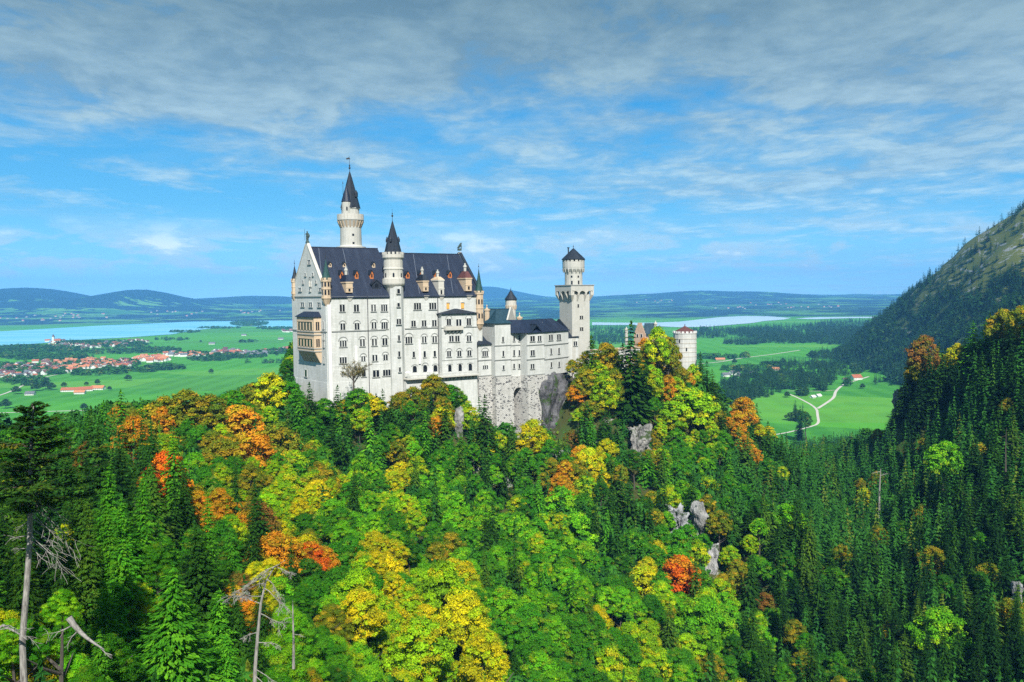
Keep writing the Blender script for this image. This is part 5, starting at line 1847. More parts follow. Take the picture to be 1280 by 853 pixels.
# colour zones as the photograph shows them: px, py, reach, kinds
ZONES = [
    (205, 598, 22, 'o ol'), (300, 545, 30, 'o ol yg g2 ol'), (335, 484, 15, 'y o'), (290, 578, 26, 'o ol yg g2'), (165, 535, 22, 'o ol g2'), (230, 520, 30, 'ol g2 ol o'), (350, 600, 40, 'yg ol g2'), (318, 680, 26, 'o br yg'),
    (270, 640, 30, 'ol g2 o'), (405, 718, 14, 'r o'), (355, 690, 22, 'o y'), (440, 742, 32, 'yg y g1 yg g2'), (300, 735, 30, 'br o y'), (470, 695, 18, 'y'), (560, 735, 30, 'yg g1 yg y'), (545, 800, 46, 'yg g1 y yg g1'), (605, 815, 34, 'y yg g1'),
    (495, 600, 13, 'y'), (480, 770, 30, 'yg yg y'), (500, 830, 40, 'yg g1 g1'), (725, 592, 26, 'y o yg'), (665, 545, 16, 'y'), (705, 525, 18, 'ol yg o'), (735, 455, 22, 'ol yg ol'), (762, 560, 13, 'y'), (850, 720, 12, 'o y'),
    (800, 716, 13, 'y'), (836, 690, 11, 'y'), (865, 520, 34, 'yg ol g2 ol'), (900, 545, 20, 'yg g2'), (932, 545, 26, 'o o y'), (750, 776, 10, 'y'), (1155, 432, 16, 'br ol'), (1196, 440, 8, 'y'), (1080, 622, 12, 'y yg'), (1002, 690, 11, 'y'),
    (550, 545, 18, 'y o'), (535, 505, 24, 'ol g2 ol'), (455, 520, 18, 'yg y g2'), (100, 580, 20, 'br o'), (115, 610, 14, 'y yg'), (430, 550, 30, 'g2 yg g1'), (380, 620, 30, 'ol yg y'), (365, 640, 20, 'y yg'), (300, 610, 30, 'yg ol'),
    (790, 440, 8, 'o'), (870, 460, 16, 'ol o yg'), (720, 490, 16, 'o y ol'), (690, 580, 24, 'ol g2 yg'), (780, 600, 30, 'ol g2 g3 yg'), (820, 570, 30, 'ol yg ol g2'), (900, 480, 16, 'ol yg'), (120, 515, 24, 'g2 g3'), (250, 500, 22, 'ol g2 o'),
    (190, 660, 24, 'y g2 yg'), (100, 750, 20, 'yg ol'), (185, 800, 16, 'y yg'), (290, 800, 30, 'g1 o yg'), (1260, 440, 20, 'yg g1'), (1200, 430, 16, 'g1'), (1050, 610, 14, 'ol y'), (960, 740, 26, 'br g2 ol'), (1110, 690, 9, 'y'),
    (1170, 570, 12, 'g1'), (1180, 780, 16, 'g1'), (1255, 670, 30, 'g2 g3'), (1280, 620, 30, 'g3'), (640, 760, 40, 'g1 g2'), (690, 700, 40, 'g1 g2 yg'), (660, 830, 40, 'g1 g2'), (880, 780, 34, 'g1 yg g1'), (920, 600, 26, 'g1 g2'),
    (610, 680, 30, 'g1 g2'), (560, 630, 34, 'g2 g1'), (500, 640, 34, 'g2 g1 yg'), (450, 650, 30, 'g1 g2'), (600, 720, 26, 'g2 g1'), (770, 700, 30, 'g2 g3'), (730, 760, 34, 'g2 g1'), (800, 830, 40, 'g2 yg'), (975, 650, 20, 'g1 yg'),
]
# share of spruces: px, py, reach, share
SPR = [(40, 620, 90, .85), (150, 640, 45, .9), (90, 700, 50, .8), (250, 700, 45, .75), (160, 780, 70, .7), (60, 830, 70, .5), (200, 830, 60, .8), (290, 830, 40, .6), (400, 510, 26, .7), (480, 515, 30, .7), (590, 545, 26, .8),
       (770, 640, 40, .75), (730, 530, 26, .7), (790, 490, 30, .9), (850, 480, 20, .4), (910, 560, 26, .8), (960, 600, 40, .6), (1030, 700, 70, .8), (1150, 600, 120, .93), (1200, 760, 120, .9), (1060, 820, 80, .75), (1240, 500, 80, .85),
       (1080, 560, 60, .95), (620, 600, 30, .2), (180, 560, 20, .5), (700, 640, 26, .5), (500, 600, 40, .1), (420, 590, 30, .3), (160, 500, 30, .7), (980, 820, 60, .5), (380, 540, 30, .4), (560, 590, 40, .2), (830, 640, 30, .2), (860, 700, 40, .15),
       (340, 790, 30, .4), (450, 760, 60, .0), (560, 780, 80, .0), (680, 740, 70, .08), (880, 760, 50, .08), (300, 560, 60, .08), (640, 650, 50, .12), (1240, 600, 90, .97), (1150, 520, 60, .97), (760, 820, 50, .25), (850, 540, 50, .1), (930, 680, 30, .3)]
SPOTS = [  # words for where a tree stands
    (30, 560, 'at the western edge of the wood'), (60, 700, 'below the bare-trunked conifer'), (60, 820, 'around the fallen grey log'), (190, 800, 'in the near thicket east of the log'), (150, 620, 'behind the bare-trunked conifer'),
    (160, 520, 'where the wood meets the lowland meadow'), (250, 500, 'on the ridge west of the palace'), (340, 500, 'on the crest beside the palace gable'), (210, 600, 'around the vivid red maple'), (300, 560, 'on the slope below the palace gable'),
    (270, 680, 'above the bleached leaning trunk'), (320, 800, 'round the bleached leaning trunk'), (400, 520, 'at the foot of the corner turret'), (400, 610, 'below the palace corner'), (420, 720, 'in the yellow stand'),
    (480, 520, 'by the stair turret foot'), (490, 590, 'below the stair turret'), (490, 680, 'midway below the stair turret'), (500, 800, 'in the gorge below the palace'), (550, 510, 'against the palace terrace'),
    (570, 590, 'below the palace terrace'), (580, 700, 'midway down below the terrace'), (600, 810, 'in the gorge below the terrace'), (620, 540, 'against the stone base of the bower'), (650, 600, 'below the arched niche'), (650, 690, 'midway down below the arched niche'),
    (690, 800, 'in the gorge below the arched niche'), (715, 490, 'beside the dark cliff'), (730, 560, 'below the dark cliff'), (740, 640, 'midway down below the dark cliff'), (770, 740, 'low below the square tower'), (790, 830, 'in the gorge below the square tower'),
    (780, 460, 'in front of the courtyard wall'), (800, 540, 'on the rocky slope below the gatehouse'), (830, 620, 'beside the white rock face'), (850, 710, 'around the small orange maple'), (880, 800, 'in the gorge below the gatehouse'),
    (870, 480, 'below the gate tower'), (930, 540, 'on the eastern shoulder'), (950, 630, 'on the eastern flank of the hill'), (960, 740, 'low on the eastern flank'), (970, 830, 'at the mouth of the side gully'),
    (1020, 620, 'in the saddle below the forked path'), (1060, 720, 'in the middle of the shaded valley'), (1080, 820, 'on the shaded valley floor'), (1060, 560, 'below the meadow with the forked path'), (1150, 460, 'on the crag opposite the castle'), (1150, 560, 'under the crag opposite the castle'),
    (1160, 650, 'on the shaded slope under the crag'), (1170, 760, 'low on the shaded slope'), (1250, 440, 'on the crest opposite the castle'), (1250, 550, 'high on the shaded slope'), (1250, 660, 'halfway down the shaded slope'), (1250, 790, 'at the foot of the shaded slope'),
]
TREES = []


def place_tree(x, y, zg_, top, kind, ck, rad, hero=None, seed=None):
    """kind: 'b' broadleaf or 's' spruce"""
    TREES.append(dict(x=x, y=y, z=zg_, top=top, k=kind, c=ck, r=rad, hero=hero))


# keep clear of buildings and of bare cliffs
CLEAR = []
for fr, u0, u1, v0, v1 in ((F, -5, L + 2, -6, W + 4), (K0, -2, 90, -5, 14), (FS, -4, 14, -5, 14)):
    CLEAR.append((fr, u0, u1, v0, v1))


def blocked(x, y):
    for fr, u0, u1, v0, v1 in CLEAR:
        d = Vector((x, y, 0)) - fr.O
        det = fr.U.x * fr.V.y - fr.U.y * fr.V.x
        u = (d.x * fr.V.y - d.y * fr.V.x) / det
        v = (fr.U.x * d.y - fr.U.y * d.x) / det
        if u0 < u < u1 and v0 < v < v1: return True
    return False


# trees one can pick out, by where their tips stand: px, py, distance, kind, colour, radius
HERO = [
    (786, 403, 368, 's', 's1', 10.5), (776, 430, 360, 's', 's2', 6.0), (797, 436, 364, 's', 's1', 6.0), (823, 410, 380, 'b', 'yg', 5.0), (835, 420, 384, 'b', 'ol', 4.6), (742, 420, 352, 's', 's4', 6.0), (758, 428, 356, 'b', 'ol', 4.4), (730, 458, 345, 'b', 'ol', 4.0), (745, 452, 348, 'b', 'yg', 4.0), (770, 462, 352, 'b', 'ol', 4.0), (808, 452, 372, 's', 's1', 5.5), (815, 428, 382, 'b', 'ol', 4.8), (848, 450, 398, 'b', 'ol', 3.8), (866, 456, 400, 'b', 'yg', 3.4), (838, 446, 396, 's', 's1', 4.0), (846, 470, 388, 'b', 'yg', 4.2), (858, 474, 385, 's', 's1', 4.6), (884, 452, 392, 's', 's1', 5.2), (733, 440, 350, 'b', 'ol', 3.4), (752, 442, 358, 'b', 'yg', 3.6), (764, 434, 362, 'b', 'ol', 3.8), (774, 446, 362, 's', 's1', 3.4), (805, 424, 392, 'b', 'o', 4.2), (755, 470, 345, 'b', 'yg', 4.8), (722, 478, 335, 'b', 'o', 3.8),
    (812, 448, 390, 'b', 'o', 4.6), (796, 440, 395, 'b', 'ol', 4.6), (830, 446, 392, 'b', 'ol', 4.2), (655, 560, 288, 'b', 'g2', 3.2), (688, 548, 322, 'b', 'ol', 3.4), (700, 552, 318, 's', 's1', 3.4), (706, 566, 312, 'b', 'g2', 3.6), (716, 538, 322, 'b', 'br', 3.4), (676, 566, 300, 'b', 'g2', 3.4), (640, 568, 290, 'b', 'g2', 3.4), (622, 540, 302, 'b', 'yg', 3.2), (726, 520, 330, 's', 's1', 3.8), (738, 500, 338, 'b', 'ol', 4.2), (752, 520, 334, 's', 's1', 3.8), (812, 455, 380, 'b', 'yg', 4.8), (876, 440, 402, 's', 's1', 4.2), (852, 460, 396, 'b', 'ol', 4.2), (838, 470, 388, 'b', 'o', 3.6), (862, 466, 396, 'b', 'o', 3.6), (893, 462, 388, 's', 's4', 4.6), (868, 484, 368, 'b', 'yg', 8.5), (905, 508, 366, 's', 's1', 4.4), (930, 496, 378, 'b', 'o', 5.6), (840, 500, 358, 'b', 'yg', 5.6),
    (667, 524, 296, 'b', 'y', 5.0), (652, 548, 290, 'b', 'ol', 3.6), (640, 528, 300, 's', 's4', 3.6), (604, 494, 312, 's', 's1', 5.2), (584, 506, 312, 'b', 'yg', 4.4), (612, 552, 288, 'b', 'y', 2.4),
    (388, 478, 288, 's', 's1', 4.6), (418, 482, 286, 's', 's1', 4.0), (372, 488, 290, 's', 's3', 4.4), (404, 498, 278, 'b', 'g2', 4.0), (446, 486, 296, 'b', 'g2', 4.8), (462, 492, 292, 'b', 'y', 4.2), (478, 487, 302, 's', 's1', 3.8), (500, 490, 305, 'b', 'ol', 4.2),
    (430, 500, 290, 'b', 'ol', 3.0), (517, 484, 305, 'b', 'ol', 4.6), (541, 470, 306, 'b', 'ol', 5.6), (562, 480, 306, 'b', 'g2', 4.8), (573, 488, 310, 's', 's1', 4.0), (530, 494, 300, 's', 's4', 5.0), (553, 508, 298, 'b', 'y', 4.0), (490, 500, 300, 's', 's1', 4.0), (66, 738, 53, 'b', 'g1', 1.0), (48, 772, 52, 'b', 'g2', 1.2), (14, 775, 50, 'b', 'g1', 1.1), (132, 722, 74, 's', 's3', 3.0), (176, 728, 70, 'b', 'yg', 2.2), (230, 742, 82, 's', 's3', 3.4), (285, 790, 78, 's', 's3', 3.2), (120, 790, 62, 's', 's3', 2.6), (40, 812, 52, 'b', 'ol', 1.8), (90, 815, 56, 'b', 'g1', 2.0),
    (337, 468, 300, 'b', 'y', 6.0), (358, 478, 298, 'b', 'g2', 5.0), (315, 478, 290, 'b', 'ol', 5.0), (290, 488, 275, 'b', 'g2', 5.0), (262, 494, 270, 'b', 'ol', 5.5), (234, 488, 262, 'b', 'ol', 6.0), (208, 496, 250, 'b', 'ol', 5.5), (186, 505, 240, 'b', 'y', 4.0),
    (151, 488, 232, 's', 's3', 5.2), (176, 498, 240, 's', 's3', 4.0), (126, 500, 222, 's', 's3', 5.6), (108, 516, 215, 's', 's3', 4.6), (92, 530, 205, 'b', 'g2', 4.8), (163, 523, 205, 'b', 'o', 5.4), (60, 545, 190, 'b', 'br', 4.4), (20, 540, 230, 'b', 'g3', 5.5), (-15, 545, 215, 'b', 'g2', 5),
    (205, 566, 150, 'b', 'r', 4.2), (300, 506, 225, 'b', 'o', 5.8), (318, 540, 205, 'b', 'o', 6.0), (275, 550, 200, 'b', 'ol', 5.6), (345, 530, 225, 'b', 'ol', 6.0), (400, 700, 128, 'b', 'r', 3.4), (560, 706, 135, 'b', 'yg', 5.2), (575, 740, 128, 'b', 'y', 4.0), (600, 790, 112, 'b', 'y', 3.6), (440, 715, 118, 'b', 'yg', 3.8), (455, 735, 112, 'b', 'y', 3.2), (520, 770, 112, 'b', 'yg', 4.2),
    (340, 668, 140, 'b', 'o', 4.6), (320, 628, 160, 'b', 'br', 4.4), (848, 696, 225, 'b', 'r', 5.4), (803, 708, 222, 'b', 'y', 4.4), (735, 560, 266, 'b', 'y', 5.0), (722, 574, 262, 'b', 'ol', 4.6), (745, 580, 262, 'b', 'y', 4.2), (730, 596, 256, 'b', 'yg', 4.4), (495, 588, 230, 'b', 'y', 3.2), (150, 560, 118, 's', 's2', 6.0), (250, 655, 105, 's', 's1', 5.4), (205, 706, 84, 's', 's3', 5.2),
    (140, 672, 92, 's', 's3', 4.0), (1153, 420, 412, 'b', 'br', 6.0), (1146, 440, 405, 'b', 'ol', 5.0), (1165, 436, 400, 's', 's2', 5.0), (1180, 436, 405, 's', 's1', 5.0), (1132, 462, 420, 's', 's2', 5.0), (1124, 486, 425, 's', 's1', 4.6), (1190, 440, 392, 's', 's2', 4.6), (1206, 424, 398, 's', 's1', 5.0), (1222, 412, 396, 's', 's2', 5.0), (1245, 402, 388, 's', 's1', 5.4), (1264, 396, 380, 's', 's2', 5.4), (1150, 470, 395, 's', 's2', 5.0), (1172, 462, 385, 's', 's1', 5.0), (1200, 456, 375, 's', 's2', 5.0), (1228, 440, 365, 's', 's1', 5.0), (1138, 500, 400, 's', 's2', 4.6), (1195, 430, 400, 'b', 'y', 4.4), (1172, 428, 430, 's', 's1', 5), (1138, 448, 425, 's', 's2', 6), (1215, 402, 410, 's', 's3', 6.5), (1232, 398, 405, 's', 's3', 5.5), (1255, 386, 390, 'b', 'ol', 5.5), (1275, 382, 380, 'b', 'ol', 5.0), (1285, 384, 375, 's', 's2', 5.5), (1240, 392, 392, 's', 's1', 5.0),
    (1098, 588, 330, 'b', 'ol', 3.0), (1080, 610, 320, 'b', 'y', 3.6), (1000, 508, 880, 's', 's1', 7.0), (1008, 514, 860, 'b', 'g3', 6.0), (985, 630, 262, 'b', 'g1', 5.0), (945, 505, 390, 's', 's1', 4.6), (958, 528, 380, 's', 's1', 5.0), (975, 545, 375, 's', 's1', 5.0), (990, 562, 372, 's', 's1', 5.0),
    (772, 590, 285, 's', 's1', 5.0), (757, 612, 275, 's', 's1', 4.4), (790, 600, 282, 's', 's1', 5.0), (720, 640, 240, 'b', 'g1', 5.4), (1180, 552, 300, 'b', 'g1', 5.0), (880, 745, 190, 'b', 'g1', 6.5), (700, 610, 250, 'b', 'g1', 5), (1178, 762, 190, 'b', 'g1', 6),
    (1268, 440, 330, 's', 's2', 6), (1250, 455, 330, 's', 's2', 6),
]
for px, py, Y, k, ck, r in HERO:
    r0 = r
    want = (r * 2.7 + 1.5 if py > 475 or px < 600 else r * 4.2) if k == 'b' else r * 3.8 + 3
    # slide along the sight line until the tree's own height fits between tip and ground
    best = None
    for f_ in np.linspace(0.86, 1.16, 31):
        q = at(px, py, Y * f_)
        if blocked(q.x, q.y): continue
        d_ = abs((q.z - H1(q.x, q.y)) - want) + abs(f_ - 1) * (90 if py < 470 and px > 600 else 22)
        if best is None or d_ < best[0]: best = (d_, q)
    p = best[1] if best else at(px, py, Y)
    zg_ = H1(p.x, p.y)
    h = p.z - zg_
    if h < want * 0.6: zg_ = p.z - want * 0.7
    place_tree(p.x, p.y, zg_, p.z, k, ck, r0, hero=True)

occ = {}


def near_ok(x, y, r, f=1.0):
    cx, cy = int(x // 8), int(y // 8)
    for i in range(cx - 2, cx + 3):
        for j in range(cy - 2, cy + 3):
            for (a, b, rr) in occ.get((i, j), ()):
                if (a - x) ** 2 + (b - y) ** 2 < (f * (r + rr)) ** 2: return False
    return True


def occupy(x, y, r):
    occ.setdefault((int(x // 8), int(y // 8)), []).append((x, y, r))


for t_ in TREES: occupy(t_['x'], t_['y'], t_['r'] * 0.85)

def zone(px, py):
    best = None
    tot = []
    for zx, zy, zr_2, ks in ZONES:
        d = math.hypot(px - zx, (py - zy) * 1.1) / zr_2
        if d < 1.35: tot.append((d, ks))
    if tot:
        tot.sort()
        return rng.choice(tot[0][1].split())
    return rng.choice(('g2', 'g1', 'g2', 'g2', 'g3', 'g2', 'g1', 'yg', 'ol') if px < 980 else ('g3', 'g2', 'g3', 'ol'))


def share(px, py):
    ws, acc = 0.0, 0.0
    for zx, zy, zr_2, s_ in SPR:
        w_ = math.exp(-((px - zx) ** 2 + (py - zy) ** 2) / zr_2 ** 2) + 1e-5 / (1 + math.hypot(px - zx, py - zy) / 100)
        ws += w_
        acc += w_ * s_
    return acc / ws


BARE = [(632, 612, 13, 26), (875, 645, 9, 26), (890, 690, 10, 18), (850, 645, 14, 12), (798, 540, 12, 16), (702, 510, 14, 40), (1132, 500, 8, 26), (570, 520, 4, 20), (800, 600, 16, 22), (830, 600, 16, 16), (745, 560, 8, 10), (1275, 735, 8, 10)]
ROCKS = [(631, 610, 8, 30, 290), (876, 640, 7, 32, 265), (892, 690, 9, 22, 252), (847, 645, 17, 14, 265), (798, 542, 13, 18, 335), (745, 556, 8, 12, 328), (1132, 502, 8, 30, 432), (574, 520, 5, 22, 308)]
N_TRY = 60000
yy = nrg.uniform(0, 1, N_TRY)
Yc_ = 40 + (640 - 40) * yy ** 0.75
xs_ = nrg.uniform(-0.70, 0.70, N_TRY) * Yc_
Hc = height(xs_, Yc_)
for x, y, zg_ in zip(xs_, Yc_, Hc):
    if zg_ < -172 or y < 42: continue
    px, py = proj(x, y, zg_ + 11)
    if px < -40 or px > 1320 or py > 960 or py < 350: continue
    if blocked(x, y): continue
    if y > 405 and x < 60: continue
    spr = rng.random() < share(px, py)
    sc = min(1.0, 0.62 + y / 420)
    if spr: r, h = rng.uniform(2.2, 4.6) * sc, rng.uniform(9, 24) * sc
    else: r, h = rng.uniform(2.0, 3.9) * sc, rng.uniform(9.0, 15.5) * sc
    px, py = proj(x, y, zg_ + h * 0.7)
    rp = r / y * 1000
    if any(abs(px - a) < c_ and abs(py - b) < d_ for a, b, c_, d_ in BARE): continue
    if any(abs(px - a) < c_ * 0.8 + rp * 0.75 and b - d_ * 0.7 - rp * 0.4 < py < b + d_ + rp * 0.9 and y < Yr for a, b, c_, d_, Yr in ROCKS): continue
    if 610 < px < 690 and py < 0 and y < 338: h *= 0.6
    ptx, pty = proj(x, y, zg_ + h)
    # leave the castle walls in view
    if 366 < ptx < 610 and pty < 492 and y < 345 and y > 150: continue
    if 600 <= ptx < 700 and pty < 545 and y < 345: continue
    if 690 <= ptx < 722 and pty < 545 and y < 345: continue
    if 596 <= ptx < 722 and pty < 446: continue
    if 722 <= ptx < 880 and pty < 470: continue
    if 880 <= ptx < 990 and pty < 500 + (ptx - 880) * 0.4: continue
    if y < 130 and pty < 560: continue
    if ptx < 360 and pty < 500 + max(0, (130 - ptx)) * 0.3: continue
    if 985 < ptx < 1115 and pty < 548 - 0.1 * (ptx - 985): continue
    if ptx > 1115 and pty < 470 - (ptx - 1115) * 0.42: continue
    if not near_ok(x, y, r * (0.80 if not spr else 0.72), 0.84): continue
    occupy(x, y, r * (0.80 if not spr else 0.72))
    if spr:
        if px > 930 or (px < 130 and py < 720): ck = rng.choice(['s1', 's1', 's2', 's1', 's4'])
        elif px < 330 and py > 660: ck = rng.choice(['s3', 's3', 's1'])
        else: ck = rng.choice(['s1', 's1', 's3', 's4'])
        if px > 1120 and rng.random() < 0.5: ck = 's2'  # cloud shade over the valley put into darker needle colour
    else: ck = zone(px, py)
    place_tree(x, y, zg_, zg_ + h, 's' if spr else 'b', ck, r)

# leave out what cannot be seen: coarse depth picture of the crowns
BW, BH = 427, 285
buf = np.full((BH, BW), 1e9)
own = np.full((BH, BW), -1, dtype=int)
gy_, gx_ = np.mgrid[0:BH, 0:BW]
for i, t_ in enumerate(TREES):
    cx, cy = proj(t_['x'], t_['y'], t_['z'] + (t_['top'] - t_['z']) * 0.58)
    _, ty = proj(t_['x'], t_['y'], t_['top'])
    rx = t_['r'] / t_['y'] * 1000 / 3 * 0.9
    ry = abs(cy - ty) / 3 * 0.95
    cx, cy = cx / 3, cy / 3
    x0_, x1_, y0_, y1_ = int(max(0, cx - rx)), int(min(BW, cx + rx + 1)), int(max(0, cy - ry)), int(min(BH, cy + ry + 1))
    if x0_ >= x1_ or y0_ >= y1_: continue
    sub = ((gx_[y0_:y1_, x0_:x1_] - cx) / max(rx, .6)) ** 2 + ((gy_[y0_:y1_, x0_:x1_] - cy) / max(ry, .6)) ** 2
    if t_['k'] == 's': ok = (np.abs(gx_[y0_:y1_, x0_:x1_] - cx) / max(rx, .6) < (gy_[y0_:y1_, x0_:x1_] - cy + ry) / (2 * ry))
    else: ok = sub < 1
    bb = buf[y0_:y1_, x0_:x1_]
    m_ = ok & (bb > t_['y'])
    bb[m_] = t_['y']
    own[y0_:y1_, x0_:x1_][m_] = i
cnt = np.bincount(own[own >= 0].ravel(), minlength=len(TREES))
for i, t_ in enumerate(TREES): t_['vis'] = int(cnt[i])
vis = [t_ for t_ in TREES if t_['vis'] >= 5 or t_['hero']]
hid = [t_ for t_ in TREES if not (t_['vis'] >= 5 or t_['hero'])]
KIND = {'s': 'spruce_tree', 'y': 'maple_tree', 'o': 'maple_tree', 'r': 'maple_tree', 'yg': 'maple_tree', 'br': 'beech_tree', 'ol': 'beech_tree', 'g1': 'broadleaf_tree', 'g2': 'broadleaf_tree', 'g3': 'broadleaf_tree'}
for t_ in vis: t_['kind'] = 'spruce_tree' if t_['k'] == 's' else KIND[t_['c']]
keep = []
for kd in ('spruce_tree', 'maple_tree', 'beech_tree', 'broadleaf_tree'):
    ls = sorted([t_ for t_ in vis if t_['kind'] == kd], key=lambda t_: (-bool(t_['hero']), -t_['vis']))
    keep += ls[:298]
    hid += ls[298:]
print('TREES visible', len(vis), 'kept', len(keep), 'rest', len(hid), {k: sum(1 for t_ in keep if t_['kind'] == k) for k in ('spruce_tree', 'maple_tree', 'beech_tree', 'broadleaf_tree')})

WORD = {'spruce_tree': 'spruce', 'maple_tree': 'maple', 'beech_tree': 'beech', 'broadleaf_tree': 'broadleaf tree'}
CAT = {'spruce_tree': 'spruce', 'maple_tree': 'maple', 'beech_tree': 'beech', 'broadleaf_tree': 'tree'}
GRP = {'spruce_tree': 'spruces on the slopes round the castle', 'maple_tree': 'maples on the slopes round the castle', 'beech_tree': 'beeches on the slopes round the castle', 'broadleaf_tree': 'green broadleaf trees on the slopes'}
ORD = ['westernmost', 'second from the west', 'third from the west', 'fourth from the west', 'fifth from the west', 'sixth from the west', 'seventh from the west', 'eighth from the west', 'ninth from the west', 'tenth from the west', 'eleventh from the west', 'twelfth from the west']
buckets = {}
for t_ in keep:
    t_['px'], t_['py'] = proj(t_['x'], t_['y'], t_['z'] + (t_['top'] - t_['z']) * 0.7)
    spot = min(SPOTS, key=lambda s_: math.hypot(t_['px'] - s_[0], (t_['py'] - s_[1]) * 1.1))[2]
    hh = t_['top'] - t_['z']
    t_['size'] = 'tall' if hh > 17 else 'small' if t_['r'] < 3.3 and t_['k'] == 'b' or hh < 9 else ''
    buckets.setdefault((t_['kind'], t_['c'], t_['size'], spot), []).append(t_)
for (kd, ck, sz, spot), ls in buckets.items():
    ls.sort(key=lambda t_: t_['px'])
    for i, t_ in enumerate(ls):
        nm = (sz + ' ' if sz else '') + COL[ck][0] + ' ' + WORD[kd]
        o_ = '' if len(ls) == 1 else ', ' + ORD[min(i, len(ORD) - 1)]
        t_['label'] = f"{nm} {spot}{o_}"

GREY_TOP = set()
for n_i, t_ in enumerate(keep):
    # the nearer the tree, the finer its leaves
    d = t_['y']
    lod = 0 if d < 125 else 1 if d < 225 else 2
    h = t_['top'] - t_['z']
    root = bpy.data.objects.new(t_['kind'], None)
    col.objects.link(root)
    root.location = (t_['x'], t_['y'], t_['z'])
    rz = rng.uniform(0, 6.28)
    root.rotation_euler = (rng.gauss(0, 0.035), rng.gauss(0, 0.035), rz)
    tag(root, t_['label'], CAT[t_['kind']], GRP[t_['kind']])
    if t_['k'] == 's':
        cm, tm, rr, hh, tr_, th_ = rng.choice(CS[lod][:-1] if t_['hero'] else CS[lod]), TS[0], 3.2, 20.0, 0.3, 19.0
    else:
        cm, tm, rr, hh, tr_, th_ = rng.choice(CB[lod]), rng.choice(TB), 5.0, 14.0, 0.38, 12.0
    c = bpy.data.objects.new('crown', cm)
    c.parent = root
    hc = min(h, ((4.4 if t_['hero'] and t_['y'] > 330 else 3.4) if t_['k'] == 'b' else 7.5) * t_['r'])
    c.scale = (t_['r'] / rr * (1.12 if t_['k'] == 's' else 1.08), t_['r'] / rr * (1.12 if t_['k'] == 's' else 1.08), hc / hh)
    c.location = (0, 0, h - hc)
    a, b = COL[t_['c']][1], COL[t_['c']][2]
    j = [math.exp(rng.gauss(0, 0.13)) for _ in range(2)]
    w_ = rng.uniform(-0.08, 0.08)
    c.color = (a[0] * j[0] * (1 + w_), a[1] * j[0], a[2] * j[0], 1)
    c['tint'] = [b[0] * j[1] * (1 + w_), b[1] * j[1], b[2] * j[1]]
    col.objects.link(c)
    tk = bpy.data.objects.new('trunk', tm)
    tk.parent = root
    tk.scale = (h / hh, h / hh, h / hh)
    col.objects.link(tk)


# --------------- masses of far or hidden trees, one object each
def leaf_arrays(me_):
    n = len(me_.vertices)
    v = np.empty(n * 3); me_.vertices.foreach_get('co', v)
    s_ = np.empty(len(me_.polygons)); me_.attributes['spray'].data.foreach_get('value', s_)
    return v.reshape(-1, 3), s_


def mass_mat(c1, c2, c3):
    def f(t, bs, out):
        sp = t.n('ShaderNodeAttribute', attribute_name='spray').outputs['Fac']
        hue = t.n('ShaderNodeAttribute', attribute_name='hue').outputs['Fac']
        c = t.ramp(hue, [(0.0, c1), (0.72, c2), (0.9, c2), (1.0, c3)])
        lv = t.math('MULTIPLY', t.math('FLOOR', sp), 0.1)
        c = t.mix(t.map(lv, 0, 1, 0.0, 0.45), c, t.vm('MULTIPLY', c, (1.7, 1.6, 1.4)))
        link(t, c, bs.inputs['Base Color'])
    return f


M['mass_conifer'] = mat('conifer_foliage', rough=0.8, spec=0.1, build=mass_mat((0.009, 0.040, 0.009), (0.018, 0.070, 0.012), (0.05, 0.11, 0.014)))
M['mass_mixed'] = mat('mixed_foliage', rough=0.8, spec=0.1, build=mass_mat((0.014, 0.075, 0.010), (0.032, 0.13, 0.012), (0.12, 0.16, 0.015)))
M['mass_bright'] = mat('light_foliage', rough=0.8, spec=0.1, build=mass_mat((0.04, 0.20, 0.02), (0.08, 0.30, 0.025), (0.30, 0.30, 0.03)))


def mass(name, items, mname, kind='stuff', label=None):
    """items: (template mesh, x, y, z, sx, sz, rot)"""
    cache = {}
    VV, SS, HH = [], [], []
    for me_, x, y, z, sx, sz, rt_ in items:
        if me_.name not in cache: cache[me_.name] = leaf_arrays(me_)
        v, s_ = cache[me_.name]
        c_, sn_ = math.cos(rt_), math.sin(rt_)
        w_ = np.empty_like(v)
        w_[:, 0] = (v[:, 0] * c_ - v[:, 1] * sn_) * sx + x
        w_[:, 1] = (v[:, 0] * sn_ + v[:, 1] * c_) * sx + y
        w_[:, 2] = v[:, 2] * sz + z
        VV.append(w_); SS.append(s_); HH.append(np.full(len(s_), rng.random()))
    V_ = np.concatenate(VV); S_ = np.concatenate(SS); H_ = np.concatenate(HH)
    me = bpy.data.meshes.new(name)
    n = len(S_)
    me.vertices.add(n * 4); me.vertices.foreach_set('co', V_.ravel().astype(np.float32))
    me.loops.add(n * 4); me.loops.foreach_set('vertex_index', np.arange(n * 4, dtype=np.int32))
    me.polygons.add(n)
    me.polygons.foreach_set('loop_start', np.arange(0, n * 4, 4, dtype=np.int32))
    me.polygons.foreach_set('loop_total', np.full(n, 4, dtype=np.int32))
    me.update()
    me.attributes.new('spray', 'FLOAT', 'FACE').data.foreach_set('value', S_.astype(np.float32))
    me.attributes.new('hue', 'FLOAT', 'FACE').data.foreach_set('value', H_.astype(np.float32))
    me.materials.append(M[mname])
    o = bpy.data.objects.new(name, me)
    col.objects.link(o)
    return tag(o, label, kind=kind)


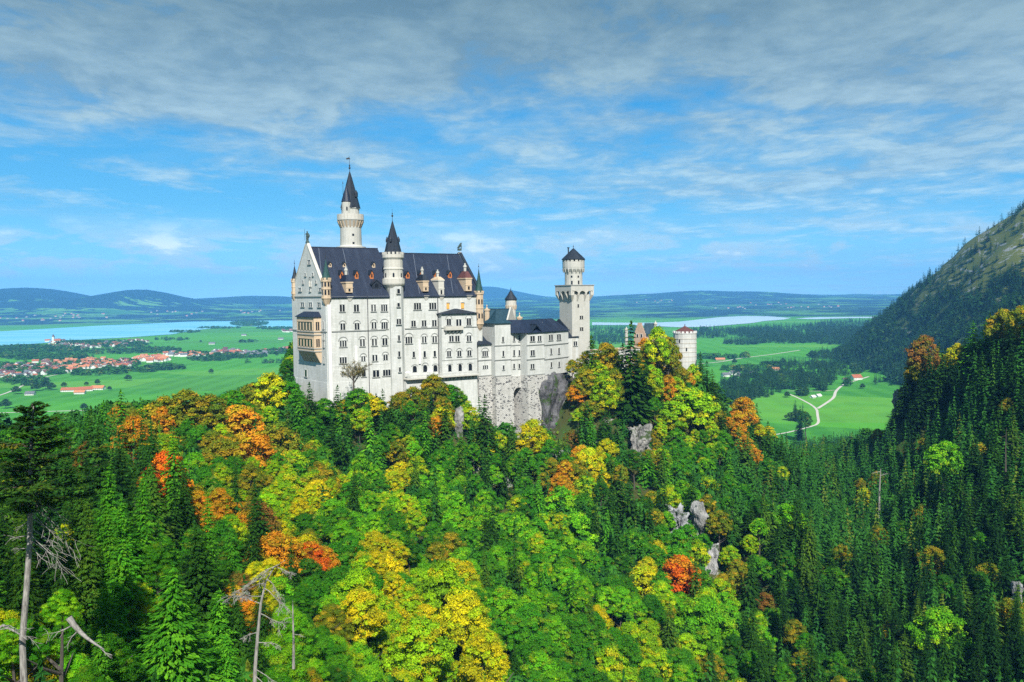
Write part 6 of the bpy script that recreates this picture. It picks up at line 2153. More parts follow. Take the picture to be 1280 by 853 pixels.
TS_mid = [crown_spruce('t', 700 + i, 15, 7, 4, R_=3.2, H_=20, leaf=0.95, base=0.02) for i in range(4)]
TS_far = [crown_spruce('t', 720 + i, 9, 5, 2, R_=3.4, H_=20, leaf=1.7, base=0.0) for i in range(4)]
TB_mid = [crown_broad('t', 740 + i, 500, 0.85, nclump=30, base=0.02) for i in range(4)]
TB_far = [crown_broad('t', 760 + i, 70, 1.9, nclump=14, base=0.0) for i in range(4)]
items = []
for t_ in hid:
    h = t_['top'] - t_['z']
    if t_['k'] == 's': items.append((rng.choice(TS_mid), t_['x'], t_['y'], t_['z'], t_['r'] / 3.2, h / 20, rng.uniform(0, 6)))
    else: items.append((rng.choice(TB_mid), t_['x'], t_['y'], t_['z'], t_['r'] / 5, h / 14 * 0.95, rng.uniform(0, 6)))
# the far side of the castle hill
for _ in range(1500):
    x, y = rng.uniform(-480, 330), rng.uniform(300, 760)
    z = H1(x, y)
    if z < -178 or blocked(x, y): continue
    px, py = proj(x, y, z + 14)
    lim = 492 if px < 610 else 470 if px < 880 else 500 + (px - 880) * 0.4
    if py < lim + 6 and y < 420 and px > 100: continue
    if not near_ok(x, y, 3.0, 0.9): continue
    occupy(x, y, 3.0)
    items.append((rng.choice(TB_mid), x, y, z, 0.85, 0.85, rng.uniform(0, 6)))
mass('woodland', items, 'mass_mixed')

# shrubs and low growth on the ground between the trunks
n = 60000
yy = 42 + (560 - 42) * nrg.uniform(0, 1, n) ** 0.8
xx = nrg.uniform(-0.70, 0.72, n) * yy
z = height(xx, yy)
okm = (z > -186)
pxs = 640 + 1000 * xx / yy
xx, yy, z = xx[okm], yy[okm], z[okm]
n = len(xx)
nn = nrg.normal(size=(n, 3)) * 0.6 + np.array([0, -0.3, 0.8])
mu = leaf_mesh('undergrowth', np.c_[xx, yy, z + nrg.uniform(0.1, 1.8, n)], nn, nrg.uniform(0.35, 0.9, n) * np.clip(yy / 200, 0.45, 1.1), nrg.uniform(0, 1, n) * 0.98 + nrg.integers(0, 11, n), 0.8)
mu.attributes.new('hue', 'FLOAT', 'FACE').data.foreach_set('value', nrg.uniform(0, 1, n).astype(np.float32))
mu.materials.clear(); mu.materials.append(M['mass_mixed'])
ou = bpy.data.objects.new('undergrowth', mu); col.objects.link(ou); tag(ou, kind='stuff')
# ------------------------------------------------------------------ rock
def rock_mat(t, bs, out):
    pos = t.n('ShaderNodeNewGeometry').outputs['Position']
    oc = t.n('ShaderNodeObjectInfo').outputs['Color']
    n1 = t.noise(pos, 0.35, 8, 0.7, 0.6)
    n2 = t.noise(t.vm('MULTIPLY', pos, (1, 1, 0.25)), 0.5, 6, 0.65)
    c = t.mix(t.map(n1, 0.35, 0.65), t.vm('MULTIPLY', oc, (0.35, 0.35, 0.36)), oc)
    c = t.mix(t.map(n2, 0.5, 0.7, 0, 0.6), c, t.vm('MULTIPLY', oc, (0.30, 0.32, 0.28)))
    c = t.mix(t.map(t.noise(pos, 0.3, 6, 0.65), 0.55, 0.60, 0, 0.9), c, (0.05, 0.09, 0.02))
    link(t, c, bs.inputs['Base Color'])
    bump(t, bs, n1, 1.0, 1.2)


M['rock'] = mat('limestone_rock', rough=0.95, spec=0.1, build=rock_mat)
import bmesh


def rock(name, c, sx, sy, sz, rot, seed, colr, label, cat='rock', box=0.55, rough=0.16, name_kind=None):
    bm = bmesh.new()
    bmesh.ops.create_icosphere(bm, subdivisions=5, radius=1.0)
    cr_, sr_ = math.cos(rot), math.sin(rot)
    for v in bm.verts:
        p = v.co.copy()
        mx_ = max(abs(p.x), abs(p.y), abs(p.z))
        p = p * (1 - box) + p * (box / mx_)
        q = Vector((p.x * sx, p.y * sy, p.z * sz))
        n_ = mnoise.fractal(Vector((q.x, q.y, q.z * 0.5)) * 0.22 + Vector((seed, 0, 0)), 0.9, 2.1, 5)
        n2 = mnoise.ridged_multi_fractal(Vector((q.x, q.y, q.z * 0.35)) * 0.22 + Vector((0, seed, 0)), 0.9, 2.1, 4, 1.0, 2.0)
        q = q + v.co.normalized() * ((n_ * 1.6 + (n2 - 1.0) * 0.8) * min(sx, sy, sz) * rough * 2)
        v.co = (q.x * cr_ - q.y * sr_, q.x * sr_ + q.y * cr_, q.z)
    me_ = bpy.data.meshes.new(name)
    bm.to_mesh(me_); bm.free()
    me_.materials.append(M['rock'])
    o = bpy.data.objects.new(name, me_)
    o.location = c
    o.color = (*colr, 1)
    col.objects.link(o)
    return tag(o, label, cat)


k4c = K4.P(6.0, 4.6, 0)
rock('cliff', (k4c[0], k4c[1], -55), 9.2, 8.2, 20.3, math.atan2(K4.U.y, K4.U.x), 3.1, (0.20, 0.20, 0.21), 'dark grey cliff carrying the east end of the bower wing', 'cliff', 0.8, 0.09)
k4c = K4.P(15.5, 6.5, 0)
rock('cliff', (k4c[0], k4c[1], -48), 6.2, 6.0, 15, 0.6, 7.7, (0.24, 0.24, 0.24), 'dark grey rock step under the link building beside the square tower', 'cliff', 0.6, 0.10)
for px, py, Y, wpx, hpx, cc_, lb in (
    (631, 612, 287, 9, 30, (0.62, 0.62, 0.60), 'narrow white rock rib below the arched niche of the castle base'),
    (574, 520, 306, 5, 24, (0.45, 0.45, 0.42), 'slim grey rock spike among the trees below the terrace'),
    (876, 636, 268, 7, 22, (0.52, 0.52, 0.50), 'tall thin white rock face on the eastern slope'),
    (892, 690, 256, 9, 20, (0.60, 0.60, 0.60), 'bright white boulder face below the tall thin rock face'),
    (864, 654, 276, 18, 22, (0.30, 0.30, 0.25), 'broad mossy brown rock wall behind the white rock faces'),
    (850, 646, 268, 18, 16, (0.55, 0.56, 0.58), 'wide bluish white rock slab above the small orange maple'),
    (798, 542, 332, 13, 18, (0.42, 0.41, 0.38), 'grey rock outcrop on the slope below the gatehouse'),
    (745, 556, 325, 8, 12, (0.42, 0.42, 0.40), 'small grey rock between golden trees below the square tower'),
    (1132, 502, 430, 8, 30, (0.50, 0.48, 0.45), 'pale vertical rock face on the crag opposite the castle'),
    (1276, 735, 215, 9, 16, (0.45, 0.46, 0.46), 'grey rock low on the shaded slope at the edge of view'),
    (702, 575, 318, 10, 14, (0.36, 0.35, 0.33), 'grey rock step under the dark cliff'),
):
    p0, p1 = at(px, py - hpx / 2, Y), at(px, py + hpx / 2, Y)
    zb2 = min(p1.z, H1(p0.x, p0.y + 2)) - 2
    sx_, sz_ = wpx * Y / 1000 * 0.62, (p0.z - zb2) / 2
    rock('rock_outcrop', (p0.x, p0.y + sx_ * 1.1, (p0.z + zb2) / 2 - sz_ * 0.05), sx_ * 1.2, sx_ * 1.9, sz_, rng.uniform(-.5, .5), rng.uniform(0, 50), cc_, lb, 'rock', 0.5, 0.42)
# ------------------------------------------------------------------ dead and bare trees close by
def tube(mb, pts, rads, n=7):
    rings = []
    for i, p in enumerate(pts):
        a_, b_ = Vector(pts[max(i - 1, 0)]), Vector(pts[min(i + 1, len(pts) - 1)])
        d = (b_ - a_).normalized()
        t_ = Vector((1, 0, 0)) if abs(d.z) > 0.7 else Vector((0, 0, 1))
        b2 = d.cross(t_).normalized()
        t_ = b2.cross(d)
        rings.append([tuple(Vector(p) + (t_ * math.cos(2 * math.pi * k / n) + b2 * math.sin(2 * math.pi * k / n)) * rads[i]) for k in range(n)])
    mb.loft(rings)


def bough(g, p0, d, l, r, depth, out, droop=0.25):
    """a crooked branch with twigs; collects (points, radii)"""
    pts, rads = [Vector(p0)], [r]
    d = Vector(d).normalized()
    st = 5
    for i in range(st):
        d = (d + Vector((g.gauss(0, .16), g.gauss(0, .16), g.gauss(0, .12) - droop / st))).normalized()
        pts.append(pts[-1] + d * (l / st))
        rads.append(r * (1 - 0.82 * (i + 1) / st))
        if depth > 0 and i > 0:
            for _ in range(2):
                sd = (d + Vector((g.uniform(-1, 1), g.uniform(-1, 1), g.uniform(-.5, .4)))).normalized()
                bough(g, pts[-1], sd, l * g.uniform(0.25, 0.5), rads[-1] * 0.6, depth - 1, out, droop)
    out.append((pts, rads))


def px_path(lst):
    return [at(x, y, Y) for x, y, Y in lst]


# conifer with a bare pale trunk in front of the lowland meadow
g = random.Random(5)
Yp = 57.0
trk = px_path([(28, 800, Yp), (33, 740, Yp), (37, 680, Yp), (38, 620, Yp), (39, 560, Yp), (41, 522, Yp), (42, 505, Yp)])
base = trk[0]
zb_ = min(H1(base.x, base.y), base.z - 0.5)
pine = thing('pine_tree', 'sparse dark conifer with long bare pale trunk standing above the meadow', 'pine tree', (base.x, base.y, zb_))
mb = MB()
tube(mb, [Vector((base.x - 0.1, base.y, zb_ - 1))] + trk, [0.28, 0.22, 0.20, 0.18, 0.16, 0.12, 0.07, 0.03], 10)
mb.build('trunk', [M['greybark']], pine)
P_, N_, S_, T_, E_ = [], [], [], [], []
outb = []
for i in range(54):
    f = i / 53
    py = 506 + f * 128
    Lb = (0.8 + 5.6 * f ** 0.8) * g.uniform(0.55, 1.15) if f < 0.8 else 5.2 * g.uniform(0.4, 1.0)
    if 0.12 < f < 0.2: Lb *= 0.6
    c = at(40, py, Yp)
    a = i * 2.4 + g.uniform(-.4, .4)
    d = Vector((math.cos(a), math.sin(a), 0.10 - 0.18 * f))
    pts = [c]
    for k in range(8):
        d = (d + Vector((g.gauss(0, .07), g.gauss(0, .07), 0.02 + 0.03 * (k > 4)))).normalized()
        pts.append(pts[-1] + d * Lb / 8)
    outb.append((pts, [0.05 * (1 - k / 9) + 0.012 for k in range(9)]))
    bt = g.random() * 0.97
    for k in range(int(60 + 300 * Lb / 5)):
        s = g.uniform(0.18, 1.0)
        q = pts[0].lerp(pts[-1], s)
        j = min(int(s * 8), 7)
        q = pts[j].lerp(pts[j + 1], s * 8 - j)
        sd = g.gauss(0, 0.24) * Lb * 0.5 * (1.15 - s * .6)
        side = Vector((-math.sin(a), math.cos(a), 0))
        q = q + side * sd + Vector((0, 0, g.gauss(0, 0.07) - abs(sd) * 0.15))
        P_.append(tuple(q)); N_.append((g.gauss(0, .3), g.gauss(0, .3), 1.0))
        e = d * 0.8 + side * (1 if sd > 0 else -1) * 0.8 + Vector((0, 0, -.1 + g.gauss(0, .2)))
        E_.append(tuple(e)); S_.append(g.uniform(0.12, 0.24)); T_.append(min(max(bt + g.gauss(0, .1), .01), .98) + g.randrange(11))
pm = leaf_mesh('crown', np.array(P_) - np.array((base.x, base.y, zb_)), np.array(N_), np.array(S_), np.array(T_), 0.4, np.array(E_))
o = bpy.data.objects.new('crown', pm); o.parent = pine; o.color = (0.022, 0.075, 0.012, 1); o['tint'] = [0.05, 0.12, 0.014]; col.objects.link(o)
mb = MB()
for pts, rads in outb: tube(mb, pts, rads, 5)
mb.build('limbs', [M['bark']], pine)
out = []
for i in range(16):
    py = 600 + i * 5.8
    c = at(38, py, Yp)
    s = 1 if i % 3 else -1
    d = Vector((s * g.uniform(0.7, 1.0), g.uniform(-.7, .2), -0.05 - 0.35 * (s > 0)))
    ln = (g.uniform(2.4, 4.3) if s > 0 else g.uniform(1.0, 1.9)) * (1 if py > 620 else .6)
    out_i = []
    bough(g, c, d, ln, 0.04, 1, out_i, 0.32)
    mb = MB()
    for pts, rads in out_i: tube(mb, pts, [max(r_, 0.012) for r_ in rads], 5)
    mb.build('dead_branch', [M['greybark']], pine)


def snag(name, label, path, r0, boughs, seed, m='greybark', depth=1, bl=(1.2, 3.0)):
    g = random.Random(seed)
    P = px_path(path)
    b = P[0]
    root = thing(name, label, 'dead tree', tuple(b))
    mb = MB()
    tube(mb, P, [r0 * (1 - 0.85 * i / (len(P) - 1)) for i in range(len(P))], 9)
    mb.build('trunk', [M[m]], root)
    for (f, dx, dzz, ln) in boughs:
        k = f * (len(P) - 1)
        j = min(int(k), len(P) - 2)
        c = P[j].lerp(P[j + 1], k - j)
        outi = []
        bough(g, c, Vector((dx, g.uniform(-.5, .2), dzz)), ln, r0 * 0.26, depth, outi, 0.3)
        mb = MB()
        for pts, rads in outi: tube(mb, pts, [max(r_, 0.012) for r_ in rads], 5)
        mb.build('branch', [M[m]], root)
    return root


Yd_ = 62
snag('dead_tree', 'bleached dead trunk leaning east among yellow maples', [(318, 870, Yd_), (319, 835, Yd_), (322, 795, Yd_), (326, 755, Yd_), (332, 728, Yd_), (342, 710, Yd_), (356, 701, Yd_ - .5)], 0.17,
     [(0.12, 1, -.25, 3.0), (0.16, 1, -.35, 2.6), (0.5, -1, .25, 2.2), (0.56, -1, -.1, 1.8), (0.45, 1, -.3, 2.0), (0.62, 1, -.5, 2.3), (0.66, -1, -.15, 2.6), (0.7, 1, -.4, 1.6), (0.8, -1, -.3, 1.8), (0.86, 1, -.2, 1.2), (0.9, -1, -.5, 1.6), (0.35, -1, -.1, 1.2), (0.3, 1, .1, 1.4)], 3, depth=2)
snag('dead_tree', 'thin straight bare trunk beside the bleached leaning one', [(367, 836, 66), (367, 800, 66), (366, 765, 66), (366, 750, 66)], 0.13, [(0.4, 1, 0, .8), (0.6, -1, 0, .8)], 4)
snag('dead_tree', 'pale dead trunk rising from the shaded valley below the crag', [(1099, 648, 318), (1099, 625, 318), (1100, 600, 318), (1101, 586, 318)], 0.55, [(0.8, 1, .2, 3), (0.9, -1, .3, 3)], 8)
snag('dead_tree', 'dark dead trunk high on the shaded slope', [(1257, 590, 262), (1257, 560, 262), (1258, 535, 262)], 0.3, [(0.6, 1, .1, 2), (0.8, -1, .1, 2)], 9, 'bark')
snag('fallen_log', 'grey weathered log lying in the green thicket', [(86, 772, 54), (92, 781, 54), (100, 790, 54), (109, 798, 53.5), (119, 805, 53), (130, 812, 52.5)], 0.22, [(0.2, -1, -.5, 1.6), (0.5, 1, -.7, 1.0), (0.35, -1, -1, 1.2), (0.9, .4, -1, 1.0)], 12)
snag('fallen_log', 'tangle of grey roots at the foot of the pine', [(-12, 792, 55), (4, 782, 55), (20, 790, 54.5), (34, 800, 54)], 0.14, [(0.3, 1, .3, 1.8), (0.5, -1, .2, 1.5), (0.7, 1, -.1, 1.6), (0.6, 1, .5, 1.2)], 13)
# leafless tree against the palace wall
g = random.Random(9)
bt_ = at(442, 500, 291)
root = thing('bare_tree', 'nearly leafless brown tree in front of the white palace wall', 'bare tree', (bt_.x, bt_.y, H1(bt_.x, bt_.y)))
mb = MB()
top_ = at(442, 476, 291)
tube(mb, [Vector((bt_.x, bt_.y, H1(bt_.x, bt_.y) - 1)), bt_, top_], [0.5, 0.4, 0.3], 7)
mb.build('trunk', [M['bark']], root)
tips = []
for i in range(9):
    outi = []
    a = i * 0.72
    bough(g, at(442, 480 - i * 0.8, 291), Vector((math.cos(a) * .8, math.sin(a) * .5, 1.0)), g.uniform(4.0, 6.5), 0.2, 2, outi, -0.1)
    mb = MB()
    for pts, rads in outi:
        tube(mb, pts, [max(r_, 0.035) for r_ in rads], 5)
        tips += pts[2:]
    mb.build('branch', [M['bark']], root)
tp = np.array([tuple(p) for p in tips for _ in range(1)])
tp = tp + nrg.normal(size=tp.shape) * 0.35 - np.array(ORG[root.name])
nq = len(tp)
lm = leaf_mesh('crown', tp, nrg.normal(size=(nq, 3)), nrg.uniform(0.10, 0.22, nq), nrg.uniform(0, .9, nq) + nrg.integers(0, 11, nq), 0.7)
o = bpy.data.objects.new('crown', lm); o.parent = root; o.color = (0.22, 0.19, 0.07, 1); o['tint'] = [0.32, 0.24, 0.08]; col.objects.link(o)

# ------------------------------------------------------------------ woods on the mountain, in the valley and on the plain
items = []
for _ in range(42000):
    Y = rng.uniform(1150, 3400)
    x = Y * rng.uniform(0.30, 0.86)
    z = H1(x, Y) if False else None
    items.append((x, Y))
xy = np.array(items)
zz_ = height(xy[:, 0], xy[:, 1])
pat = sn(xy[:, 0], xy[:, 1], 0.012) + 0.6 * sn(xy[:, 0] + 77, xy[:, 1], 0.04)
rnd = nrg.uniform(0, 1, len(xy))
itm = []
for (x, y), z, p_, r_ in zip(xy, zz_, pat, rnd):
    if z < -186: continue
    dens = 0.95 if z < -60 else 0.95 - 0.85 * min(1, (z + 60) / 110)
    dens = dens * (1.0 if p_ > -0.2 else 0.5) if z < -40 else dens * (2.2 if p_ > 0.2 else 0.6)
    if r_ > dens * 0.95: continue
    if rng.random() < 0.86 or z > -20: itm.append((rng.choice(TS_far), x, y, z - 0.5, rng.uniform(1.1, 1.9), rng.uniform(0.6, 1.2), rng.uniform(0, 6)))
    else: itm.append((rng.choice(TB_far), x, y, z - 0.5, rng.uniform(0.8, 1.4), rng.uniform(0.8, 1.2), rng.uniform(0, 6)))
print('mountain trees', len(itm))
mass('mountain_forest', itm, 'mass_conifer')


def scatter(ells, kind, smin, smax, tall=1.0, mixb=0.15, near=False, zmax=-170, test=None):
    out = []
    for px, py, rx, ry, n in ells:
        k = 0
        for _ in range(n * 3):
            if k >= n: break
            a, r_ = rng.uniform(0, 6.28), math.sqrt(rng.random())
            x_, y_ = px + rx * r_ * math.cos(a), py + ry * r_ * math.sin(a)
            p = gp(x_, y_)
            z = H1(p.x, p.y)
            if z > zmax: continue
            k += 1
            sc = rng.uniform(smin, smax)
            b = rng.random() < mixb
            T = (TB_mid if near else TB_far) if b else (TS_mid if near else TS_far)
            out.append((rng.choice(T), p.x, p.y, z - 0.5, sc * (1.35 if b else 1.25), sc * tall * (1.0 if b else 1.05), rng.uniform(0, 6)))
    return out


it2 = scatter([(918, 496, 26, 10, 120), (945, 486, 34, 12, 170), (985, 476, 34, 12, 170), (1020, 476, 26, 9, 120), (1052, 462, 40, 8, 170), (1085, 452, 28, 9, 150), (1108, 462, 14, 6, 60), (970, 470, 40, 5, 110), (1060, 480, 5, 3.5, 14), (1097, 478, 5, 3, 7), (1004, 492, 7, 4, 18),
               (996, 524, 8, 6, 16), (912, 482, 14, 5, 40), (1030, 488, 6, 2, 8), (935, 470, 20, 3, 40), (1000, 458, 50, 4, 120), (1040, 445, 30, 5, 150)], None, 0.75, 1.15, 1.0, 0.14, True)
mass('valley_wood', it2, 'mass_conifer')
it3 = scatter([(1000, 416, 76, 8, 900), (1062, 410, 56, 8, 800), (950, 417, 40, 6, 420), (900, 415, 46, 3, 260), (985, 425, 46, 5, 380), (880, 421, 30, 2.2, 120), (930, 429, 26, 2.5, 140), (1050, 424, 40, 8, 420), (760, 425, 30, 6, 240), (770, 414, 40, 4, 200)], None, 0.95, 1.4, 0.95, 0.05)
mass('far_forest', it3, 'mass_conifer')
it4 = scatter([(45, 437, 60, 4, 330), (20, 443, 36, 5, 200), (110, 430, 44, 2.2, 180), (150, 431, 40, 4, 160), (60, 447, 60, 4, 160), (40, 462, 50, 8, 90), (120, 456, 60, 5, 110), (190, 439, 36, 3, 110), (205, 461, 22, 2.6, 90), (160, 464, 40, 2, 60), (30, 478, 30, 5, 60), (100, 466, 60, 4, 90), (312, 405, 24, 3.2, 330), (345, 411, 24, 1.6, 100),
               (270, 410.5, 30, .8, 60), (232, 415.5, 20, 1.0, 50), (300, 446, 36, 2.6, 110), (345, 441, 24, 2.2, 70), (260, 450, 26, 2, 60), (215, 425, 20, 1.2, 24), (312, 428, 12, 0.6, 10), (0, 462, 20, 5, 50), (240, 444, 24, 2, 40), (130, 440, 70, 3, 120), (335, 454, 30, .5, 10),
               (896, 448, 30, 1.6, 50), (932, 446, 6, 2.2, 12), (930, 463, 26, 2.5, 40), (965, 458, 14, 3, 26)], None, 0.75, 1.15, 0.85, 0.9)
mass('lowland_wood', it4, 'mass_mixed')
# trees at the mouth of the gorge, down to the meadow with the forked path
it5 = []
for _ in range(2600):
    y = rng.uniform(560, 1080)
    x = rng.uniform(0.30, 0.66) * y
    z = H1(x, y)
    if z < -189.5 and proj(x, y, z)[1] < 545: continue
    px, py = proj(x, y, z + 19)
    lim = 545 - 0.12 * (px - 985) if px < 1115 else 500
    if py < lim or z > -60: continue
    if not near_ok(x, y, 2.4, 0.9): continue
    occupy(x, y, 2.4)
    if rng.random() < 0.88: it5.append((rng.choice(TS_mid), x, y, z - 0.5, rng.uniform(0.9, 1.25), rng.uniform(0.7, 1.0), rng.uniform(0, 6)))
    else: it5.append((rng.choice(TB_mid), x, y, z - 0.5, rng.uniform(0.8, 1.1), rng.uniform(0.8, 1.1), rng.uniform(0, 6)))
mass('gorge_wood', it5, 'mass_conifer')
# pale green grove high on the slope opposite
it6 = []
for _ in range(500):
    px, py = rng.uniform(1195, 1290), rng.uniform(398, 436)
    Y = rng.uniform(470, 640)
    p = at(px, py, Y)
    z = H1(p.x, p.y)
    if proj(p.x, p.y, z + 16)[1] < 396 + (1280 - px) * 0.32: continue
    it6.append((rng.choice(TS_mid if rng.random() < .5 else TB_mid), p.x, p.y, z - 0.5, rng.uniform(0.8, 1.1), rng.uniform(0.75, 1.0), rng.uniform(0, 6)))
if it6: mass('bright_grove', it6, 'mass_bright')

FIELD = [(160, 476, 1.3, 'lone round tree in the wide meadow beyond the farm'), (264, 467, 1.1, 'lone dark tree in the meadow west of the palace'), (7, 511, 1.5, 'round tree at the edge of view above the country road'), (105, 513, 1.1, 'dark bush at the end of the country road'),
         (45, 489, 1.6, 'round tree just behind the grey barn'), (57, 487, 1.8, 'larger tree east of the grey barn'), (64, 488, 1.5, 'tree beside the larger one east of the grey barn'), (20, 493, 1.5, 'tree west of the grey barn'), (137, 488, 0.8, 'small tree at the east end of the farm'),
         (80, 484, 1.0, 'tree behind the west end of the farm'), (122, 481, 1.1, 'tree behind the middle of the farm'), (108, 482, 0.8, 'little tree behind the farm roofs'), (918, 455, 1.2, 'lone dark tree in the eastern meadow near the shed'), (984, 497, 1.0, 'tree at the western end of the forked path'), (996, 526, 1.4, 'tree in the clump below the forked path'),
         (251, 428, .9, 'westernmost of a short row of meadow trees before the lake wood'), (300, 428.5, 1.0, 'middle tree of a short row before the lake wood'), (306, 428, 1.0, 'easternmost of a short row before the lake wood'), (346, 445, .9, 'tree beside the hamlet nearest the palace'), (1078, 486, .9, 'small tree next to the red-roofed farmhouse track'),
         (30, 480, 1.2, 'tree between the village edge and the barn')]
for px, py, s_, lb in FIELD:
    p = gp(px, py)
    root = thing('field_tree', lb, 'tree', (p.x, p.y, -190))
    h = 9 * s_
    c = bpy.data.objects.new('crown', rng.choice(CB[2])); c.parent = root; c.scale = (s_ * 1.0, s_ * 1.0, h / 14 * 1.3); c.location = (0, 0, -0.8)
    c.color = (0.02, 0.085, 0.02, 1); c['tint'] = [0.03, 0.11, 0.02]; col.objects.link(c)
    tk = bpy.data.objects.new('trunk', TB[0]); tk.parent = root; tk.scale = (s_ * .8,) * 3; col.objects.link(tk)

# ------------------------------------------------------------------ houses on the plain
def house(name, label, cat, group, x, y, w_, d_, h, rot, roofm, wallm='white', z=-190.0, rh=None, parts=False):
    c_, s_ = math.cos(rot), math.sin(rot)
    fr = Frame((x - w_ / 2 * c_ + d_ / 2 * s_, y - w_ / 2 * s_ - d_ / 2 * c_), (c_, s_, 0), (-s_, c_, 0))
    rh = rh or d_ * 0.36
    a = MB(); b = MB()
    fbx(a, fr, 0, w_, 0, d_, z - 0.5, z + h)
    for u in (0.05, w_ - 0.3):
        q = [(0, z + h), (d_, z + h), (d_ / 2, z + h + rh)]
        a.loft([[fr.P(u, v, zq) for v, zq in q], [fr.P(u + .25, v, zq) for v, zq in q]])
    zk = [(-0.9, z + h - 0.9 * rh / (d_ / 2)), (d_ / 2, z + h + rh), (d_ + 0.9, z + h - 0.9 * rh / (d_ / 2))]
    for (v0, z0), (v1, z1) in zip(zk[:-1], zk[1:]):
        q = [(v0, z0 + .02), (v1, z1 + .02), (v1, z1 + 0.3), (v0, z0 + 0.3)]
        b.loft([[fr.P(-0.8, v, zq) for v, zq in q], [fr.P(w_ + 0.8, v, zq) for v, zq in q]])
    if parts:
        root = thing(name, label, cat, (x, y, z), group)
        a.build('wall', [M[wallm]], root)
        rf = b.build('roof', [M[roofm]], root)
        for k in range(max(2, int(w_ / 4))):
            for lvl in range(2 if h > 5 else 1):
                mb = MB(); u = (k + 0.5) * w_ / max(2, int(w_ / 4)); zz2 = z + 1.2 + lvl * 2.7
                mb.poly([fr.P(u + i, -0.04, zz2 + j) for i, j in ((-.5, 0), (.5, 0), (.5, 1.3), (-.5, 1.3))])
                mb.build('window', [M['glass']], root)
        mb = MB(); q = fr.P(w_ * 0.3, d_ * 0.4, 0)
        mb.lathe(q, [(0.45, z + h), (0.45, z + h + rh + 1.0)], 4); mb.build('chimney', [M['brick']], rf)
        return root
    n0 = len(a.v)
    a.v += b.v
    a.f += [[i + n0 for i in f] for f in b.f]
    a.m += [1] * len(b.f)
    # chimney
    q = fr.P(w_ * 0.35, d_ * 0.42, 0)
    a.lathe(q, [(0.5, z + h), (0.5, z + h + rh + 0.9)], 4, m=0)
    o = a.build(name, [M[wallm], M[roofm]], None, origin=(x, y, z))
    return tag(o, label, cat, group)


M['brownroof'] = mat('brown_tile', rough=0.85, build=slate_b((0.16, 0.09, 0.07), (0.22, 0.12, 0.09), (0.12, 0.08, 0.07)))
M['greyroof'] = mat('grey_roof', rough=0.7, build=slate_b((0.14, 0.15, 0.17), (0.18, 0.19, 0.21), (0.24, 0.25, 0.27)))
M['orangeroof'] = mat('orange_tile', rough=0.85, build=slate_b((0.58, 0.22, 0.10), (0.66, 0.28, 0.13), (0.45, 0.18, 0.10)))
RW = {'terracotta': 'red', 'brownroof': 'brown', 'greyroof': 'grey', 'orangeroof': 'orange', 'darkred': 'dark red'}
CL = [  # px, py, rx, ry, number, roofs, where
    (16, 466, 24, 9, 26, 'brownroof greyroof terracotta darkred', 'at the western end of the village'),
    (52, 461, 24, 8, 26, 'terracotta brownroof darkred', 'in the village below the church'),
    (88, 458, 24, 7, 26, 'orangeroof terracotta', 'in the middle village'),
    (120, 456, 22, 6, 24, 'orangeroof terracotta', 'in the middle village by the wood'),
    (150, 456, 18, 4.5, 24, 'terracotta terracotta darkred', 'in the dense red-roofed quarter'),
    (188, 450, 22, 3.5, 28, 'orangeroof orangeroof terracotta', 'in the orange-roofed quarter'),
    (95, 434, 28, 3.5, 18, 'brownroof darkred greyroof', 'in the lakeside village'),
    (140, 431, 24, 2.8, 18, 'brownroof terracotta greyroof', 'in the upper village by the meadows'),
    (172, 427.5, 18, 1.6, 9, 'darkred brownroof', 'on the upper lane by the lake meadow'),
    (228, 444, 22, 2.2, 18, 'orangeroof terracotta greyroof', 'in the hamlet beyond the orange quarter'),
    (285, 441, 22, 3.0, 18, 'darkred terracotta greyroof', 'in the mid-meadow hamlet'),
    (318, 444, 18, 1.8, 14, 'greyroof greyroof', 'in the pale mid-meadow row'),
    (356, 437.5, 10, 1.6, 7, 'terracotta brownroof', 'in the hamlet beside the palace wall'),
    (360, 414.5, 8, 1.6, 9, 'terracotta darkred', 'in the lakeside hamlet'),
    (70, 428, 14, 2, 9, 'terracotta darkred', 'round the white church'),
]
hb = {}
HS = []
taken = []
for px, py, rx, ry, n, rf, wh in CL:
    k = 0
    for _ in range(n * 30):
        if k >= n: break
        a, r_ = rng.uniform(0, 6.28), math.sqrt(rng.random())
        x_, y_ = px + rx * r_ * math.cos(a), py + ry * r_ * math.sin(a)
        p = gp(x_, y_)
        if any((p.x - q[0]) ** 2 + (p.y - q[1]) ** 2 < 15 ** 2 for q in taken): continue
        taken.append((p.x, p.y)); k += 1
        rm = rng.choice(rf.split())
        w_ = rng.uniform(13, 21)
        HS.append([p.x, p.y, w_, rm, wh, x_])
for h_ in HS: hb.setdefault((h_[3], h_[4], h_[2] > 17), []).append(h_)
for (rm, wh, big_), ls in hb.items():
    ls.sort(key=lambda h_: h_[5])
    for i, h_ in enumerate(ls):
        lab = f"{'long' if big_ else 'small'} {RW[rm]}-roofed house {wh}" + ('' if len(ls) == 1 else ', ' + ORD[min(i, 11)])
        house('village_house', lab, 'house', 'houses of the villages on the plain', h_[0], h_[1], h_[2], rng.uniform(11, 14.5), rng.uniform(5, 8), rng.choice([0.1, 0.4, 1.4, 1.8, -0.3]) + rng.uniform(-.2, .2), rm)
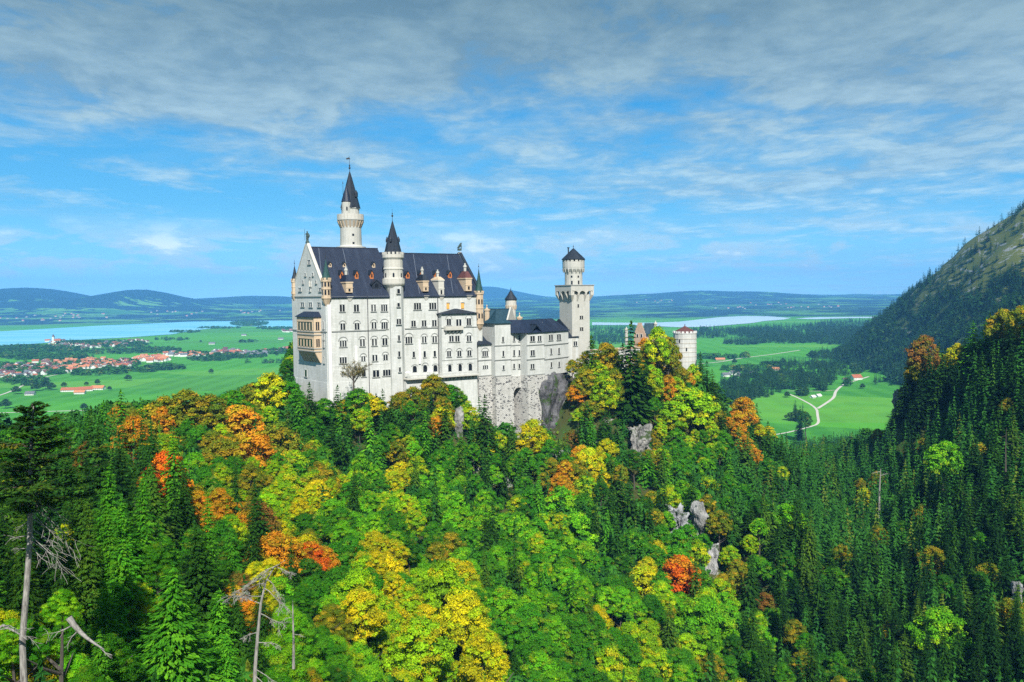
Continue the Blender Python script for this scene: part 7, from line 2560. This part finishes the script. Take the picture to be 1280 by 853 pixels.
# the rest of the town: small roofs packed between the larger houses
mb = MB()
for px, py, rx, ry, n in ((25, 467, 34, 9, 70), (80, 460, 30, 7, 70), (130, 457, 30, 5.5, 70), (110, 432, 50, 3.5, 50), (190, 450, 24, 3.5, 30), (235, 444, 30, 2.5, 56), (295, 443, 34, 3, 60), (342, 440, 20, 2, 34)):
    for _ in range(n):
        a, r_ = rng.uniform(0, 6.28), math.sqrt(rng.random())
        p = gp(px + rx * r_ * math.cos(a), py + ry * r_ * math.sin(a))
        w2, d2, h2, rt_ = rng.uniform(9, 13), rng.uniform(7, 10), rng.uniform(3.5, 5.5), rng.uniform(0, 3.1)
        fr_ = Frame((p.x, p.y), (math.cos(rt_), math.sin(rt_), 0), (-math.sin(rt_), math.cos(rt_), 0))
        fbx(mb, fr_, 0, w2, 0, d2, -190.4, -190 + h2, 0)
        k = rng.choice((1, 1, 2, 3))
        A_ = [fr_.P(u, v, -190 + h2 + zq) for u, v, zq in ((-.5, -.6, .02), (w2 + .5, -.6, .02), (w2 + .5, d2 / 2, 3.2), (-.5, d2 / 2, 3.2), (-.5, d2 + .6, .02), (w2 + .5, d2 + .6, .02))]
        mb.poly([A_[0], A_[1], A_[2], A_[3]], k); mb.poly([A_[3], A_[2], A_[5], A_[4]], k)
        mb.poly([A_[0], A_[3], A_[4]], 0); mb.poly([A_[1], A_[5], A_[2]], 0)
tag(mb.build('small_town_houses', [M['white'], M['terracotta'], M['brownroof'], M['greyroof']], None, origin=(0, 0, 0)), kind='stuff')
# church
p = gp(67, 429.5)
ch = thing('church', 'white village church with slim tower near the lake shore', 'church', (p.x, p.y, -190))
fr = Frame((p.x, p.y), (1, 0, 0), (0, 1, 0))
mb = MB(); fbx(mb, fr, 0, 30, 0, 14, -191, -178); mb.build('nave', [M['white']], ch)
mb = MB(); fbx(mb, fr, -8, -0.02, 3, 11, -191, -160); mb.build('tower', [M['white']], ch)
mb = MB(); mb.lathe(fr.P(-4, 7, 0), [(5.6, -160), (4.6, -156), (1.2, -152), (0.1, -146)], 8); mb.build('spire', [M['darkred']], ch)
roof('roof', ch, fr, 0.3, 30, 0, 14, -178, -171, M['terracotta'])
# farm in the meadow
for px, py, w_, d_, rt_, rm, lb in ((88, 489.6, 34, 12, 0.05, 'terracotta', 'western red-roofed farm building, long and low'), (107, 489, 26, 14, 0.5, 'terracotta', 'middle red-roofed farm building set at an angle'), (123, 487.2, 26, 13, -0.05, 'orangeroof', 'eastern farm building with pale end wall'), (100, 492.6, 20, 9, 0.1, 'orangeroof', 'low front outbuilding of the red-roofed farm')):
    p = gp(px, py)
    house('farmhouse', lb, 'farm building', 'farm buildings in the meadow', p.x, p.y, w_, d_, 4.2, rt_, rm, parts=True)
p = gp(38, 494)
house('barn', 'long grey-roofed barn in the meadow west of the farm', 'barn', None, p.x, p.y, 17, 11, 3.6, 0.1, 'greyroof', parts=True)
p = gp(1070, 474.5)
house('farmhouse', 'white farmhouse with big red roof at the end of the gravel path', 'farmhouse', None, p.x, p.y, 20, 16, 5.0, 0.15, 'terracotta', parts=True)
p = gp(1056, 476)
house('farmhouse', 'small brown-roofed annexe beside the red-roofed farmhouse', 'annexe', None, p.x, p.y, 9, 8, 3.0, 0.3, 'brownroof', parts=True)
for px, py, w_, lb in ((1016, 497.6, 8, 'white shed west of the path fork'), (1023, 496, 9, 'white shed beside the path above the fork')):
    p = gp(px, py)
    house('shed', lb, 'shed', 'white sheds by the forked path', p.x, p.y, w_, 7, 2.4, 0.5, 'white', parts=True)
p = gp(968, 463.5)
house('house', 'low orange-roofed house between the valley trees', 'house', None, p.x, p.y, 22, 12, 4, 0.1, 'orangeroof', parts=True)
for i, (px, py, w_, lb) in enumerate(((907, 471, 18, 'westernmost white valley house with blue-grey roof'), (915, 468.5, 16, 'second white valley house with blue-grey roof'), (922, 470.5, 18, 'middle white valley house with blue-grey roof'), (933, 471.5, 16, 'fourth white valley house, half hidden by spruces'), (942, 469, 16, 'easternmost white valley house with blue-grey roof'))):
    p = gp(px, py)
    house('valley_house', lb, 'house', 'white houses in the valley behind the gatehouse', p.x, p.y, w_, 12, 5.0, 0.3 + i * 0.4, 'greyroof', parts=True)
p = gp(900, 450.4)
house('hay_shed', 'long brown hay shed alone in the eastern meadow', 'shed', None, p.x, p.y, 26, 10, 3, 0.05, 'orangeroof', 'brick', parts=True)
for i, (px, py) in enumerate(((265, 430.6), (305, 419.8), (351, 424.6), (1008, 497))):
    if i == 3: continue
    p = gp(px, py)
    house('hay_shed', ('pale hay shed in the middle of the lake meadow', 'pale hay shed below the lake wood', 'pale hay shed near the lakeside hamlet')[i], 'shed', None, p.x, p.y, 24, 14, 4, 0.2, 'greyroof')
# scattered farms beyond the lake
n_ = 0
for px, py, rx, ry, n in ((40, 399, 40, 4, 14), (110, 396, 30, 3, 10), (220, 392, 40, 4, 10), (330, 390, 30, 3, 8), (830, 377, 40, 2, 10), (1010, 383, 40, 2.5, 14), (960, 380, 30, 2, 8), (900, 385, 40, 2, 6)):
    for _ in range(n):
        x_, y_ = px + rng.uniform(-rx, rx), py + rng.uniform(-ry, ry)
        p = gp(x_, y_)
        z = H1(p.x, p.y)
        # walk towards the viewer along the sight line until it meets the ground
        d = ray(x_, y_)
        Yq = 6600
        while Yq < 16000 and d.z * Yq > H1(d.x * Yq, Yq): Yq += 60
        if Yq >= 16000: continue
        z = H1(d.x * Yq, Yq)
        n_ += 1
        o = house('far_farmhouse', 'tiny white farmhouse among the fields beyond the ' + ('lake' if px < 600 else 'pale reservoir'), 'farmhouse', 'white farmhouses beyond the lake' if px < 600 else 'white farmhouses beyond the reservoir', d.x * Yq, Yq, 18, 14, 6, rng.uniform(-.5, .5), rng.choice(['terracotta', 'greyroof']), 'lime2', z=z)
